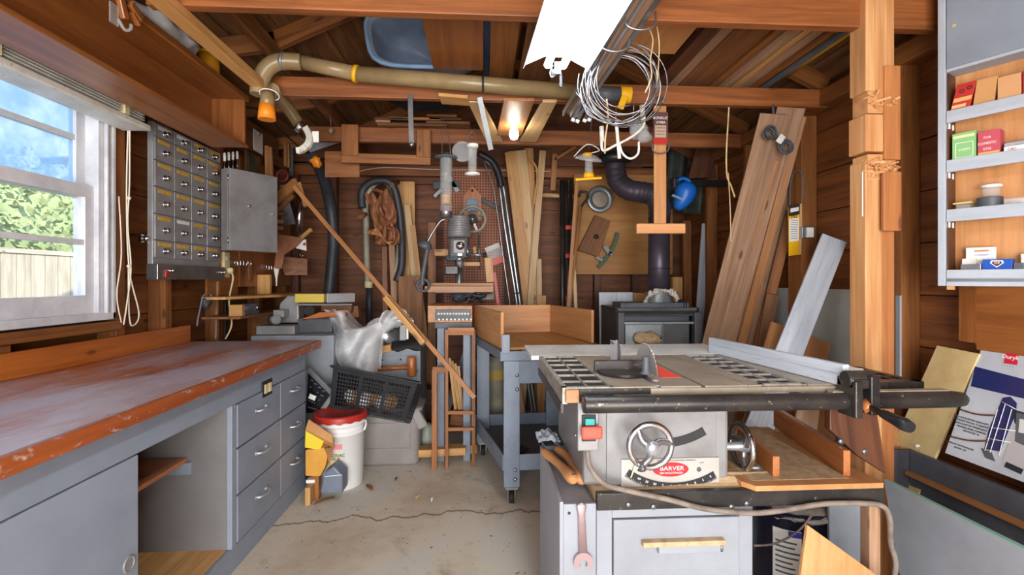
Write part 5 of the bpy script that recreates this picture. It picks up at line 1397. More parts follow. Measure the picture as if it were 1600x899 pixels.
for a, b in (((1500, 640), (1555, 650)), ((1484, 682), (1545, 690))):
    MB().ring(curve([bp(*fu(*a), .004), bp(*fu((a[0] + b[0]) / 2, (a[1] + b[1]) / 2 + 3), .004), bp(*fu(*b), .004)], 6), [.0028] * 13, 8).build('printed_rod', M['pvc'] if 0 else M['dark'], t)
for k in range(5):
    u, v = fu(1518, 657 + k * 5); text_mesh(['SUUCA FALAVON ARIEANITE', 'MORMYE INTUIA TLANITER', 'RISM AURITAE WERRNENT', 'WUNALLANIR CONITER', 'IMAVELNIT IA'][k], .010, bp(u, v, .002), (BR - BL), up, M['dgrey'], 'printed_text', t)
for k in range(2):
    u, v = fu(1501, 697 + k * 5); text_mesh(['FUMIU IE VIIEUMTWELAIR', 'KATEII  NEI'][k], .009, bp(u, v, .002), (BR - BL), up, M['dgrey'], 'printed_text', t)
y0 = pX(1462, 540, 1.90)
one('yellow_board', 'stained yellowish board leaning against the right wall behind the carton', 'board', MB().quad4([V((1.905, y0.y, y0.z)), V((1.73, 2.22, .0)), V((1.73, 2.0, .0)), pX(1530, 553, 1.90)], .012, 0, (-1, 0, .2)), paint('yellowed_board', 'd8c08a', 'bfa26a', .6, 6, .6), None, .002)
one('white_cup', 'small white crumpled paper by the wooden wedge', 'paper', MB().ball(p(1445, 700, 1.95), .03, 0, 1.3, .8, .6, 12, .8), M['paper'])
# ================================================================== OVERHEAD
ZJ = 2.436
def tubes(t, ctr, yaw, L, W, tubes_x, z, depth):
    pass
# twin-tube shop light
yawf = math.radians(3.0)
t = thing('fluorescent_light', 'lit twin-tube fluorescent shop light hung from the joists', 'ceiling light', (.47, 1.52, 2.2))
e0 = p(868, 108, 2.14); ax = V((-math.sin(yawf), math.cos(yawf), 0)); rx = V((ax.y, -ax.x, 0)); LL = 1.22
e0 = V((e0.x, 2.14, 2.205))
def fx(s, d, z): return e0 + rx * s - ax * d + V((0, 0, z))
wht = plain('reflector_white', 'f4f6f4', .4)
prof = [(-.145, -.005), (-.135, .012), (-.05, .055), (.05, .055), (.135, .012), (.145, -.005)]
mb = MB(); vs = []; k = len(prof)
for d in (0, LL):
    for s, z in prof: vs.append(fx(s, d, z))
mb.add(vs, [(i, i + 1, i + 1 + k, i + k) for i in range(k - 1)], None, 0, False)
mb.build('reflector', wht, t, 0, .0025)
mb = MB(); mb.frame((fx(0, 0, .075) + fx(0, LL, .075)) / 2, (rx, ax, V((0, 0, 1))), (.10, LL, .036)); mb.build('ballast_housing', wht, t, .002)
M['tube'] = plain('lit_tube', 'eef6ff', .4, emis=TUBE_E)
for s in (-.035, .035):
    MB().cyl(fx(s, .0, .018), fx(s, LL, .018), .0165, n=14).build('fluorescent_tube', M['tube'], t)
    for d in (-.006, LL + .002): MB().cyl(fx(s, d, .018), fx(s, d + .006, .018), .017, n=14).build('tube_cap', M['alu'], t)
mb = MB().bar(fx(.01, -.004, .035), fx(.01, -.004, -.02), .03, .008); mb.tube([fx(.02, -.01, 0), fx(.026, -.012, -.03), fx(.026, -.012, -.075)], .0075); mb.ball(fx(-.005, -.012, -.01), .018, 0, 1, .5, 1, 10, .5)
mb.build('end_fitting', M['dgrey'], t)
MB().tube([fx(-.01, -.006, .02), fx(-.022, -.012, -.005), fx(-.018, -.012, -.03), fx(0, -.014, -.025)], .003).build('pull_chain', M['steel'], t)
for d in (.25, 1.05): MB().cyl(fx(0, d, .09), fx(0, d, .115), .004, n=8).build('hanger', M['steel'], t)
# unseen second light, added behind the camera to brighten the near end
t2 = dup(t); t2.location = V(t.location) + V((.0, -2.3, 0)); t2['label'] = 'unseen second twin-tube shop light, added behind the camera for fill light'
# bulb
c = p(803, 186, 3.1)
t = thing('bare_bulb', 'lit bare light bulb in a white porcelain socket under the roof boards', 'lamp', c)
MB().lathe([(0, .055), (.05, .05), (.055, .03), (.03, .02), (.028, -.03), (0, -.03)], c, (0, 0, 1), 24).build('porcelain_socket', M['offwhite'], t)
M['bulb'] = plain('lit_bulb', 'fff4e0', .4, emis=BULB_E)
MB().lathe([(.013, -.03), (.015, -.05), (.028, -.085), (.03, -.105), (.02, -.128), (0, -.135)], c, (0, 0, 1), 20).build('light_bulb', M['bulb'], t)
MB().tube([c + V((0, 0, .05)), c + V((-.005, 0, .09)), c + V((.015, -.01, .12))], .004).build('wire', M['whitecord'], t)
# planks under joists 2-3 (V shape)
za = 2.258
def und(name, lab_, pts, mat, th=.018, z=za):
    P = [pZ(x, y, z) for x, y in pts]
    return one(name, lab_, 'board', MB().quad4(P, th, 0, (0, 0, -1)), mat, None, .002)
und('overhead_board', 'pale tapered board fixed under the joists, left arm of the V', [(731, 160), (752, 160), (785, 222), (760, 222)], M['pale'])
und('overhead_board', 'reddish board carrying the bare bulb, middle of the V', [(787, 158), (835, 158), (815, 212), (776, 212)], M['copper'])
und('overhead_board', 'pale board fixed under the joists, right arm of the V', [(848, 160), (870, 160), (838, 222), (812, 222)], M['pale'])
und('overhead_board', 'short yellow pine board under the joist, left of the V', [(685, 150), (731, 154), (735, 166), (690, 163)], M['pine'])
# flat things stored over joists
def over(name, lab_, pts, mat, z=ZJ + .003, th=.018, cat='board'):
    P = [pZ(x, y, z) for x, y in pts]
    return one(name, lab_, cat, MB().quad4(P, -th, 0, (0, 0, -1)), mat, 'boards stored over the joists', .002)
def strip(x0, x1, z, th, y0=1.75, y1=3.0, sk=0): return [(x0, y0, z), (x1, y0, z), (x1 + sk, y1, z), (x0 + sk, y1, z)]
def overm(name, lab_, x0, x1, mat, z=ZJ + .003, th=.02, y0=1.76, y1=2.95, sk=0, cat='board'):
    return one(name, lab_, cat, MB().quad4(strip(x0, x1, z, th, y0, y1, sk), -th, 0, (0, 0, -1)), mat, 'boards stored over the joists', .002)
def jx(px, Y=2.11): return (px - 755) / 760 * Y
overm('plywood_sheet', 'wide plain brown sheet stored over the joists beside the blue wheelbarrow', -.27, .0, M['cab'], y0=1.85, y1=2.67, cat='panel')
overm('overhead_board', 'brown board over the joists, just left of the lit fluorescent light', .035, .165, M['stud'])
overm('overhead_board', 'dark board over the joists, directly above the fluorescent light', .20, .36, M['mid'])
overm('overhead_board', 'wide reddish board over the joists behind the fluorescent light', .38, .66, M['cab'], y0=1.9, y1=2.9)
q = [(985, 88), (1060, 40), (1094, 40), (1044, 90)]
overm('overhead_board', 'knotty light plywood offcut stored over the joists', .72, .97, M['ply'], y0=1.95, y1=2.42)
cols_ = [(1.0, 1.07, 'dark', 0, .03), (1.085, 1.14, 'grey_wood', .006, .03), (1.15, 1.32, 'mid', .0, .02), (1.335, 1.37, 'stud', .0, .03), (1.385, 1.455, 'grey_wood', 0, .03), (1.465, 1.50, 'pine', .0, .03), (1.51, 1.57, 'grey_wood', .0, .025), (1.58, 1.62, 'stud', 0, .03)]
labs = ['dark narrow board, leftmost of the lumber over the right joists', 'weathered strip beside the dark narrow board over the right joists', 'wide dark brown board among the lumber over the right joists', 'orange-edged narrow board right of the wide dark brown one overhead', 'greyish weathered board in the middle of the overhead lumber', 'light pine strip in the middle of the overhead lumber', 'grey plank right of the pine strip in the overhead lumber', 'last reddish plank before the tubes in the overhead lumber']
for (a, b, m_, dz, th), lb_ in zip(cols_, labs): overm('stored_board', lb_, a, b, M[m_], ZJ + .003 + dz, th, 1.78, 2.95)
one('yellow_pole', 'long yellow pole stored over the right joists', 'pole', MB().cyl((1.745, 1.8, ZJ + .014), (1.745, 2.9, ZJ + .014), .011), plain('dull_yellow', 'c8a020', .45), 'boards stored over the joists')
one('grey_pole', 'long grey metal bar stored beside the yellow pole', 'pole', MB().bar((1.71, 1.8, ZJ + .012), (1.71, 2.95, ZJ + .012), .03, .015, (0, 0, 1)), M['bluegrey'], 'boards stored over the joists')
one('black_tube', 'short black tube with a grey coupling stored overhead near the post', 'tube', MB().cyl((1.655, 1.85, ZJ + .022), (1.655, 2.35, ZJ + .022), .017).cyl((1.655, 2.1, ZJ + .022), (1.655, 2.17, ZJ + .022), .021), M['steel'], 'boards stored over the joists')
# wheelbarrow tray
def tray(u, v):
    # u around, v from rim down
    pass
t = thing('wheelbarrow_tray', 'light blue plastic wheelbarrow tray stored on the second joist, opening to the front', 'tray', (-.30, 2.72, ZJ))
c = V((-.295, 2.69, 2.592)); n = 56
def rr(a, w, h, e=4.5):
    ca, sa = math.cos(a), math.sin(a)
    k = (abs(ca / w) ** e + abs(sa / h) ** e) ** (-1 / e); return ca * k, sa * k
lv = [(1.0, 1.0, .012), (1.0, 1.0, .0), (.94, .90, .0), (.93, .88, .02), (.80, .76, .17), (.60, .58, .27), (.0, .0, .29)]
vs = []
for (a_, b_, dd) in lv:
    for i in range(n):
        x, z = rr(2 * PI * i / n, .335, .152)
        vs.append(c + V((x * a_ * (1 + .45 * z), dd, z * b_)))
fs = []
for k in range(len(lv) - 1):
    for i in range(n): fs.append((k * n + i, k * n + (i + 1) % n, (k + 1) * n + (i + 1) % n, (k + 1) * n + i))
mb = MB(); mb.add(vs, fs, None, 0, True)
mb.build('tray_shell', paint('darker_blue_grey_plastic', '8294ac', '66768e', .5, 5, .6), t, 0, .006)  # shell coloured darker than the rolled rim
rp = [c + V((x * (1 + .45 * z), -.002, z)) for x, z in [rr(2 * PI * i / n, .335, .152) for i in range(n)]]
MB().ring(rp, [.013] * n, 8, False, 0, True).build('rolled_rim', M['ltblue'], t)
one('blue_tub', 'pale blue plastic tub edge showing above the wheelbarrow tray', 'tub', MB().bar(p(612, 22, 3.1), p(690, 22, 3.1), .12, .1), M['ltblue'], None, .02)
b2 = thing('blue_bin', 'dark blue bin edge showing between the overhead panel and boards', 'bin', (.02, 2.4, ZJ))
MB().bar((.017, 1.95, ZJ + .03), (.017, 2.88, ZJ + .03), .028, .05, (0, 0, 1)).build('bin_side', plain('navy_plastic', '1c3450', .4), b2)
# grey plastic panel and thin boards on joist 3
one('plastic_tray', 'dark grey flat plastic tray lying over the joists above the thin boards', 'tray', MB().quad4([p(590, 150, 3.62), p(640, 176, 3.4), p(705, 172, 3.6), p(700, 158, 3.9), p(640, 150, 4.0)], .02, 0, (0, -1, -.4)), M['dgrey'], None, .004)
zz = 2.372
for i, (a, b, z, m_) in enumerate(((592, 700, 0, 'mid'), (590, 668, .02, 'grey_wood'), (612, 735, .02, 'mid'), (588, 640, .04, 'dark'), (610, 690, .044, 'copper'), (672, 722, .045, 'dark'), (668, 715, .068, 'mid'))):
    A, B = p(a, 190, 3.57), p(b, 190, 3.57)
    one('thin_board', ['lowest thin board of the little stack on the third beam', 'short weathered board in the stack on the third beam', 'long brown board in the stack on the third beam', 'short dark board at the left top of the stack on the third beam', 'coppery thin board near the top of the stack on the third beam', 'rounded dark board on the right of the stack on the third beam', 'topmost board on the right of the stack on the third beam'][i], 'board', MB().box((A.x, 3.50, zz + z), (B.x, 3.72, zz + z + .017)), M[m_], 'thin boards on the third beam', .003)
# dust collection pipe
t = thing('dust_pipe', 'long brownish plastic dust pipe with a yellow band running along the second joist', 'pipe', p(700, 130, 2.62))
P = [p(404, 148, 2.55), p(406, 128, 2.55), p(418, 106, 2.55), p(438, 96, 2.56), p(470, 97, 2.58)]
pts = curve(P, 6); MB().ring(pts, [.042] * len(pts), 16).build('elbow', M['pvc'], t)
MB().cyl(p(468, 96.5, 2.60), p(560, 116, 2.60), .037).build('pipe_section', M['pvc'], t)
MB().cyl(p(560, 116, 2.60), p(926, 146, 2.62), .041).build('pipe_section', M['pvc'], t)
MB().cyl(p(553, 114.5, 2.60), p(559, 116, 2.60), .045).build('yellow_band', M['yellow'], t)
MB().cyl(p(440, 95, 2.56), p(445, 96, 2.56), .045).build('joint_ring', M['galv'], t)
MB().cyl(p(753, 131, 2.60), p(756, 131, 2.60), .0425).build('strap', M['ink'], t)
y_ = MB().cyl(p(968, 148, 2.62), p(985, 149, 2.62), .046); y_.bar(p(976, 150, 2.57), p(969, 170, 2.57), .035, .02); y_.build('yellow_blast_gate', M['yellow'], t, .003)
MB().cyl(p(926, 146, 2.62), p(968, 148, 2.62), .040).build('dark_sleeve', M['dgrey'], t)
# down branch and grey gate
t = thing('dust_hood', 'short pipe stub with an orange end cap hanging under the dust pipe elbow', 'pipe', p(417, 186, 2.45))
MB().cyl(p(417, 168, 2.5), p(419, 145, 2.52), .034).build('stub', M['pvc'], t)
MB().ring([p(417, 187, 2.5), p(417, 164, 2.5), p(417, 163, 2.5)], [.042, .036, .0], 20).build('orange_cap', M['orangep'], t)
MB().torus(p(421, 148, 2.5), .045, .003, (0, .3, 1), 20, 6).build('white_tie', M['white'], t)
t = thing('flex_duct', 'grey duct running back with foil tape and a cream curved bracket at its end', 'duct', p(460, 190, 3.0))
pts = curve([p(425, 140, 2.62), p(445, 162, 2.85), p(466, 192, 3.1), p(476, 208, 3.2)], 5); MB().ring(pts, [.036] * len(pts), 14).build('duct', M['pvc'], t)
MB().ring(curve([p(466, 196, 3.05), p(476, 206, 3.05), p(484, 222, 3.0)], 4), [.04, .042, .043, .04, .038, .036, .034, .03, .02], 10).build('foil_tape', M['chrome'], t)
mb = MB(); A = [p(478, 200, 2.98), p(484, 213, 2.95), p(482, 225, 2.92), p(472, 234, 2.9), p(464, 236, 2.9)]
cv = curve(A, 5)
for a, b in zip(cv, cv[1:]): mb.bar(a, b + (b - a) * .1, .035, .03)
mb.build('curved_bracket', M['offwhite'], t, .002)
MB().bar(p(488, 214, 2.95), p(498, 214, 2.95), .065, .004).build('paper_tag', M['paper'], t)
# black corrugated hose dropping at the back-left corner
hs = [p(488, 246, 3.9), p(503, 270, 4.1), p(516, 320, 4.3), p(521, 370, 4.35), p(518, 420, 4.4), p(514, 460, 4.4)]
pts = curve(hs, 14); one('black_hose', 'dark ribbed hose hanging down in the back left corner', 'hose', MB().ring(pts, [.045 + (.004 if i % 2 else 0) for i in range(len(pts))], 14), M['hosed'])
one('orange_clamp', 'orange plastic clamp on the top of the dark ribbed hose', 'clamp', MB().ball(p(494, 252, 3.85), .045, 0, 1, .8, .9, 12, .9), M['orangep'])
# metal channel beside the shop light
t = thing('metal_track', 'bundle of long grey metal channels hung beside the shop light', 'channel', p(960, 120, 2.0))
y0, y1 = 1.0, 2.62
def ch(px0, py0, Y0_, px1, py1, Y1_, w, h, mat, nm): 
    a, b = p(px0, py0, Y0_), p(px1, py1, Y1_); MB().bar(a, b, w, h, (0, 0, 1)).build(nm, mat, t, .002)
ch(1060, -90, 1.45, 897, 176, 2.6, .075, .03, M['grey_wood'], 'wood_backing')
ch(1086, -90, 1.44, 903, 180, 2.58, .018, .03, M['steel'], 'channel')
ch(1040, -90, 1.44, 880, 178, 2.58, .012, .03, M['steel'], 'channel')
ch(1062, -95, 1.42, 892, 180, 2.56, .012, .022, M['alu'], 'channel')
for (x, y, Y_) in ((1005, 30, 1.78), (965, 65, 1.9)):
    c = p(x - 3, y, Y_); MB().tube([c + V((-.06, 0, .02)), c + V((-.055, 0, -.025)), c + V((0, 0, -.04)), c + V((.05, 0, -.02)), c + V((.055, 0, .03))], .004).build('tie_wire', M['wirec'], t)
# white ended rods
t = thing('rod_bundle', 'few thin rods with white tips poking from the metal channels', 'rods', p(912, 180, 2.4))
for a, b in (((915, 150), (896, 186)), ((922, 150), (903, 188)), ((928, 150), (914, 187)), ((934, 152), (921, 186))):
    A, B = p(a[0], a[1], 2.45), p(b[0], b[1], 2.4); MB().bar(A, B, .014, .006).build('rod', M['steel'], t); MB().bar(B, B + (B - A) * .08, .018, .010).build('white_tip', M['white'], t)
# wire coil
c = p(972, 132, 2.12)
t = thing('wire_coil', 'big loose coil of bright wire hanging from the joists', 'wire coil', c)
random.seed(11)
for k in range(13):
    R_ = random.uniform(.130, .175); cc = c + V((random.uniform(-.03, .03), random.uniform(-.03, .03), random.uniform(-.03, .02)))
    ax_ = V((random.uniform(-.35, .35), -1, random.uniform(-.25, .25)))
    MB().torus(cc, R_, .0022, ax_, 44, 5).build('wire_loop', M['wirec'], t)
for a in (((900, 145), (912, 160), (920, 180), (960, 195)), ((922, 108), (930, 140), (955, 165), (985, 165)), ((905, 115), (903, 140), (915, 165), (938, 185))):
    MB().tube([p(x, y, 2.1) for x, y in a], .0022, 6).build('loose_end', M['wirec'], t)
one('twine', 'pair of pale twine strands tying the wire coil to the joist', 'twine', MB().tube([p(1012, 40, 1.95), p(1020, 62, 2.0), p(1016, 95, 2.05), p(1018, 120, 2.08), p(1008, 145, 2.1)], .0035, 6).tube([p(1024, 30, 1.95), p(1030, 70, 2.0), p(1027, 130, 2.08)], .0028, 6), M['rope'])
one('twine', 'short pale twine hanging below the wire coil', 'twine', MB().tube([p(948, 155, 2.15), p(950, 185, 2.2), p(946, 215, 2.25), p(945, 240, 2.25)], .004, 6), M['rope'])
# T-shaped wooden square with package card
Y = 2.62
t = thing('t_square', 'orange wooden T-shaped square hanging upside down from the second joist', 'T-square', p(1032, 366, Y))
MB().bar(p(1031, 166, Y), p(1031, 350, Y), .068, .014).build('blade', M['ply'], t, .002)
MB().tube([p(1031, 170, Y), p(1031, 160, Y + .01), p(1031, 150, Y + .05)], .004).build('hanging_cord', M['dgrey'], t)
MB().bar(p(994, 357.5, Y - .012), p(1070, 357.5, Y - .012), .054, .022).build('head', M['ply'], t, .003)
t = thing('sanding_card', 'dark and red printed package hanging on the wooden T-square', 'package', p(1032, 224, Y))
MB().bar(p(1032, 176, Y - .02), p(1032, 224, Y - .02), .078, .02).build('package_body', plain('maroon_card', '5c3a3c', .5), t, .002)
MB().bar(p(1032, 216, Y - .031), p(1032, 225, Y - .031), .078, .002).build('red_band', M['red'], t)
MB().bar(p(1032, 196, Y - .0315), p(1032, 215, Y - .0315), .062, .001).build('beige_panel', plain('beige_print', 'b89c84', .5), t)
for s_, py, sz_ in (('BONRUC', 184.5, .020), ('1D98A', 191.5, .019)):
    text_mesh(s_, sz_, p(1032, py, Y - .032), (1, 0, 0), (0, 0, 1), M['inkw'], 'lettering', t)
for k in range(3): text_mesh('LUNMANAC', .010, p(1032, 200 + k * 5, Y - .0335), (1, 0, 0), (0, 0, 1), M['dgrey'], 'lettering', t)
MB().tube([p(1019, 224, Y - .02), p(1021, 236, Y - .03), p(1032, 240, Y - .03), p(1043, 236, Y - .03), p(1046, 224, Y - .02)], .004).build('cord_loop', M['dgrey'], t)
# flat bars hanging
one('metal_bar', 'pale flat metal bar hanging from the second joist above the wooden frame', 'bar', MB().bar(p(641, 148, 2.66), p(643, 224, 2.66), .026, .008).ball(p(643, 226, 2.66), .013), M['steel'])
one('metal_bar', 'dark flat metal bar with a silver tip slanting below the V boards', 'bar', MB().bar(p(749, 152, 2.62), p(767, 234, 2.75), .028, .010), M['galv'])
# u-shaped wooden frame on the third beam
Y = 3.5
t = thing('wooden_rack', 'U-shaped wooden rack hanging on the third beam', 'frame', p(600, 256, Y))
MB().bar(p(534, 247, Y), p(673, 251, Y), .068, .03).build('lower_rail', M['mid2'] if 'mid2' in M else M['stud'], t, .003)
MB().bar(p(547, 195, Y - .02), p(547, 243, Y - .02), .115, .025).build('left_upright', M['stud'], t, .003)
MB().bar(p(662, 203, Y - .02), p(662, 246, Y - .02), .10, .025).build('right_upright', M['stud'], t, .003)
one('brown_board', 'small brown board behind the left end of the wooden rack', 'board', MB().bar(p(508, 257, 3.63), p(562, 257, 3.63), .19, .02).bar(p(548, 257, 3.612), p(548, 205, 3.612), .05, .012), M['stud'], None, .002)
one('grey_triangle', 'grey-green sheet piece slanting behind the left end of the third beam', 'sheet', MB().quad4([p(485, 238, 3.9), p(532, 222, 3.9), p(508, 200, 3.9), p(470, 215, 3.9)], .01, 0, (0, -1, 0)), M['galv'])
one('hanging_string', 'thin string with a small weight hanging from the left roof boards', 'string', MB().cyl(p(516, 178, 3.45), p(517, 198, 3.45), .002, n=6).ball(p(517, 204, 3.45), .02, 0, .8, .6, 1, 10, .4), M['cordg'])
# bird feeders
Y = 3.42
c = p(697, 245, Y)
t = thing('tube_feeder', 'clear tube bird feeder with a wide dark cap, hanging left of the drill', 'bird feeder', p(697, 338, Y))
k = 760 / Y
MB().lathe([(0, .03), (.02, .028), (.03, .012), (.078, .0), (.08, -.012), (.03, -.014)], c, (0, 0, 1), 28).build('cap', M['dgrey'], t)
MB().lathe([(.042, -.014), (.042, -.42), (.0, -.42)], c, (0, 0, 1), 24).build('clear_tube', M['clear'], t)
MB().lathe([(.043, -.0145), (.043, -.12)], c, (0, 0, 1), 24).build('inner_sleeve', M['smoke'], t)
MB().lathe([(.036, -.27), (.036, -.33), (0, -.33)], c, (0, 0, 1), 16).build('seed_residue', M['pine'], t)
MB().lathe([(.044, -.385), (.045, -.425), (0, -.426)], c, (0, 0, 1), 20).build('base_collar', M['steel'], t)
mb = MB().tube([c + V((-.03, 0, .02)), c + V((-.028, 0, .12)), c + V((-.045, 0, .20))], .0025, 6); mb.build('hanging_wire', M['wirec'], t)
mb = MB().tube([c + V((.03, 0, .02)), c + V((.02, 0, .12)), c + V((-.02, 0, .26))], .0025, 6); mb.build('hanging_wire', M['wirec'], t)
Y = 3.42; c = p(738, 228, Y)
t = thing('disc_feeder', 'white hanging feeder with a round clear disc baffle, right of the tube feeder', 'bird feeder', p(738, 275, Y))
MB().cyl(c + V((-.07, .02, -.035)), c + V((-.07, .03, -.035)), .072, n=32).build('clear_disc', M['clear'], t)
MB().lathe([(0, .012), (.042, .01), (.042, -.01), (.0, -.01)], c, (0, 0, 1), 20).build('cap', M['white'], t)
MB().lathe([(.034, -.011), (.030, -.19)], c, (0, 0, 1), 20).build('clear_tube', M['clear'], t)
MB().lathe([(0, -.19), (.052, -.192), (.055, -.205), (0, -.21)], c, (0, 0, 1), 20).build('base_dish', M['white'], t)
MB().tube([c + V((-.03, 0, .01)), c + V((-.03, 0, .06)), c + V((-.0, 0, .10)), c + V((.03, 0, .06)), c + V((.03, 0, .01))], .003, 6).build('hanging_wire', M['wirec'], t)
Y = 2.9; c = p(920, 245, Y)
t = thing('dome_feeder', 'clear domed hanging feeder with a bright yellow base, near the stovepipe', 'bird feeder', p(920, 282, Y))
MB().lathe([(0, .018), (.04, .012), (.075, -.006), (.085, -.018), (.083, -.02)], c + V((0, 0, .0)), (.12, -.35, 1), 28).build('clear_dome', M['clear'], t, 0, .002)
MB().lathe([(0, .03), (.028, .026), (.03, .004), (0, .004)], c + V((-.01, -.01, -.01)), (0, 0, 1), 20).build('yellow_cap', M['yellow'], t)
MB().lathe([(.022, -.008), (.025, -.10)], c, (0, 0, 1), 20).build('clear_tube', M['clear'], t)
MB().lathe([(0, -.095), (.03, -.10), (.032, -.125), (0, -.128)], c, (0, 0, 1), 20).build('yellow_base', M['yellow'], t)
MB().bar(c + V((-.085, 0, -.138)), c + V((.075, 0, -.125)), .05, .014, (0, -.3, 1)).build('yellow_perch', M['yellow'], t, .004)
MB().cyl(c + V((0, 0, .02)), c + V((.0, -.19, .45)), .002, n=6).build('hanging_wire', M['wirec'], t)
MB().tube([c + V((0, 0, .02)), c + V((.06, -.02, .035)), c + V((-.02, -.05, .06)), c + V((-.09, 0, .0))], .003, 6).build('handle_wire', M['white'], t)
# white handled carrying frame (bicycle-style hooks)
Y = 2.45
t = thing('white_hanger', 'white bent-tube hanger with grips hanging under the wire coil', 'hanger', p(960, 240, Y))
pts = [p(940, 215, Y), p(942, 235, Y), p(960, 228, Y), p(990, 212, Y), p(1006, 195, Y), p(1004, 172, Y)]
MB().tube(pts, .0065, 10).build('bent_tube', M['offwhite'], t)
MB().cyl(p(940, 198, Y), p(941, 222, Y), .012).build('grip', M['cream'] if 0 else M['offwhite'], t)
MB().cyl(p(1003, 165, Y), p(1005, 188, Y), .013).build('grip', M['offwhite'], t)
MB().tube([p(963, 190, Y), p(965, 215, Y), p(968, 248, Y)], .009, 10).build('middle_stem', M['offwhite'], t)
MB().cyl(p(963, 192, Y), p(962, 150, Y + .2), .003, n=6).build('hanging_wire', M['wirec'], t)
MB().tube([p(967, 222, Y), p(973, 240, Y), p(985, 248, Y), p(997, 240, Y), p(998, 222, Y)], .006, 8).build('lower_loop', M['offwhite'], t)
# cut-glass ornaments
Y = 2.75
t = thing('glass_shades', 'pair of ribbed clear glass shades hanging beside the white hanger', 'glass shade', p(1004, 230, Y))
def ribbed(c, axd, r, h, nm):
    ax_ = V(axd).normalized(); u = ax_.orthogonal().normalized(); w = ax_.cross(u)
    mb = MB()
    def fn(a, b):
        an = 2 * PI * b; rr_ = (r * (.35 + .65 * math.sin(PI * min(1, a * .62)))) * (1 + .06 * math.cos(16 * an)); return V(c) + ax_ * (h * a) + (u * math.cos(an) + w * math.sin(an)) * rr_
    mb.surf(fn, 8, 64).build(nm, M['clear'], t, 0, .003)
MB().cyl(p(990, 190, Y), p(990, 155, Y - .05), .003, n=6).build('hanging_wire', M['wirec'], t)
ribbed(p(990, 190, Y), (.3, -.2, -.7), .05, .09, 'upper_shade'); ribbed(p(998, 220, Y), (.6, -.4, .5), .045, .07, 'lower_shade')
# ================================================================== BACK WALL AND CENTRE
def vb(name, lab_, x, y0, y1, Y, w, th, mat, x1=None, grp=None, cat='board', ground=False, Yb=None):
    a, b = p(x, y0, Y), p(x1 if x1 is not None else x, y1, Yb or Y)
    if ground: b = floor_ext(a, b)
    return plank(name, lab_, a, b, w, th, mat, (0, -1, 0), grp, cat)
def pw(px, Y): return px * Y / 760
YW = 4.66
# pale lumber fan in the centre
G = 'pale lumber standing at the back wall'
vb('upright_board', 'leftmost pale board standing in the central lumber fan', 797, 238, 480, 4.5, pw(17, 4.5), .03, M['pine'], 826, G, ground=True)
vb('upright_board', 'widest pale board in the middle of the central lumber fan', 808, 236, 480, 4.54, pw(28, 4.5), .03, M['pale'], 832, G, ground=True)
vb('upright_board', 'pale board just right of the widest one in the central fan', 826, 232, 480, 4.58, pw(14, 4.5), .03, M['pine'], 838, G, ground=True)
vb('upright_board', 'pale stud crossing the fan from upper right', 848, 236, 480, 4.44, pw(10, 4.5), .03, M['pale'], 828, G, ground=True)
vb('upright_board', 'thin pale stick right of the fan with a dark end', 842, 405, 480, 4.5, pw(8, 4.5), .02, M['pale'], 843, G, ground=True)
vb('upright_board', 'short pine offcut at the foot of the central fan', 846, 462, 482, 4.35, pw(14, 4.3), .02, M['pine'], None, G, ground=True)
t = thing('curved_stick', 'bent thin wooden stick hanging between the fan boards', 'stick', p(838, 300, 4.4))
MB().tube([p(828, 248, 4.40), p(838, 262, 4.40), p(839, 285, 4.40), p(834, 320, 4.4)], .010, 8).build('stick', M['pine'], t)
one('hockey_stick_blade', 'short curved brown wooden piece hanging near the third beam', 'wood piece', MB().bar(p(867, 240, 4.69), p(864, 298, 4.69), .055, .02).bar(p(900, 229, 4.69), p(866, 250, 4.69), .03, .02), M['copper'], None, .006)
# metal tubes leaning
def mt(name, lab_, pts, r, mat, Y, grp=None):
    P = [p(x, y, Y) for x, y in pts]; e = floor_ext(P[-2], P[-1]); return one(name, lab_, 'tube', MB().tube(P + [e], r, 10), mat, grp)
mt('metal_tube', 'left of the two long metal tubes with black curved tops beside the pegboard', [(748, 243), (770, 262), (780, 290), (788, 350), (804, 450), (808, 478)], .018, M['steel'], 4.25, 'metal tubes')
mt('metal_tube', 'right of the two long metal tubes with black curved tops beside the pegboard', [(752, 243), (775, 258), (786, 290), (795, 350), (809, 450), (813, 478)], .018, M['steel'], 4.20, 'metal tubes')
one('black_grip', 'black curved grip on top of the long metal tubes', 'grip', MB().tube([p(748, 240, 4.15), p(768, 252, 4.15), p(779, 272, 4.15), p(783, 292, 4.15)], .03, 10), M['black'])
mt('thin_rod', 'thin bright rod rising left of the metal tubes', [(755, 250), (770, 290), (778, 340), (786, 400), (796, 470)], .006, M['wirec'], 4.3)
# pegboard
def mk_peg():
    m, nt, b = newmat('pegboard_brown')
    tc = N(nt, 'ShaderNodeTexCoord')
    fr = N(nt, 'ShaderNodeVectorMath', operation='FRACTION'); nt.links.new(vmul(nt, tc.outputs['Object'], (38, 38, 38)), fr.inputs[0])
    sb_ = N(nt, 'ShaderNodeVectorMath', operation='SUBTRACT'); nt.links.new(fr.outputs[0], sb_.inputs[0]); sb_.inputs[1].default_value = (.5, .5, .5)
    ml = vmul(nt, sb_.outputs[0], (1, 0, 1)); ln = N(nt, 'ShaderNodeVectorMath', operation='LENGTH'); nt.links.new(ml, ln.inputs[0])
    c = ramp(nt, ln.outputs['Value'], [(.24, hexc('2a120a')), (.31, hexc('a8684a'))])
    nt.links.new(c, b.inputs['Base Color']); b.inputs['Roughness'].default_value = .6
    return m
M['peg'] = mk_peg()
a, b = p(693, 492, YW), p(786, 265, YW)
one('pegboard', 'reddish brown pegboard on the back wall behind the drill press', 'pegboard', MB().box((a.x, YW, a.z), (b.x, YW + .012, b.z)), M['peg'])
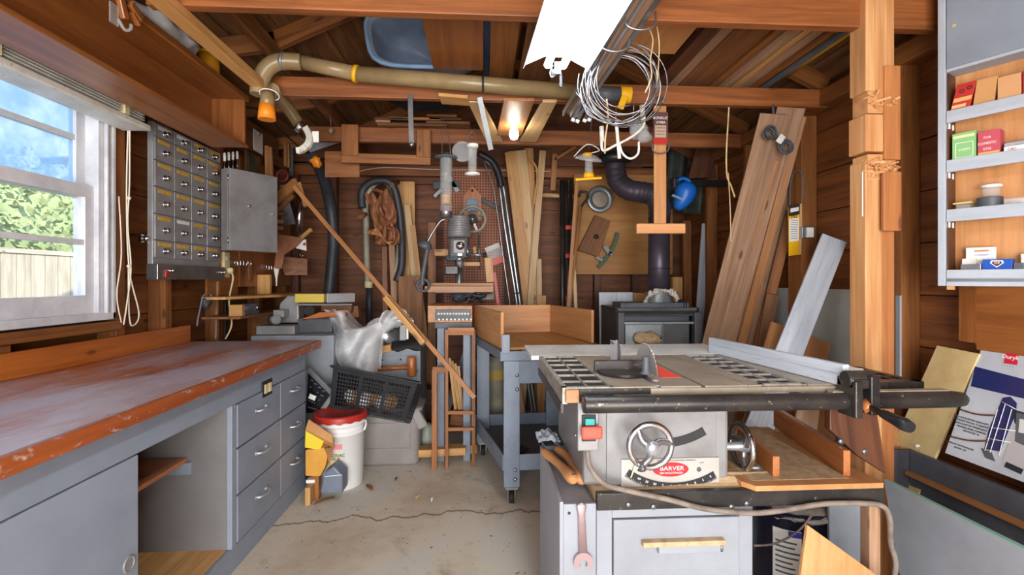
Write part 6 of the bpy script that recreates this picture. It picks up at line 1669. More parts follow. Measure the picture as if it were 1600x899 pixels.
Y = 4.62
t = thing('wooden_plaque', 'house-shaped orange wooden plaque hanging on the pegboard', 'plaque', p(738, 345, Y))
MB().quad4([p(724, 345, Y), p(752, 345, Y), p(752, 305, Y), p(738, 290, Y), p(724, 305, Y)], .03, 0, (0, -1, 0)).build('plaque_board', M['orange'], t, .002)
MB().ball(p(738, 298, Y - .02), .012).build('hanging_hole', M['ink'], t)
MB().bar(p(738, 312, Y - .04), p(738, 330, Y - .04), .10, .02).build('blue_clip', M['ltblue'], t, .003)
Y = 4.15; c = p(738, 343, Y)
t = thing('wheel_fan', 'round clear-rimmed wheel with a metal hub hanging behind the drill press', 'wheel', c)
MB().lathe([(.105, -.02), (.12, -.01), (.12, .03), (.10, .04), (.098, .0), (.105, -.02)], c, (.1, -1, 0), 36).build('rim', M['hose'], t)
MB().lathe([(0, .05), (.03, .045), (.045, .02), (.05, 0), (0, -.01)], c, (.1, -1, 0), 24).build('hub', M['steel'], t)
for k in range(4):
    a = PI * k / 2 + .4; MB().bar(c + V((math.cos(a) * .04, -.02, math.sin(a) * .04)), c + V((math.cos(a) * .11, 0, math.sin(a) * .11)), .02, .008).build('spoke', M['steel'], t)
t = thing('plastic_packet', 'clear hanging packet with a printed header on the pegboard', 'packet', p(775, 415, 4.64))
Y = 4.64
MB().quad4([p(757, 388, Y), p(769, 417, Y), p(789, 405, Y), p(779, 379, Y)], .012, 0, (0, -1, 0)).build('packet_film', M['clear'], t)
MB().quad4([p(757, 388, Y - .01), p(760, 395, Y - .01), p(782, 386, Y - .01), p(779, 379, Y - .01)], .003, 0, (0, -1, 0)).build('header', M['paper'], t)
MB().bar(p(769, 411, Y - .015), p(788, 404, Y - .015), .06, .003).build('red_print', M['redb'], t)
for i, (a, b, w, m_, lb_) in enumerate((((676, 290), (718, 288), .07, 'dgrey', 'grey crossed tool hanging left of the wooden plaque'), ((700, 275), (716, 300), .05, 'steel', 'short steel tool hanging at the top of the pegboard'), ((752, 312), (782, 328), .045, 'dgrey', 'dark bar slanting right of the wooden plaque'), ((678, 308), (690, 296), .04, 'steel', 'small grey wrench hanging left on the back wall'))):
    one('hanging_tool', lb_, 'tool', MB().bar(p(*a, 4.65), p(*b, 4.65), w, .02), M[m_], None, .006)
# small wooden square frame by pegboard / clamps
t = thing('wood_clamp_frame', 'pale wooden clamp frame with a metal rod, right of the drill press', 'clamp', p(735, 420, 4.1))
Y = 4.1
MB().bar(p(724, 413, Y), p(750, 413, Y), .035, .03).build('lower_jaw', M['pine'], t, .003)
MB().bar(p(741, 386, Y), p(743, 400, Y), .03, .03).build('upper_jaw', M['pine'], t, .003)
MB().cyl(p(748, 367, Y), p(749, 420, Y), .007).build('rod', M['steel'], t)
one('red_bar', 'slim dark red bar standing right of the drill press table', 'bar', MB().bar(p(772, 425, 3.95), p(779, 480, 3.95), .03, .02), M['red'], None, .003)
# left group on the back wall
vb('upright_board', 'wide pine board standing behind the hose loops', 634, 284, 470, 4.6, pw(28, 4.6), .03, M['pine'], None, G, ground=True)
vb('upright_board', 'narrow pale board leaning in front of the wide pine board', 636, 320, 432, 4.5, pw(10, 4.5), .03, M['pale'], 648, G, ground=True)
vb('upright_board', 'second narrow board leaning beside the wide pine board', 645, 352, 432, 4.48, pw(8, 4.5), .03, M['pine'], 654, G, ground=True)
vb('upright_board', 'dark brown wide board standing low below the pine boards', 642, 432, 560, 4.3, pw(37, 4.3), .02, M['mid'], None, G, ground=True)
vb('upright_board', 'reddish narrow stud standing left of the drill press', 675, 348, 470, 4.4, pw(12, 4.4), .03, M['stud'], None, G, ground=True)
vb('upright_board', 'thin red stick standing beneath the leather straps', 601, 385, 470, 4.5, pw(8, 4.4), .02, M['joist'], 602, G, ground=True)
vb('upright_board', 'grey-brown stick crossing beneath the leather straps', 612, 378, 470, 4.45, pw(9, 4.4), .02, M['grey_wood'], 616, G, ground=True)
# hose loops
Y = 4.45
t = thing('hose_coil', 'looped grey vacuum hose hanging on the back wall', 'hose', p(600, 280, Y))
MB().tube([p(575, 446, Y), p(573, 400, Y), p(572, 350, Y), p(572, 318, Y - .05), p(582, 290, Y - .08), p(600, 283, Y - .1), p(615, 300, Y - .08), p(622, 340, Y), p(624, 390, Y), p(616, 432, Y + .02)], .028, 12).build('pale_hose', M['hose'], t)
MB().tube([p(566, 325, Y - .1), p(566, 300, Y - .1), p(580, 285, Y - .12), p(604, 283, Y - .12), p(618, 300, Y - .1), p(626, 350, Y - .05), p(628, 410, Y - .05), p(620, 440, Y - .05)], .034, 12).build('dark_hose', M['hosed'], t)
MB().cyl(p(576, 440, Y - .01), p(576, 450, Y - .01), .036).build('hose_cuff', M['cream'], t)
MB().cyl(p(577, 450, Y), p(577, 505, Y), .028).build('dark_extension', M['hosed'], t)
for i, (a, b) in enumerate((((562, 340), (574, 333)), ((612, 290), (622, 285)))): one('wood_peg', ['left wooden peg holding the hose coil', 'top right wooden peg holding the hose coil'][i], 'peg', MB().cyl(p(*a, 4.3), p(*b, 4.45), .02), M['mid'])
t = thing('leather_straps', 'tangle of brown leather straps and a tool belt hanging inside the hose loop', 'straps', p(595, 385, 4.3))
random.seed(5)
def crumple(pts, w, nm, mat, Y):
    cv = curve([p(x, y, Y) for x, y in pts], 6)
    def fn(u, v):
        i = u * (len(cv) - 1); k = min(int(i), len(cv) - 2); q = cv[k].lerp(cv[k + 1], i - k)
        return q + V(((v - .5) * w, .03 * math.sin(v * 5 + u * 9) + .05 * mnoise.noise(q * 14), .05 * mnoise.noise(q * 9 + V((v * 2, 0, 0)))))
    MB().surf(fn, 30, 8).build(nm, mat, t, 0, .008)
crumple([(578, 302), (588, 330), (596, 360), (592, 384)], .10, 'strap', M['leather'], 4.32)
crumple([(598, 296), (606, 318), (612, 338), (604, 352)], .10, 'strap', M['leather'], 4.30)
crumple([(584, 295), (600, 300), (596, 325), (608, 350), (610, 380)], .08, 'strap', M['leather'], 4.34)
crumple([(581, 360), (592, 372), (608, 378)], .09, 'pouch', M['ply'], 4.26)
crumple([(590, 320), (600, 345), (618, 365), (618, 380)], .07, 'pouch', M['leather'], 4.29)
# pipes with red clamps
Y = 4.45
for i, (x0, x1, r) in enumerate(((878, 879, .022), (884, 887, .020), (892, 890, .016))):
    a, b = p(x0, 282, Y), p(x1, 470, Y)
    one('black_pipe', ['leftmost black pipe clamp standing by the plywood board', 'middle black pipe clamp standing by the plywood board', 'rightmost slim black pipe standing by the plywood board'][i], 'pipe', MB().cyl(a, floor_ext(a, b), r), M['blackmetal'], 'pipe clamps')
for i, py in enumerate((356, 400, 466)): one('red_clamp_jaw', ['topmost', 'middle', 'lowest'][i] + ' red jaw on the black pipes', 'clamp', MB().bar(p(883, py, 4.42), p(893, py, 4.42), .04, .05), M['red'], 'red jaws', .004)
one('copper_pipe', 'short pale horizontal pipe crossing behind the black pipes', 'pipe', MB().cyl(p(846, 305, 4.55), p(897, 307, 4.55), .02), M['pale'])
one('stretched_line', 'thin white cord stretched over the back wall from hose to pipes', 'cord', MB().tube([p(560, 268, 4.6), p(600, 262, 4.6), p(680, 265, 4.6), p(780, 266, 4.6), p(860, 268, 4.6)], .004, 6), M['whitecord'])
t = thing('spade', 'spade with a black D-handle leaning by the plywood board', 'spade', p(900, 470, 4.2))
Y = 4.3
a, b = p(907, 322, Y), p(892, 460, Y); MB().cyl(a, floor_ext(a, b, .2), .016).build('shaft', M['copper'], t)
MB().tube([p(904, 308, Y), p(908, 300, Y), p(918, 302, Y), p(918, 310, Y), p(909, 322, Y), p(907, 330, Y)], .012, 8).build('grip', M['blackmetal'], t)
e = floor_ext(a, b, .2); MB().bar(e, e + V((-.01, 0, -.195)), .18, .006).build('blade', M['steel'], t)
vb('wood_stick', 'tall thin stick standing left of the spade', 901, 285, 470, 4.25, .03, .02, M['copper'], 888, None, 'stick', True)
vb('wood_stick', 'pale thin stick low beside the black pipes', 896, 400, 470, 4.3, .03, .02, M['pale'], 899, None, 'stick', True)
# heat board and items
YP = 4.62
a, b = p(897, 429, YP), p(1051, 274, YP)
one('plywood_board', 'big tan hardboard sheet on the back wall behind the stovepipe', 'board', MB().box((a.x, YP, a.z), (b.x, YP + .03, b.z)), M['plyboard'], None, .002)
Y = 4.57; c = p(937, 312, Y)
t = thing('metal_ring', 'round galvanised flue ring hanging on the hardboard sheet', 'ring', c)
MB().lathe([(.072, 0), (.125, .005), (.128, .02), (.12, .03), (.075, .022), (.072, 0)], c, (0, -1, 0), 36).build('flange', M['galv'], t)
MB().lathe([(.0, .002), (.072, .0)], c, (0, -1, 0), 30).build('centre', M['iron'], t)
t = thing('wooden_handplane', 'old wooden block plane with a dark knob hanging tilted on the hardboard', 'plane', p(930, 400, Y))
MB().quad4([p(903, 391, Y), p(935, 402, Y), p(954, 346, Y), p(930, 336, Y)], .05, 0, (0, -1, 0)).build('block', M['mid'], t, .004)
MB().ball(p(932, 370, Y - .06), .022).build('knob', M['blackmetal'], t)
t = thing('green_spokeshave', 'green curved hand tool hanging beside the wooden plane', 'tool', p(945, 415, Y))
mb = MB(); cv = curve([p(935, 418, Y - .03), p(950, 400, Y - .03), p(961, 380, Y - .03), p(965, 364, Y - .03)], 6)
for a, b in zip(cv, cv[1:]): mb.bar(a, b, .035, .02)
mb.build('curved_back', plain('tool_green', '4c6650', .5), t, .003)
MB().bar(p(944, 384, Y - .03), p(955, 400, Y - .03), .04, .02).bar(p(931, 402, Y - .03), p(943, 408, Y - .03), .03, .02).build('jaws', M['gunmetal'], t, .003)
# stovepipe
t = thing('stovepipe', 'dark metal stovepipe rising from the stove and bending left to the flue', 'stovepipe', p(1030, 478, 3.75))
Y = 3.75
MB().cyl(p(1029, 478, Y), p(1030, 340, Y), .083, n=28).build('pipe_section', M['pipe'], t)
cv = curve([p(1030, 342, Y), p(1030, 322, Y + .02), p(1022, 306, Y + .05), p(1005, 301, Y + .1), p(982, 297, Y + .15), p(966, 284, Y + .2), p(961, 262, Y + .22), p(960, 240, Y + .22)], 7)
MB().ring(cv, [.083 + (.0035 if (i % 3 == 0) else 0) for i in range(len(cv))], 24).build('elbow', M['pipe'], t)
for y in (341, 420): MB().torus(p(1030, y, Y), .085, .004, (0, 0, 1), 28, 6).build('seam', M['pipe'], t)
c = p(960, 250, Y + .22); MB().lathe([(.085, -.04), (.14, -.02), (.13, .03), (.10, .05), (0, .05)], c, (0, 0, 1), 28).build('flue_collar', M['black'], t)
c = p(1028, 470, 3.7)
t = thing('pipe_collar', 'torn foil and plaster collar around the base of the stovepipe', 'collar', c)
mb = MB()
for i in range(26):
    a = PI * i / 25; q = c + V((math.cos(a) * .125, -.09, math.sin(a) * .095 - .015)); mb.ball(q, random.uniform(.010, .022), 0, random.uniform(.7, 1.3), .5, random.uniform(.7, 1.3), 8, 1.4)
mb.build('plaster_ring', paint('torn_plaster', 'cfc8bc', '8c7e6c', .7, 14, .9), t)
MB().lathe([(.13, -.05), (.105, .0), (.09, .07)], c, (0, 0, 1), 24).build('grey_cone', M['galv'], t)
# stove
t = thing('wood_stove', 'old dark grey metal wood stove with open front, behind the saw', 'stove', (1.25, 3.7, .1))
Y = 3.45
def S_(px, py): return p(px, py, Y)
x0, x1 = S_(966, 500).x, S_(1098, 500).x; zt = S_(1030, 482).z; zb = .35
xi0, xi1 = S_(976, 500).x, S_(1086, 500).x
MB().box((x0, Y + .06, zt - .025), (x1, Y + .52, zt)).build('top_plate', M['stove'], t, .004)
MB().quad4([(x0, Y + .06, zt - .02), (x1, Y + .06, zt - .02), (xi1, Y + .0, zt - .045), (xi0, Y + .0, zt - .045)][::-1], .012).build('hood_lip', M['stove'], t, .002)
MB().quad4([(x0, Y + .5, zb), (x0, Y + .06, zb), (x0, Y + .06, zt), (x0, Y + .5, zt)], .015, 0, (-1, 0, 0)).build('left_side', M['stove'], t)
MB().quad4([(x1, Y + .5, zb), (x1, Y + .06, zb), (x1, Y + .06, zt), (x1, Y + .5, zt)], .015, 0, (1, 0, 0)).build('right_side', M['stove'], t)
MB().box((xi1, Y + .0, zb), (x1, Y + .06, zt - .03)).build('right_jamb', M['stove'], t, .004); MB().box((x0, Y + .0, zb), (xi0, Y + .06, zt - .03)).build('left_jamb', M['stove'], t, .004)
MB().box((xi0, Y + .35, zb), (xi1, Y + .37, zt - .03)).build('inner_back', M['stovein'], t)
xm = S_(1036, 500).x; zm = S_(0, 510).z
MB().box((xi0, Y + .10, zm), (xi1, Y + .34, zm + .14)).build('smoke_chamber', M['dgrey'], t, .004)
MB().box((xi0, Y + .02, zm - .012), (xi1, Y + .10, zm + .004)).build('door_rail', M['galv'], t, .002)
MB().box((xi0 + .01, Y + .02, zb), (xm - .004, Y + .05, zm - .012)).build('left_door', M['galv'], t, .006)
MB().box((xm + .004, Y + .05, zb), (xi1 - .02, Y + .07, zm - .012)).build('right_door', M['stove'], t, .006)
MB().box((xm - .006, Y + .01, zb), (xm + .006, Y + .06, zm)).build('door_post', M['steel'], t)
MB().box((x0, Y, zb - .03), (x1, Y + .5, zb)).build('base', M['stove'], t)
for a in (x0 + .04, x1 - .04):
    for b in (Y + .05, Y + .45): MB().cyl((a, b, 0), (a, b, zb - .03), .018, .025).build('leg', M['stove'], t)
MB().tube([p(1058, 477, 3.6), p(1063, 470, 3.58), p(1070, 474, 3.55), p(1070, 482, 3.55)], .012, 8).build('damper_handle', M['black'], t)
heapm = MB().ball(p(1012, 529, 3.44), .09, 0, 1.1, .4, .55, 14, .7); one('ash_pile', 'pale dusty bundle lying at the open stove front', 'bundle', heapm, M['dust'])
# panels beside the stove
Y = 4.1
one('painted_sheet', 'pale grey upright sheet standing left of the stove', 'sheet', MB().bar(p(962, 457, Y), floor_ext(p(962, 457, Y), p(963, 540, Y - .02)), pw(54, Y), .015), M['ltgrey_board'], None, .002)
one('cardboard_sheet', 'brown cardboard square standing between panel and stovepipe', 'cardboard', MB().bar(p(1000, 458, 4.2), p(999, 482, 4.2), pw(22, 4.2), .01).bar(p(999, 482, 4.2), floor_ext(p(1000, 458, 4.2), p(999, 482, 4.2)), pw(22, 4.2), .01), M['card'])
vb('upright_board', 'square pine post end standing right of the stovepipe', 1057, 433, 480, 4.3, pw(16, 4.3), .05, M['pine'], None, G, ground=True)
vb('upright_board', 'reddish narrow stud standing right of the stovepipe', 1072, 345, 480, 4.5, pw(12, 4.5), .04, M['stud'], 1074, G, ground=True)
vb('upright_board', 'weathered whitish plank leaning right of the stove', 1103, 350, 482, 4.2, pw(13, 4.2), .02, M['ltgrey_board'], 1094, G, ground=True)
vb('upright_board', 'wide orange pine board in the back right corner', 1125, 342, 440, 4.62, pw(31, 4.6), .02, M['plyboard'], None, G, ground=True)
vb('upright_board', 'tall orange board beneath the third beam at the back right corner', 1155, 228, 350, 4.3, pw(24, 4.3), .02, M['ply'], None, G, ground=True)
vb('upright_board', 'grey-brown panel behind the whitish plank in the right corner', 1090, 350, 440, 4.66, pw(34, 4.6), .02, M['grey_wood'], None, G, ground=True)
vb('upright_board', 'small brown stick low in the back right corner', 1118, 440, 480, 4.5, pw(8, 4.5), .02, M['mid'], None, G, ground=True)
# dark draped sheet behind, with folds
def drape(u, v):
    q = p(1046 + u * 102, 228 + v * (110 - 30 * abs(u - .45)), 4.45)
    q.y += .05 * math.sin(u * 22 + v * 2) + .03 * math.sin(u * 9)
    return q
one('dark_sheet', 'dark green-grey pleated sheet hanging in the back right corner', 'sheet', MB().surf(drape, 40, 10), paint('dark_green_sheet', '4a544e', '30363a', .5, 4, .7), None, 0, solid=.004)
one('wood_trapezoid', 'dark brown tapered board hanging from the third beam', 'board', MB().quad4([p(1076, 279, 4.0), p(1120, 277, 4.0), p(1113, 213, 4.0), p(1093, 212, 4.0)], .025, 0, (0, -1, 0)), M['dark'], None, .003)
one('black_rail', 'black horizontal rail under the dark brown tapered board', 'rail', MB().bar(p(1050, 286, 3.95), p(1152, 287, 3.95), .055, .03), M['black'], None, .006)
t = thing('face_shield', 'bright blue plastic ear protector hanging on the black rail', 'ear defender', p(1063, 330, 3.8))
Y = 3.8
MB().ring(curve([p(1074, 285, Y), p(1070, 305, Y), p(1063, 318, Y), p(1058, 328, Y)], 4), [.03, .06, .08, .085, .08, .075, .07, .065, .06, .05, .04, .03, .015][:13], 18).build('blue_cup', M['blue'], t)
MB().tube([p(1060, 282, Y), p(1068, 279, Y), p(1078, 286, Y), p(1076, 310, Y)], .014, 10).build('headband', M['blue'], t)
MB().bar(p(1050, 305, Y - .08), p(1066, 312, Y - .08), .02, .02).build('pale_slot', M['ltblue'], t, .003)
MB().bar(p(1049, 287, 3.86), p(1062, 287, 3.86), .09, .09).build('black_block', M['black'], t, .012)
one('twine', 'long knotted twine hanging down from the second joist at right', 'twine', MB().tube([p(1139, 166, 2.72), p(1137, 200, 2.8), p(1135, 240, 2.85), p(1136, 275, 2.88), p(1142, 290, 2.9), p(1148, 308, 2.9)], .005, 6).tube([p(1138, 270, 2.88), p(1141, 330, 2.9), p(1142, 378, 2.9)], .0035, 6), M['rope'])
one('tool_hook', 'bright hook with a ring at the right end of the black rail', 'hook', MB().tube([p(1149, 270, 3.9), p(1148, 280, 3.85), p(1153, 290, 3.85), p(1147, 297, 3.85)], .006, 8).ball(p(1149, 268, 3.85), .02, 0, .6, .6, 1.2), M['wirec'])
# ---- drill press
Y = 3.9
t = thing('drill_press', 'grey drill press with a ribbed cone head, in front of the pegboard', 'drill press', p(716, 485, Y))
c = p(717, 340, Y)
def Zp(py): return p(717, py, Y).z
pr = [(0, Zp(338)), (.075, Zp(338))]
for i in range(8):
    y_ = 339 + i * 3.8; r = .082 + i * .0024; pr += [(r, Zp(y_)), (r + .003, Zp(y_ + 1.2)), (r, Zp(y_ + 3)), (r - .004, Zp(y_ + 3.4))]
pr += [(.098, Zp(371)), (0, Zp(371))]
MB().lathe([(r, z - c.z) for r, z in pr][::-1], c, (0, 0, 1), 32).build('pulley_cover', M['gunmetal'], t)
cc = p(717, 388, Y)
MB().box((cc.x - .075, Y - .07, Zp(404)), (cc.x + .075, Y + .18, Zp(371.5))).build('head_casting', M['dgrey'], t, .02)
pl = MB().bar(p(717, 375, Y - .085), p(717, 396, Y - .085), .09, .01).build('front_plate', M['gunmetal'], t, .01)
q = p(719, 384, Y - .092); MB().lathe([(0, .016), (.02, .014), (.032, .004), (.034, 0), (.0, -.002)], q, (0, -1, 0), 20).build('dial', M['chrome'], pl)
MB().bar(p(715, 398, Y - .09), p(722, 398, Y - .09), .015, .004).build('name_badge', M['steel'], t)
mb = MB(); q = p(735, 400, Y - .05)
MB().cyl(p(728, 398, Y - .06), p(756, 399, Y - .10), .012).build('feed_lever', M['steel'], t); MB().ball(p(757, 399, Y - .1), .018).build('lever_knob', M['black'], t)
MB().cyl(p(731, 383, Y - .06), p(731, 402, Y - .06), .010).build('depth_stop', M['steel'], t)
MB().cyl(p(718, 402, Y - .02), p(718, 408, Y - .02), .04).build('quill_collar', M['steel'], t); MB().cyl(p(718, 406, Y - .02), p(718, 418, Y - .02), .028, .022).build('chuck', M['gunmetal'], t)
a = p(717, 404, Y + .08); MB().cyl((a.x, Y + .10, .98), (a.x, Y + .10, a.z), .034).build('column', M['steel'], t)
MB().ball(p(708, 404, Y - .02), .05, 0, 1.4, .7, .5, 12, .6).build('depth_bracket', M['dgrey'], t)
MB().bar(p(706, 415, Y - .04), p(706, 430, Y - .04), .11, .06).build('motor_bracket', M['blackmetal'], t, .01)
zt = Zp(452); MB().cyl((a.x, Y + .10, zt - .03), (a.x, Y + .10, zt - .10), .06).build('table_clamp', M['dgrey'], t)
MB().box((a.x - .17, Y - .15, zt - .028), (a.x + .13, Y + .06, zt)).build('table', M['gunmetal'], t, .006)
MB().cyl((a.x, Y + .10, .97), (a.x, Y + .10, .985), .12).build('base_plate', M['dgrey'], t)
# wooden straight edges on the drill table
for i, (x0, x1, y, Yk, w, m_, lb_) in enumerate(((664, 771, 452, 3.72, .045, 'copper', 'front wooden strip lying on the drill press table'), (669, 771, 445.5, 3.82, .03, 'copper', 'rear thinner wooden strip lying on the drill press table'))):
    one('table_strip_wood', lb_, 'wood strip', MB().bar(p(x0, y, Yk), p(x1, y, Yk), w, .03), M[m_], None, .002)
vb('upright_block', 'pale wooden block standing on the drill press table at right', 763, 403, 441, 3.9, pw(12, 3.9), .05, M['pine'], 766, None, 'block')
vb('wood_block', 'small pale wooden block left of the drill head', 690, 390, 400, 4.1, pw(22, 4), .05, M['pine'], None, None, 'block')
t = thing('desk_lamp', 'dark bendy desk lamp with a silver neck beside the drill press', 'lamp', p(668, 388, 3.7))
Y = 3.7
MB().lathe([(.018, .03), (.045, .01), (.06, -.02), (.055, -.022), (.0, .0)], p(665, 382, Y), (.35, -.2, .9), 22).build('lamp_shade', M['dgrey'], t)
MB().tube([p(668, 378, Y), p(677, 362, Y), p(688, 346, Y), p(695, 343, Y)], .008, 8).build('gooseneck', M['steel'], t)
MB().tube([p(668, 388, Y), p(664, 410, Y), p(660, 435, Y), p(660, 446, Y)], .018, 10).build('lower_arm', M['dgrey'], t)
MB().torus(p(661, 446, Y), .045, .012, (.2, -1, .2), 22, 8).build('cord_coil', M['dgrey'], t)
t = thing('cable_bundle', 'heap of dark and copper cables behind the drill press base', 'cables', p(725, 468, 4.0))
random.seed(9)
for k in range(7):
    pts = [p(random.uniform(708, 770), random.uniform(456, 474), 3.95 + random.uniform(-.05, .15)) for _ in range(5)]
    MB().tube(pts, .009, 7).build('cable', [M['rubber'], M['dgrey'], M['leather'], M['steel']][k % 4], t)
one('printed_label', 'old printed metal strip sign behind the drill press cables', 'sign', MB().bar(p(733, 460, 4.2), p(772, 459, 4.2), .10, .01), paint('mottled_label', 'c8c4b8', '2c2c2c', .5, 22, 1.0))
# radio cabinet with a row of switches
Y = 3.4
t = thing('radio_receiver', 'wooden cased receiver with a grey dial panel under the drill press', 'radio', p(710, 508, Y))
x0, x1 = p(668, 495, Y).x, p(738, 495, Y).x; z0, z1 = p(0, 508, Y).z, p(0, 480, Y).z
MB().box((x0, Y + .004, z0), (x1, Y + .42, z1)).build('wooden_case', M['copper'], t, .004)
MB().box((p(680, 495, Y).x, Y - .004, p(0, 504, Y).z), (x1 - .01, Y + .003, p(0, 486, Y).z)).build('dial_panel', M['dgrey'], t, .002)
for i in range(9):
    q = p(686 + i * 6.2, 499.5, Y - .005); MB().ball(q, .008, 0, 1, .6, 1, 8).build('knob', M['white'], t)
mb = MB()
for i in range(11): q = p(684 + i * 4.6, 490.5, Y - .005); mb.bar(q, q + V((.012, 0, 0)), .012, .002)
mb.build('dial_print', M['offwhite'], t)
# stand under it
t = thing('machine_stand', 'grey steel machine stand under the receiver', 'stand', p(700, 700, 3.5))
zt = z0 - .001; zl = 0
for x in (p(689, 600, 3.45).x, x1 - .04):
    for y in (3.45, 3.80): MB().box((x - .025, y - .02, 0), (x + .025, y + .02, zt - .04)).build('leg', M['bluegrey'], t, .002)
MB().box((p(680, 0, 3.45).x, 3.42, zt - .04), (x1, 3.84, zt)).build('stand_top', M['dgrey'], t, .003)
MB().bar((p(689, 600, 3.6).x, 3.79, .15), (x1 - .06, 3.79, .72), .04, .01).build('cross_brace', M['dgrey'], t)
# wooden trestle frame in front
Y = 3.30
t = thing('wooden_trestle', 'slim reddish wooden frame standing in front of the machine stand', 'frame', p(700, 690, Y))
def tb(a, b, w, th, nm, Yk=Y, m_='stud', gnd=False):
    A, B = p(*a, Yk), p(*b, Yk)
    if gnd: B = floor_ext(A, B)
    MB().bar(A, B, w, th).build(nm, M[m_], t, .002)
tb((698, 515), (698, 695), .022, .024, 'front_post', gnd=True)
tb((740, 515), (740, 650), .025, .03, 'front_post', gnd=True, Yk=3.33)
tb((700, 518), (741, 518), .05, .02, 'top_rail')
tb((679, 577), (679, 655), .035, .03, 'short_post', gnd=True)
tb((676, 578), (698, 578), .04, .02, 'short_rail')
tb((700, 645), (741, 645), .022, .024, 'lower_rail'); tb((700, 671), (741, 670), .022, .024, 'lower_rail')
tb((655, 706), (728, 702), .05, .10, 'foot_board', m_='pine', Yk=3.42)
tb((728, 700), (745, 699), .06, .10, 'foot_board', m_='pine', Yk=3.5)
for i, (x0_, x1_) in enumerate(((702, 712), (706, 718), (711, 721), (716, 722))):
    vb('thin_lath', ['leftmost', 'second', 'third', 'rightmost'][i] + ' thin lath fanned inside the wooden frame', x0_, 560 + i * 4, 640, 3.55 + i * .02, .022, .012, M['pine'], x1_, 'laths in the frame', 'lath')
one('metal_plates', 'stack of grey jagged scraps behind the machine stand legs', 'scrap', MB().bar(p(712, 620, 3.9), p(740, 560, 3.9), .14, .05).bar(p(704, 650, 3.9), p(742, 655, 3.9), .12, .1), M['mid'], None, .01)
one('back_crate', 'brown wooden crate side behind the wooden frame at floor level', 'crate', MB().bar(p(660, 640, 4.2), p(742, 640, 4.2), .38, .2), M['dark'], None, .004)
# ---- grey stand with plywood tray
TL = V((.122, 2.75, 0)); ang_ = math.radians(0)
A_, B_ = p(787, 520, 2.75), p(741, 520, 3.58); C_, D_ = p(860, 520, 3.62), p(924, 520, 2.98)
for q in (A_, B_, C_, D_): q.z = 0
D2 = A_ + (C_ - B_)
t = thing('steel_cart', 'grey steel cart on casters with a shallow top frame, left of the saw', 'cart', A_)
z0, z1 = p(0, 572, 2.75).z, p(0, 556, 2.75).z
ux_ = (D2 - A_).normalized(); uy_ = (B_ - A_).normalized()
def rail(a, b, z0, z1, th, nm, mat=None, m_='bluegrey', out=None):
    a, b = V(a), V(b); n_ = out or V((0, -1, 0))
    MB().bar(V((a.x, a.y, (z0 + z1) / 2)), V((b.x, b.y, (z0 + z1) / 2)), z1 - z0, th, n_).build(nm, M[m_], t, .002)
Fw = D2 + ux_ * .08
Bw = C_ + ux_ * .08
rail(A_ - ux_ * .02, Fw, z0, z1, .02, 'top_rail'); rail(A_ + ux_ * .05, Fw, z0 - .13, z0 - .002, .012, 'front_apron')
rail(A_, B_, z0, z1, .02, 'top_rail', out=V((-1, 0, 0))); rail(B_, Bw, z0, z1, .02, 'top_rail'); rail(Fw, Bw, z0, z1, .02, 'top_rail', out=V((1, 0, 0)))
def leg(q, nm='leg'):
    q = V(q); MB().box((q.x - .0, q.y - .01, .10), (q.x + .09, q.y + .0, z0 - .001)).box((q.x, q.y, .10), (q.x + .01, q.y + .07, z0 - .001)).build(nm, M['bluegrey'], t, .002)
leg(A_); leg(B_ + V((.02, -.06, 0))); leg(Fw - V((.10, 0, 0))); leg(Bw - V((.12, .06, 0)))
rail(A_, B_, .19, .28, .012, 'lower_rail', out=V((-1, 0, 0))); rail(A_ + ux_ * .09, Fw, .19, .28, .012, 'lower_rail'); rail(B_, Bw, .19, .28, .012, 'lower_rail')
MB().quad4([V((A_.x, A_.y, .2)), V((Fw.x, Fw.y, .2)), V((Bw.x, Bw.y, .2)), V((B_.x, B_.y, .2))], .006, 0, (0, 0, 1)).build('lower_shelf', M['dgrey'], t)
for q in (A_, B_ + V((.02, -.06, 0)), Fw - V((.10, 0, 0)), Bw - V((.12, .06, 0))):
    q = V(q) + V((.045, .02, 0))
    cs = MB().box((q.x - .035, q.y - .03, .085), (q.x + .035, q.y + .03, .099)).build('caster', M['steel'], t)
    MB().cyl((q.x - .013, q.y, .033), (q.x + .013, q.y, .033), .033, n=20).build('wheel', M['rubber'], cs)
    for s in (-.02, .02): MB().bar((q.x + s, q.y, .03), (q.x + s, q.y, .085), .03, .004, (1, 0, 0)).build('fork', M['steel'], cs)
for q, py in ((A_, 587), (A_, 609), (A_, 735), (A_, 750)):
    qq = p(808 if py < 650 else 805, py, 2.73); MB().lathe([(.011, 0), (.009, .005), (0, .006)], qq, (0, -1, 0), 10).build('bolt', M['steel'], t)
MB().box((A_.x - .012, A_.y - .02, z1 - .01), (A_.x + .035, A_.y + .006, p(0, 528, 2.75).z)).build('corner_bracket', M['bluegrey'], t, .003)
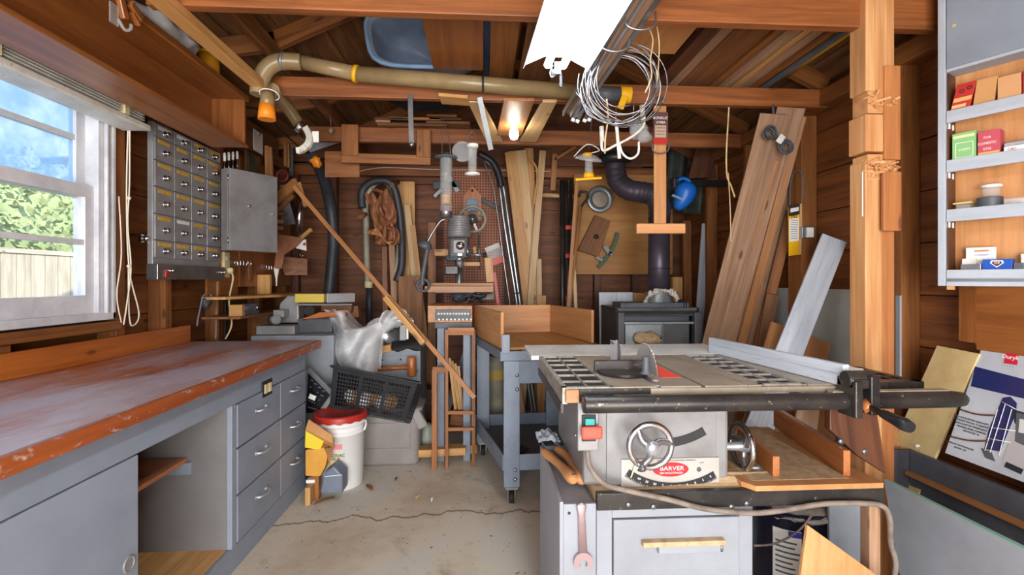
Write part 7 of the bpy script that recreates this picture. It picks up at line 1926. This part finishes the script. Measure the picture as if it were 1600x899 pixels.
# plywood tray
t = thing('plywood_tray', 'three-sided plywood tray standing on the grey steel cart', 'tray', A_ + V((0, 0, z1)))
zc = z1 + .002; zt = p(0, 492, 2.75).z
A3, B3, C3, D3 = A_ + uy_ * .03, B_, C_, D_
def wallb(a, b, nm, m_='ply', za=zc + .013):
    a, b = V(a), V(b); MB().bar(V((a.x, a.y, (za + zt) / 2)), V((b.x, b.y, (za + zt) / 2)), zt - za, .018, (b - a).cross(V((0, 0, 1)))).build(nm, M[m_], t, .002)
MB().quad4([V((A3.x, A3.y, zc + .012)), V((D3.x, D3.y - .1, zc + .012)), V((C3.x, C3.y, zc + .012)), V((B3.x, B3.y, zc + .012))], .012, 0, (0, 0, 1)).build('tray_bottom', M['plyboard'], t)
wallb(A3, B3, 'side_wall'); wallb(B3 + ux_ * .02, C3, 'rear_wall'); wallb(C3 - uy_ * .02, D3 - uy_ * .02, 'side_wall')
# barrel & boards behind the cart
c = p(773, 600, 3.9); t = thing('tall_canister', 'pale ribbed canister seen behind the cart legs', 'canister', (c.x, 3.9, 0))
MB().lathe([(0, 0), (.08, 0), (.08, .30), (.078, .31), (.08, .32), (.08, .60), (.07, .62), (.07, .66), (0, .66)], (c.x, 3.9, 0), (0, 0, 1), 24).build('canister_body', M['hose'], t)
MB().lathe([(.081, .48), (.0815, .52), (.081, .56)], (c.x, 3.9, 0), (0, 0, 1), 24).build('yellow_stripe', plain('canister_yellow', 'c8a850', .5), t)
one('grease_stain', 'dark scrap lying on the cart lower shelf', 'scrap', MB().ball(p(812, 725, 3.0) * 1.0, .03, 0, 2, 2, .5, 10, .6), M['rubber'])
bpy.data.objects['grease_stain'].location.z = .206
one('carpet_roll', 'brown rough box standing right behind the cart', 'box', MB().box((p(855, 680, 3.7).x, 3.6, 0), (p(855, 680, 3.7).x + .3, 3.9, p(0, 655, 3.6).z)), M['mid'], None, .01)
# ================================================================== LEFT JUNK BY THE BENCH END
# jointer-planer on a grey stand
Y = 3.62
def P_(x, y, YY=Y): return p(x, y, YY)
t = thing('grey_machine_stand', 'grey metal cabinet stand beyond the far end of the bench', 'stand', P_(490, 600))
x0, x1 = p(405, 530, 3.6).x, p(522, 530, 3.3).x
MB().box((p(400, 530, 3.5).x, 3.42, 0), (p(521, 540, 3.42).x, 3.95, p(0, 528, 3.42).z)).build('cabinet', M['bluegrey'] if 0 else M['grey'], t, .006)
t = thing('jointer', 'grey cast-iron jointer with a yellow fence bar, on the stand beyond the bench', 'jointer', p(470, 528, 3.5))
zt = p(0, 528, 3.42).z + .001
a = p(407, 508, 3.55); b = p(466, 528, 3.55)
MB().box((a.x, 3.48, zt), (b.x, 3.62, a.z)).build('infeed_table', M['gunmetal'], t, .006)
mb = MB().quad4([p(432, 505, 3.6), p(467, 505, 3.6), p(466, 462, 3.6), p(449, 462, 3.6), p(437, 474, 3.6)], .12, 0, (0, -1, 0)); mb.build('casting', M['gunmetal'], t, .01)
MB().box((p(466, 500, 3.6).x, 3.58, zt), (p(520, 500, 3.6).x, 3.85, p(0, 500, 3.6).z)).build('outfeed_table', M['dgrey'], t, .008)
MB().cyl(p(425, 500, 3.5), p(432, 500, 3.44), .03, n=16).build('adjusting_knob', M['galv'], t)
MB().cyl(p(483, 486, 3.62), p(483, 486, 3.55), .035, n=18).build('motor_pulley', M['rubber'], t)
MB().box((p(436, 0, 3.6).x, 3.50, p(0, 497, 3.6).z), (p(452, 0, 3.6).x, 3.60, p(0, 485, 3.6).z)).build('clamp_block', M['gunmetal'], t, .004)
MB().bar(p(463, 466, 3.48), p(508, 466, 3.48), .062, .06).build('yellow_fence', plain('fence_yellow', 'c8b048', .45), t, .004)
MB().bar(p(509, 466, 3.5), p(553, 465, 3.6), .066, .06).build('grey_fence_end', M['gunmetal'], t, .004)
MB().bar(p(463, 476, 3.5), p(550, 476, 3.58), .012, .05).build('fence_edge', M['dgrey'], t)
one('push_block', 'flat orange wooden push stick lying over the jointer', 'push stick', MB().quad4([p(471, 498, 3.45), p(540, 493, 3.45), p(539, 488, 3.45), p(500, 488, 3.45), p(468, 500, 3.42)], .07, 0, (0, -1, .2)), M['orange'], None, .003)
one('green_can', 'grey-green round can behind the orange push stick', 'can', MB().cyl(p(512, 518, 3.78), p(512, 502, 3.78), .10, n=24), plain('can_green', '6c7c70', .5))
one('wood_block', 'brown wooden block lying behind the jointer fence end', 'block', MB().bar(p(548, 488, 3.9), p(562, 486, 3.9), .09, .08), M['mid'], None, .003)
one('wood_block', 'lower long wooden block beneath the jointer fence end', 'block', MB().bar(p(505, 481, 3.85), p(552, 483, 3.85), .05, .10), M['mid'], None, .003)
# grey cabinet with the mallet
t = thing('metal_box_cabinet', 'grey painted metal cabinet behind the black crate with a wooden mallet against it', 'cabinet', p(625, 700, 3.75))
Y = 3.72
x0, x1 = p(560, 600, Y).x, p(657, 600, Y).x; zt = p(0, 551, Y).z
MB().box((x0, Y, 0), (x1, Y + .4, zt)).build('cabinet_body', M['grey'], t, .004)
MB().box((x0 - .005, Y - .012, zt - .004), (x1 + .008, Y + .41, zt + .012)).build('cabinet_lid', M['ltgrey_board'], t, .003)
MB().box((x0 + .02, Y - .006, .1), (x1 - .03, Y, zt - .05)).build('front_plate', M['grey'], t, .003)
for px, py in ((597, 563), (626, 562), (597, 573), (651, 580)): MB().cyl(p(px, py, Y - .008), p(px, py, Y - .006), .008, n=10).build('hole', M['ink'], t)
t = thing('mallet', 'wooden mallet hooked against the grey metal cabinet front', 'mallet', p(643, 590, 3.62))
MB().cyl(p(588, 577, 3.6), p(642, 574, 3.62), .016).build('handle', M['orange'], t)
MB().ring([p(643, 558, 3.62), p(643, 560, 3.62), p(643.5, 586, 3.62), p(643.5, 588, 3.62)], [.028, .034, .034, .028], 16).build('mallet_head', M['orange'], t)
# grinder / chrome lamp on top with black bag
c = p(613, 520, 3.75)
t = thing('bench_grinder', 'chromed round-faced lamp housing on top of the grey metal cabinet', 'lamp housing', (c.x, 3.75, zt + .012))
MB().lathe([(.10, .0), (.105, .03), (.09, .08), (.0, .10)], c + V((0, .02, 0)), (.2, 1, .1), 26).build('housing', M['black'], t)
MB().lathe([(.0, .012), (.03, .010), (.085, -.0), (.095, -.01), (.10, .0), (.0, .03)], c, (.2, 1, .1), 26).build('reflector_face', M['chrome'], t)
MB().torus(c + V((.0, -.012, .0)), .085, .010, (.2, 1, .1), 28, 8).build('rim', M['chrome'], t)
MB().bar(p(630, 507, 3.7), p(630, 532, 3.7), .05, .04).build('side_block', M['gunmetal'], t, .005)
MB().bar(p(620, 501, 3.7), p(647, 502, 3.72), .02, .04).build('top_bar', M['steel'], t, .004)
MB().bar(p(637, 507, 3.69), p(637, 530, 3.69), .014, .03).build('white_strip', M['white'], t)
def bb(u, v):
    q = p(612 + u * 48, 548 - 26 * math.sin(PI * min(1, v)) * (.5 + .5 * u), 3.78 + .12 * math.cos(PI * v)); return q + V((0, 0, .02 * mnoise.noise(q * 15)))
one('black_bag', 'crumpled black plastic bag on the grey metal cabinet', 'bag', MB().surf(bb, 16, 16), M['rubber'], None, 0, solid=.003)
one('wood_offcut', 'small tan wooden offcut under the lamp housing', 'block', MB().bar(p(597, 546, 3.7), p(612, 543, 3.7), .05, .06), M['pine'], None, .003)
# plastic sheet draped: main body
def bag(u, v):
    xl = 505 + 45 * 0; 
    # left boundary and right boundary curves in picture space, at a real distance of about 3.4 m
    L = curve([V((506, 484, 0)), V((520, 510, 0)), V((522, 540, 0)), V((530, 570, 0)), V((552, 582, 0))], 8)
    R = curve([V((540, 488, 0)), V((562, 512, 0)), V((595, 505, 0)), V((594, 540, 0)), V((590, 582, 0))], 8)
    i = v * (len(L) - 1); k = min(int(i), len(L) - 2); a = L[k].lerp(L[k + 1], i - k)
    i = v * (len(R) - 1); k = min(int(i), len(R) - 2); b = R[k].lerp(R[k + 1], i - k)
    q = a.lerp(b, u); d = 3.44 - .10 * math.sin(PI * u) + .035 * math.sin(u * 7 + v * 6) + .03 * math.sin(v * 11 + u * 5) + .09 * mnoise.noise(V((u * 3, v * 4, 2))) + (.10 * (1 - v))
    return p(q.x, q.y, d)
t = thing('plastic_sheet', 'crumpled translucent plastic sheeting draped between jointer and grey cabinet', 'plastic sheet', p(560, 582, 3.4))
MB().surf(bag, 46, 50).build('front_drape', M['bag'], t)
def bag2(u, v):
    q = bag(1 - u * .9, v) + V((0, .10 + .04 * math.sin(9 * u), 0)); return q
MB().surf(bag2, 36, 40).build('rear_drape', M['bag'], t)
def bag3(u, v):
    a = 2 * PI * v; r = .17 * math.sin(PI * (.06 + .94 * u * .55)); c_ = p(592 + u * 18, 530 - u * 34, 3.62)
    q = c_ + V((math.cos(a) * r * .9, math.sin(a) * r * .6, 0)) + V((0, 0, math.cos(a) * .03)); return q + V((1, 1, 1)) * .04 * mnoise.noise(q * 11)
MB().surf(bag3, 20, 30).build('hood', M['bag'], t)
def bag4(u, v):
    A = curve([p(592, 500, 3.5), p(600, 488, 3.5), p(625, 484, 3.55), p(648, 500, 3.6)], 6); i = u * (len(A) - 1); k = min(int(i), len(A) - 2); q = A[k].lerp(A[k + 1], i - k)
    q = q + V((0, .03 * math.sin(u * 14 + v * 3), -.09 * v * (1 - .5 * u))); return q + V((1, 1, 1)) * .02 * mnoise.noise(q * 16)
MB().surf(bag4, 24, 10).build('top_flap', M['bag'], t)
# black perforated crate
def basket(name, lab_, TLp, TRp, BLp, BRp, depth, cols, rows, group=None, extra=None):
    """front face corners (3-D), extruded away by depth vector"""
    t = thing(name, lab_, 'crate', tuple(BLp))
    blk = M['black']
    def f(u, v, d=0): return (TLp * (1 - u) * (1 - v) + TRp * u * (1 - v) + BLp * (1 - u) * v + BRp * u * v) + depth * d * (1 if v < .5 else 1)
    def side(fn, cols, rows, nm, margin=(.06, .12, .06, .08), dividers=()):
        mb = MB(); u0, v0, u1, v1 = margin[0], margin[1], 1 - margin[2], 1 - margin[3]; n = None
        def q(u, v): return fn(u, v)
        def rib(a, b, w): mb.bar(a, b, w, .005, nn)
        nn = (fn(1, 0) - fn(0, 0)).cross(fn(0, 1) - fn(0, 0)).normalized()
        hu = (fn(1, .5) - fn(0, .5)).length; hv = (fn(.5, 1) - fn(.5, 0)).length
        def pan(ua, ub, va, vb): mb.quad4([fn(ua, va), fn(ua, vb), fn(ub, vb), fn(ub, va)], .005, 0, -nn if False else nn)
        pan(0, 1, 0, v0); pan(0, 1, v1, 1); pan(0, u0, v0, v1); pan(u1, 1, v0, v1)
        for dv in dividers: pan(dv - .02, dv + .02, v0, v1)
        for i in range(1, cols):
            u = u0 + (u1 - u0) * i / cols; rib(fn(u, v0), fn(u, v1), .0055)
        for j in range(1, rows):
            v = v0 + (v1 - v0) * j / rows; rib(fn(u0, v), fn(u1, v), .0065)
        mb.build(nm, blk, t)
    dz = depth
    side(lambda u, v: f(u, v), cols, rows, 'front_wall', dividers=(.34, .66))
    side(lambda u, v: f(1, v) + dz * u * 1.0, cols // 2, rows, 'side_wall')
    side(lambda u, v: f(0, v) + dz * (1 - u), cols // 2, rows, 'side_wall')
    side(lambda u, v: f(1 - u, v) + dz, cols, rows, 'rear_wall')
    MB().quad4([f(0, 1), f(1, 1), f(1, 1) + dz, f(0, 1) + dz], .006).build('bottom', blk, t)
    up_ = (TLp - BLp).normalized()
    e = .012
    cs = [f(0, 0), f(1, 0), f(1, 0) + dz, f(0, 0) + dz]; cen = sum(cs, V((0, 0, 0))) / 4
    cs = [cen + (q - cen) * 1.05 for q in cs]
    mb = MB()
    for i in range(4): mb.bar(cs[i], cs[(i + 1) % 4], .028, .012, up_)
    mb.build('rim', M['black'], t, .003)
    return t, f
TLp, TRp, BLp, BRp = p(522, 573, 3.13), p(652, 598, 3.10), p(516, 637, 3.16), p(632, 658, 3.14)
tb_, f = basket('laundry_crate', 'black perforated plastic crate with white and tan things inside, on the grey tote', TLp, TRp, BLp, BRp, V((.0, .24, -.085)), 26, 9)
random.seed(3)
for i in range(9):
    u = .2 + .07 * i; q = f(u, .72) + V((0, .06 + .02 * (i % 3), 0)); m_ = M['white'] if i % 3 == 0 else M['pine'] if i % 3 == 1 else M['card']
    one('crate_item', ['leftmost', 'middle', 'rightmost'][i // 3] + ' ' + ['white', 'tan', 'brown'][i % 3] + ' piece among the scraps inside the black crate', 'scrap', MB().ball(q, .035 + .008 * (i % 2), 0, 1, .8, 1.2, 8, .6), m_, 'things in the black crate')
TLp, TRp, BLp, BRp = p(470, 580, 3.32), p(510, 615, 3.25), p(474, 640, 3.32), p(520, 642, 3.2)
# darker crate wedged by the bench end
A, B, C_, D = p(482, 578, 3.28), p(521, 617, 3.20), p(500, 646, 3.18), p(478, 646, 3.26)
t = thing('folded_crate', 'dark folded plastic basket wedged between bench end and black crate', 'basket', D)
MB().quad4([A, D, C_, B], .02, 0, (0, -1, 0)).build('basket_side', M['black'], t, .003)
MB().bar(A, B, .03, .015).bar(B, C_, .03, .015).build('basket_rim', M['smoke'], t, .003)
MB().bar(p(483, 619, 3.17), p(493, 623, 3.17), .03, .003).build('white_sticker', M['paper'], t)
mb = MB()
for i in range(5):
    for j in range(4):
        q = A.lerp(D, (i + 1) / 6).lerp(B.lerp(C_, (i + 1) / 6), (j + .8) / 6) + V((0, -.012, 0)); mb.bar(q, q + V((.02, 0, -.008)), .008, .003)
mb.build('slots', M['dgrey'], t)
# bucket
Y = 3.10; c = p(532, 752, Y); c.z = 0
t = thing('bucket', 'white plastic bucket with a red lid and printed label', 'bucket', (c.x, c.y, 0))
zb = 0; H = p(532, 655, Y - .13).z
r1, r0 = pw(38.5, Y), pw(32, Y)
MB().lathe([(0, .0), (r0, .0), (r0 + .004, .008), (r1 - .012, H - .11), (r1 - .002, H - .105), (r1 - .002, H - .09), (r1 - .009, H - .088), (r1 - .009, H - .055), (r1, H - .05), (r1, H - .035), (r1 - .007, H - .033), (r1 - .006, H - .006)], c, (0, 0, 1), 40).build('bucket_body', M['bucket'], t)
n = 64; mb = MB(); vs = []; pr = [(0, H + .004), (r1 - .02, H + .004), (r1 - .015, H + .012), (r1 + .003, H + .012), (r1 + .006, H - .002), (r1 + .006, H - .024)]
for k, (r, z) in enumerate(pr):
    for i in range(n):
        zz_ = z - (.006 if (k == len(pr) - 1 and (i // 2) % 2) else 0); a = 2 * PI * i / n; vs.append(c + V((r * math.cos(a), r * math.sin(a), zz_)))
fs = [(k * n + i, k * n + (i + 1) % n, (k + 1) * n + (i + 1) % n, (k + 1) * n + i) for k in range(len(pr) - 1) for i in range(n)]
mb.add(vs, fs, None, 0, True).build('lid', M['red'], t)
def bl(a0, a1, z0, z1, m_, nm, off=.0015):
    def fn(u, v):
        z = z0 + (z1 - z0) * v; r = r0 + .004 + (r1 - .016 - r0) * min(1, z / (H - .11)) + off; a = math.radians(a0 + (a1 - a0) * u); return c + V((r * math.cos(a), r * math.sin(a), z))
    return MB().surf(fn, 12, 2).build(nm, m_, t)
bl(-125, -70, H - .15, H - .18, plain('pink_print', 'e08890', .5), 'pink_print')
bl(-125, -70, H - .20, H - .30, plain('cream_print', 'ece4b8', .5), 'cream_label', .001)
for k in range(2):
    a = math.radians(-92); z = H - .215 - k * .022; r = r0 + .004 + (r1 - .016 - r0) * z / (H - .11) + .004
    q = c + V((r * math.cos(a), r * math.sin(a), z)); text_mesh(['TCEMORIAC', 'CAVIUE'][k], .026, q, (math.cos(a + PI / 2), math.sin(a + PI / 2), 0), (0, 0, 1), M['ink'], 'label_lettering', t)
bl(-75, -66, H - .325, H - .355, M['ink'], 'black_mark', .003)
MB().tube([c + V((r1 + .004, -.02, H - .04)), c + V((r1 + .012, -.05, H - .06)), c + V((r1 + .003, -.06, H - .09))], .006, 8).build('handle_lug', M['bucket'], t)
# grey tote
Y = 3.36
t = thing('storage_tote', 'taupe grey plastic storage tote on the floor under the black crate', 'tote', p(607, 725, Y))
zt = p(0, 652, Y).z; x0, x1 = p(548, 690, Y).x, p(656, 690, Y).x
def tot(u, v):
    pass
mb = MB(); lv = [(0, .93), (.02, .955), (zt * .7, .985), (zt, 1.0)]
cx, cy, w, h = (x0 + x1) / 2, Y + .165, (x1 - x0) / 2, .165
vs = []; n = 48
for z, s in lv:
    for i in range(n):
        a = 2 * PI * i / n; ca, sa = math.cos(a), math.sin(a); k = (abs(ca / w) ** 9 + abs(sa / h) ** 9) ** (-1 / 9); vs.append(V((cx + ca * k * s, cy + sa * k * s, z)))
fs = [(k * n + i, k * n + (i + 1) % n, (k + 1) * n + (i + 1) % n, (k + 1) * n + i) for k in range(3) for i in range(n)] + [list(range(n))[::-1]]
mb.add(vs, fs, None, 0, True).build('tote_body', M['tote'], t)
mb = MB(); vs = []
for z, s in ((zt - .012, 1.0), (zt - .012, 1.05), (zt + .004, 1.06), (zt + .014, 1.04), (zt + .016, .9), (zt + .010, .0)):
    for i in range(n):
        a = 2 * PI * i / n; ca, sa = math.cos(a), math.sin(a); k = (abs(ca / w) ** 9 + abs(sa / h) ** 9) ** (-1 / 9); vs.append(V((cx + ca * k * s, cy + sa * k * s, z)))
fs = [(k * n + i, k * n + (i + 1) % n, (k + 1) * n + (i + 1) % n, (k + 1) * n + i) for k in range(5) for i in range(n)]
mb.add(vs, fs, None, 0, True).build('tote_lid', M['tote'], t)
za, zb = p(0, 714, Y).z, p(0, 672, Y).z; xa, xb = p(560, 0, Y).x, p(641, 0, Y).x; mb = MB()
for a_, b_ in (((xa, za), (xb, za)), ((xb, za), (xb, zb)), ((xb, zb), (xa, zb)), ((xa, zb), (xa, za))): mb.bar((a_[0], Y - .003, a_[1]), (b_[0], Y - .003, b_[1]), .006, .005)
mb.build('moulded_border', M['tote'], t, .001)
q = p(655, 652, Y); MB().bar(p(646, 640, Y + .02), p(662, 668, Y + .03), .07, .05).build('latch', M['tote'], t, .015)
one('green_bottle', 'grey-green rounded plastic jug standing right of the tote', 'jug', MB().ball(p(668, 684, 3.62), .085, 0, .75, .7, 1.3, 16, .15), plain('jug_green', '9aa092', .5))
# boxes at bench end
Y = 2.86
t = thing('yellow_carton', 'torn cardboard carton with a yellow printed side by the bench end', 'carton', p(490, 700, Y))
MB().quad4([p(477, 672, Y), p(476, 700, Y), p(500, 704, Y), p(506, 690, Y), p(505, 680, Y)], .07, 0, (0, -1, 0)).build('yellow_side', plain('carton_yellow', 'e8cc30', .6), t, .003)
MB().quad4([p(482, 655, Y), p(477, 671, Y - .01), p(521, 694, Y - .02), p(520, 680, Y)], .05, 0, (0, -.6, .8)).build('flap', M['card'], t, .003)
t = thing('orange_carton', 'orange-brown cardboard box with cut corners, beneath the yellow carton', 'carton', p(490, 745, Y))
MB().quad4([p(477, 704, Y), p(477, 744, Y), p(500, 745, Y), p(508, 730, Y), p(512, 713, Y), p(505, 700, Y)], .07, 0, (0, -1, 0)).build('box_side', paint('orange_card', 'dca040', 'c48830', .6, 5, .5), t, .004)
MB().quad4([p(507, 701, Y + .0), p(512, 714, Y - .01), p(514, 728, Y), p(519, 716, Y + .02), p(518, 700, Y + .05)], .02, 0, (.3, -1, 0)).build('box_flap', M['card'], t, .002)
one('white_wad', 'flat white plastic scrap under the orange box', 'scrap', MB().bar(p(480, 751, 2.89), p(494, 750, 2.89), .02, .05), M['paper'], None, .004)
y_ = p(485, 778, 2.86)
one('wood_block', 'short wooden block standing on the floor at the bench corner', 'block', MB().box((p(485, 770, 2.86).x, 2.87, 0), (p(497, 770, 2.86).x, 2.92, p(0, 747, 2.87).z)), M['stud'], None, .003)
t = thing('metal_elbow', 'blue-grey angular sheet-metal duct elbow on the floor beside the bucket', 'duct elbow', p(516, 765, 2.92))
Y = 2.82
MB().quad4([p(500, 772, Y), p(535, 772, Y), p(535, 744, Y), p(521, 729, Y), p(506, 740, Y)], .12, 0, (0, -1, 0)).build('elbow_body', M['bluegrey'], t, .01)
MB().bar(p(507, 745, Y - .01), p(534, 742, Y - .01), .006, .005).build('seam', M['ltgrey_board'], t)
one('wood_lath', 'long lath lying on the floor pointing into the bench end', 'lath', MB().box((p(487, 770, 2.85).x - .02, 2.80, 0), (p(487, 770, 2.85).x + .01, 2.88, .10)), M['pine'], None, .002)
# leaf and chips on the floor
random.seed(21)
q = pZ(577, 764, .004)
def leaf(c, L, w, a):
    c = V(c); u = V((math.cos(a), math.sin(a), 0)); v = V((-u.y, u.x, 0))
    def fn(s, t_): return c + u * (s - .5) * L + v * (t_ - .5) * w * math.sin(PI * (.05 + .9 * s)) + V((0, 0, .003 + .010 * (t_ - .5) ** 2 * 4 + .004 * math.sin(s * 3)))
    return MB().surf(fn, 8, 4)
one('dry_leaf', 'curled brown dry leaf on the concrete in front of the tote', 'leaf', leaf(q, .09, .035, 2.2), M['leather'], None, 0, solid=.001)
for i, (px, py, lb_) in enumerate(((619, 751, 'small brown wood shaving on the concrete right of the dry leaf'), (675, 783, 'tiny white chip on the concrete near the cart'), (653, 779, 'tiny pale chip on the concrete left of the white chip'), (506, 785, 'thin brown twig on the concrete near the bench corner'))):
    q = pZ(px, py, .003); one('wood_chip', lb_, 'chip', leaf(q, .04 if i < 3 else .12, .014, random.uniform(0, 3)), [M['mid'], M['white'], M['pale'], M['mid']][i], None, 0, solid=.002)
print('objects', len(bpy.data.objects))
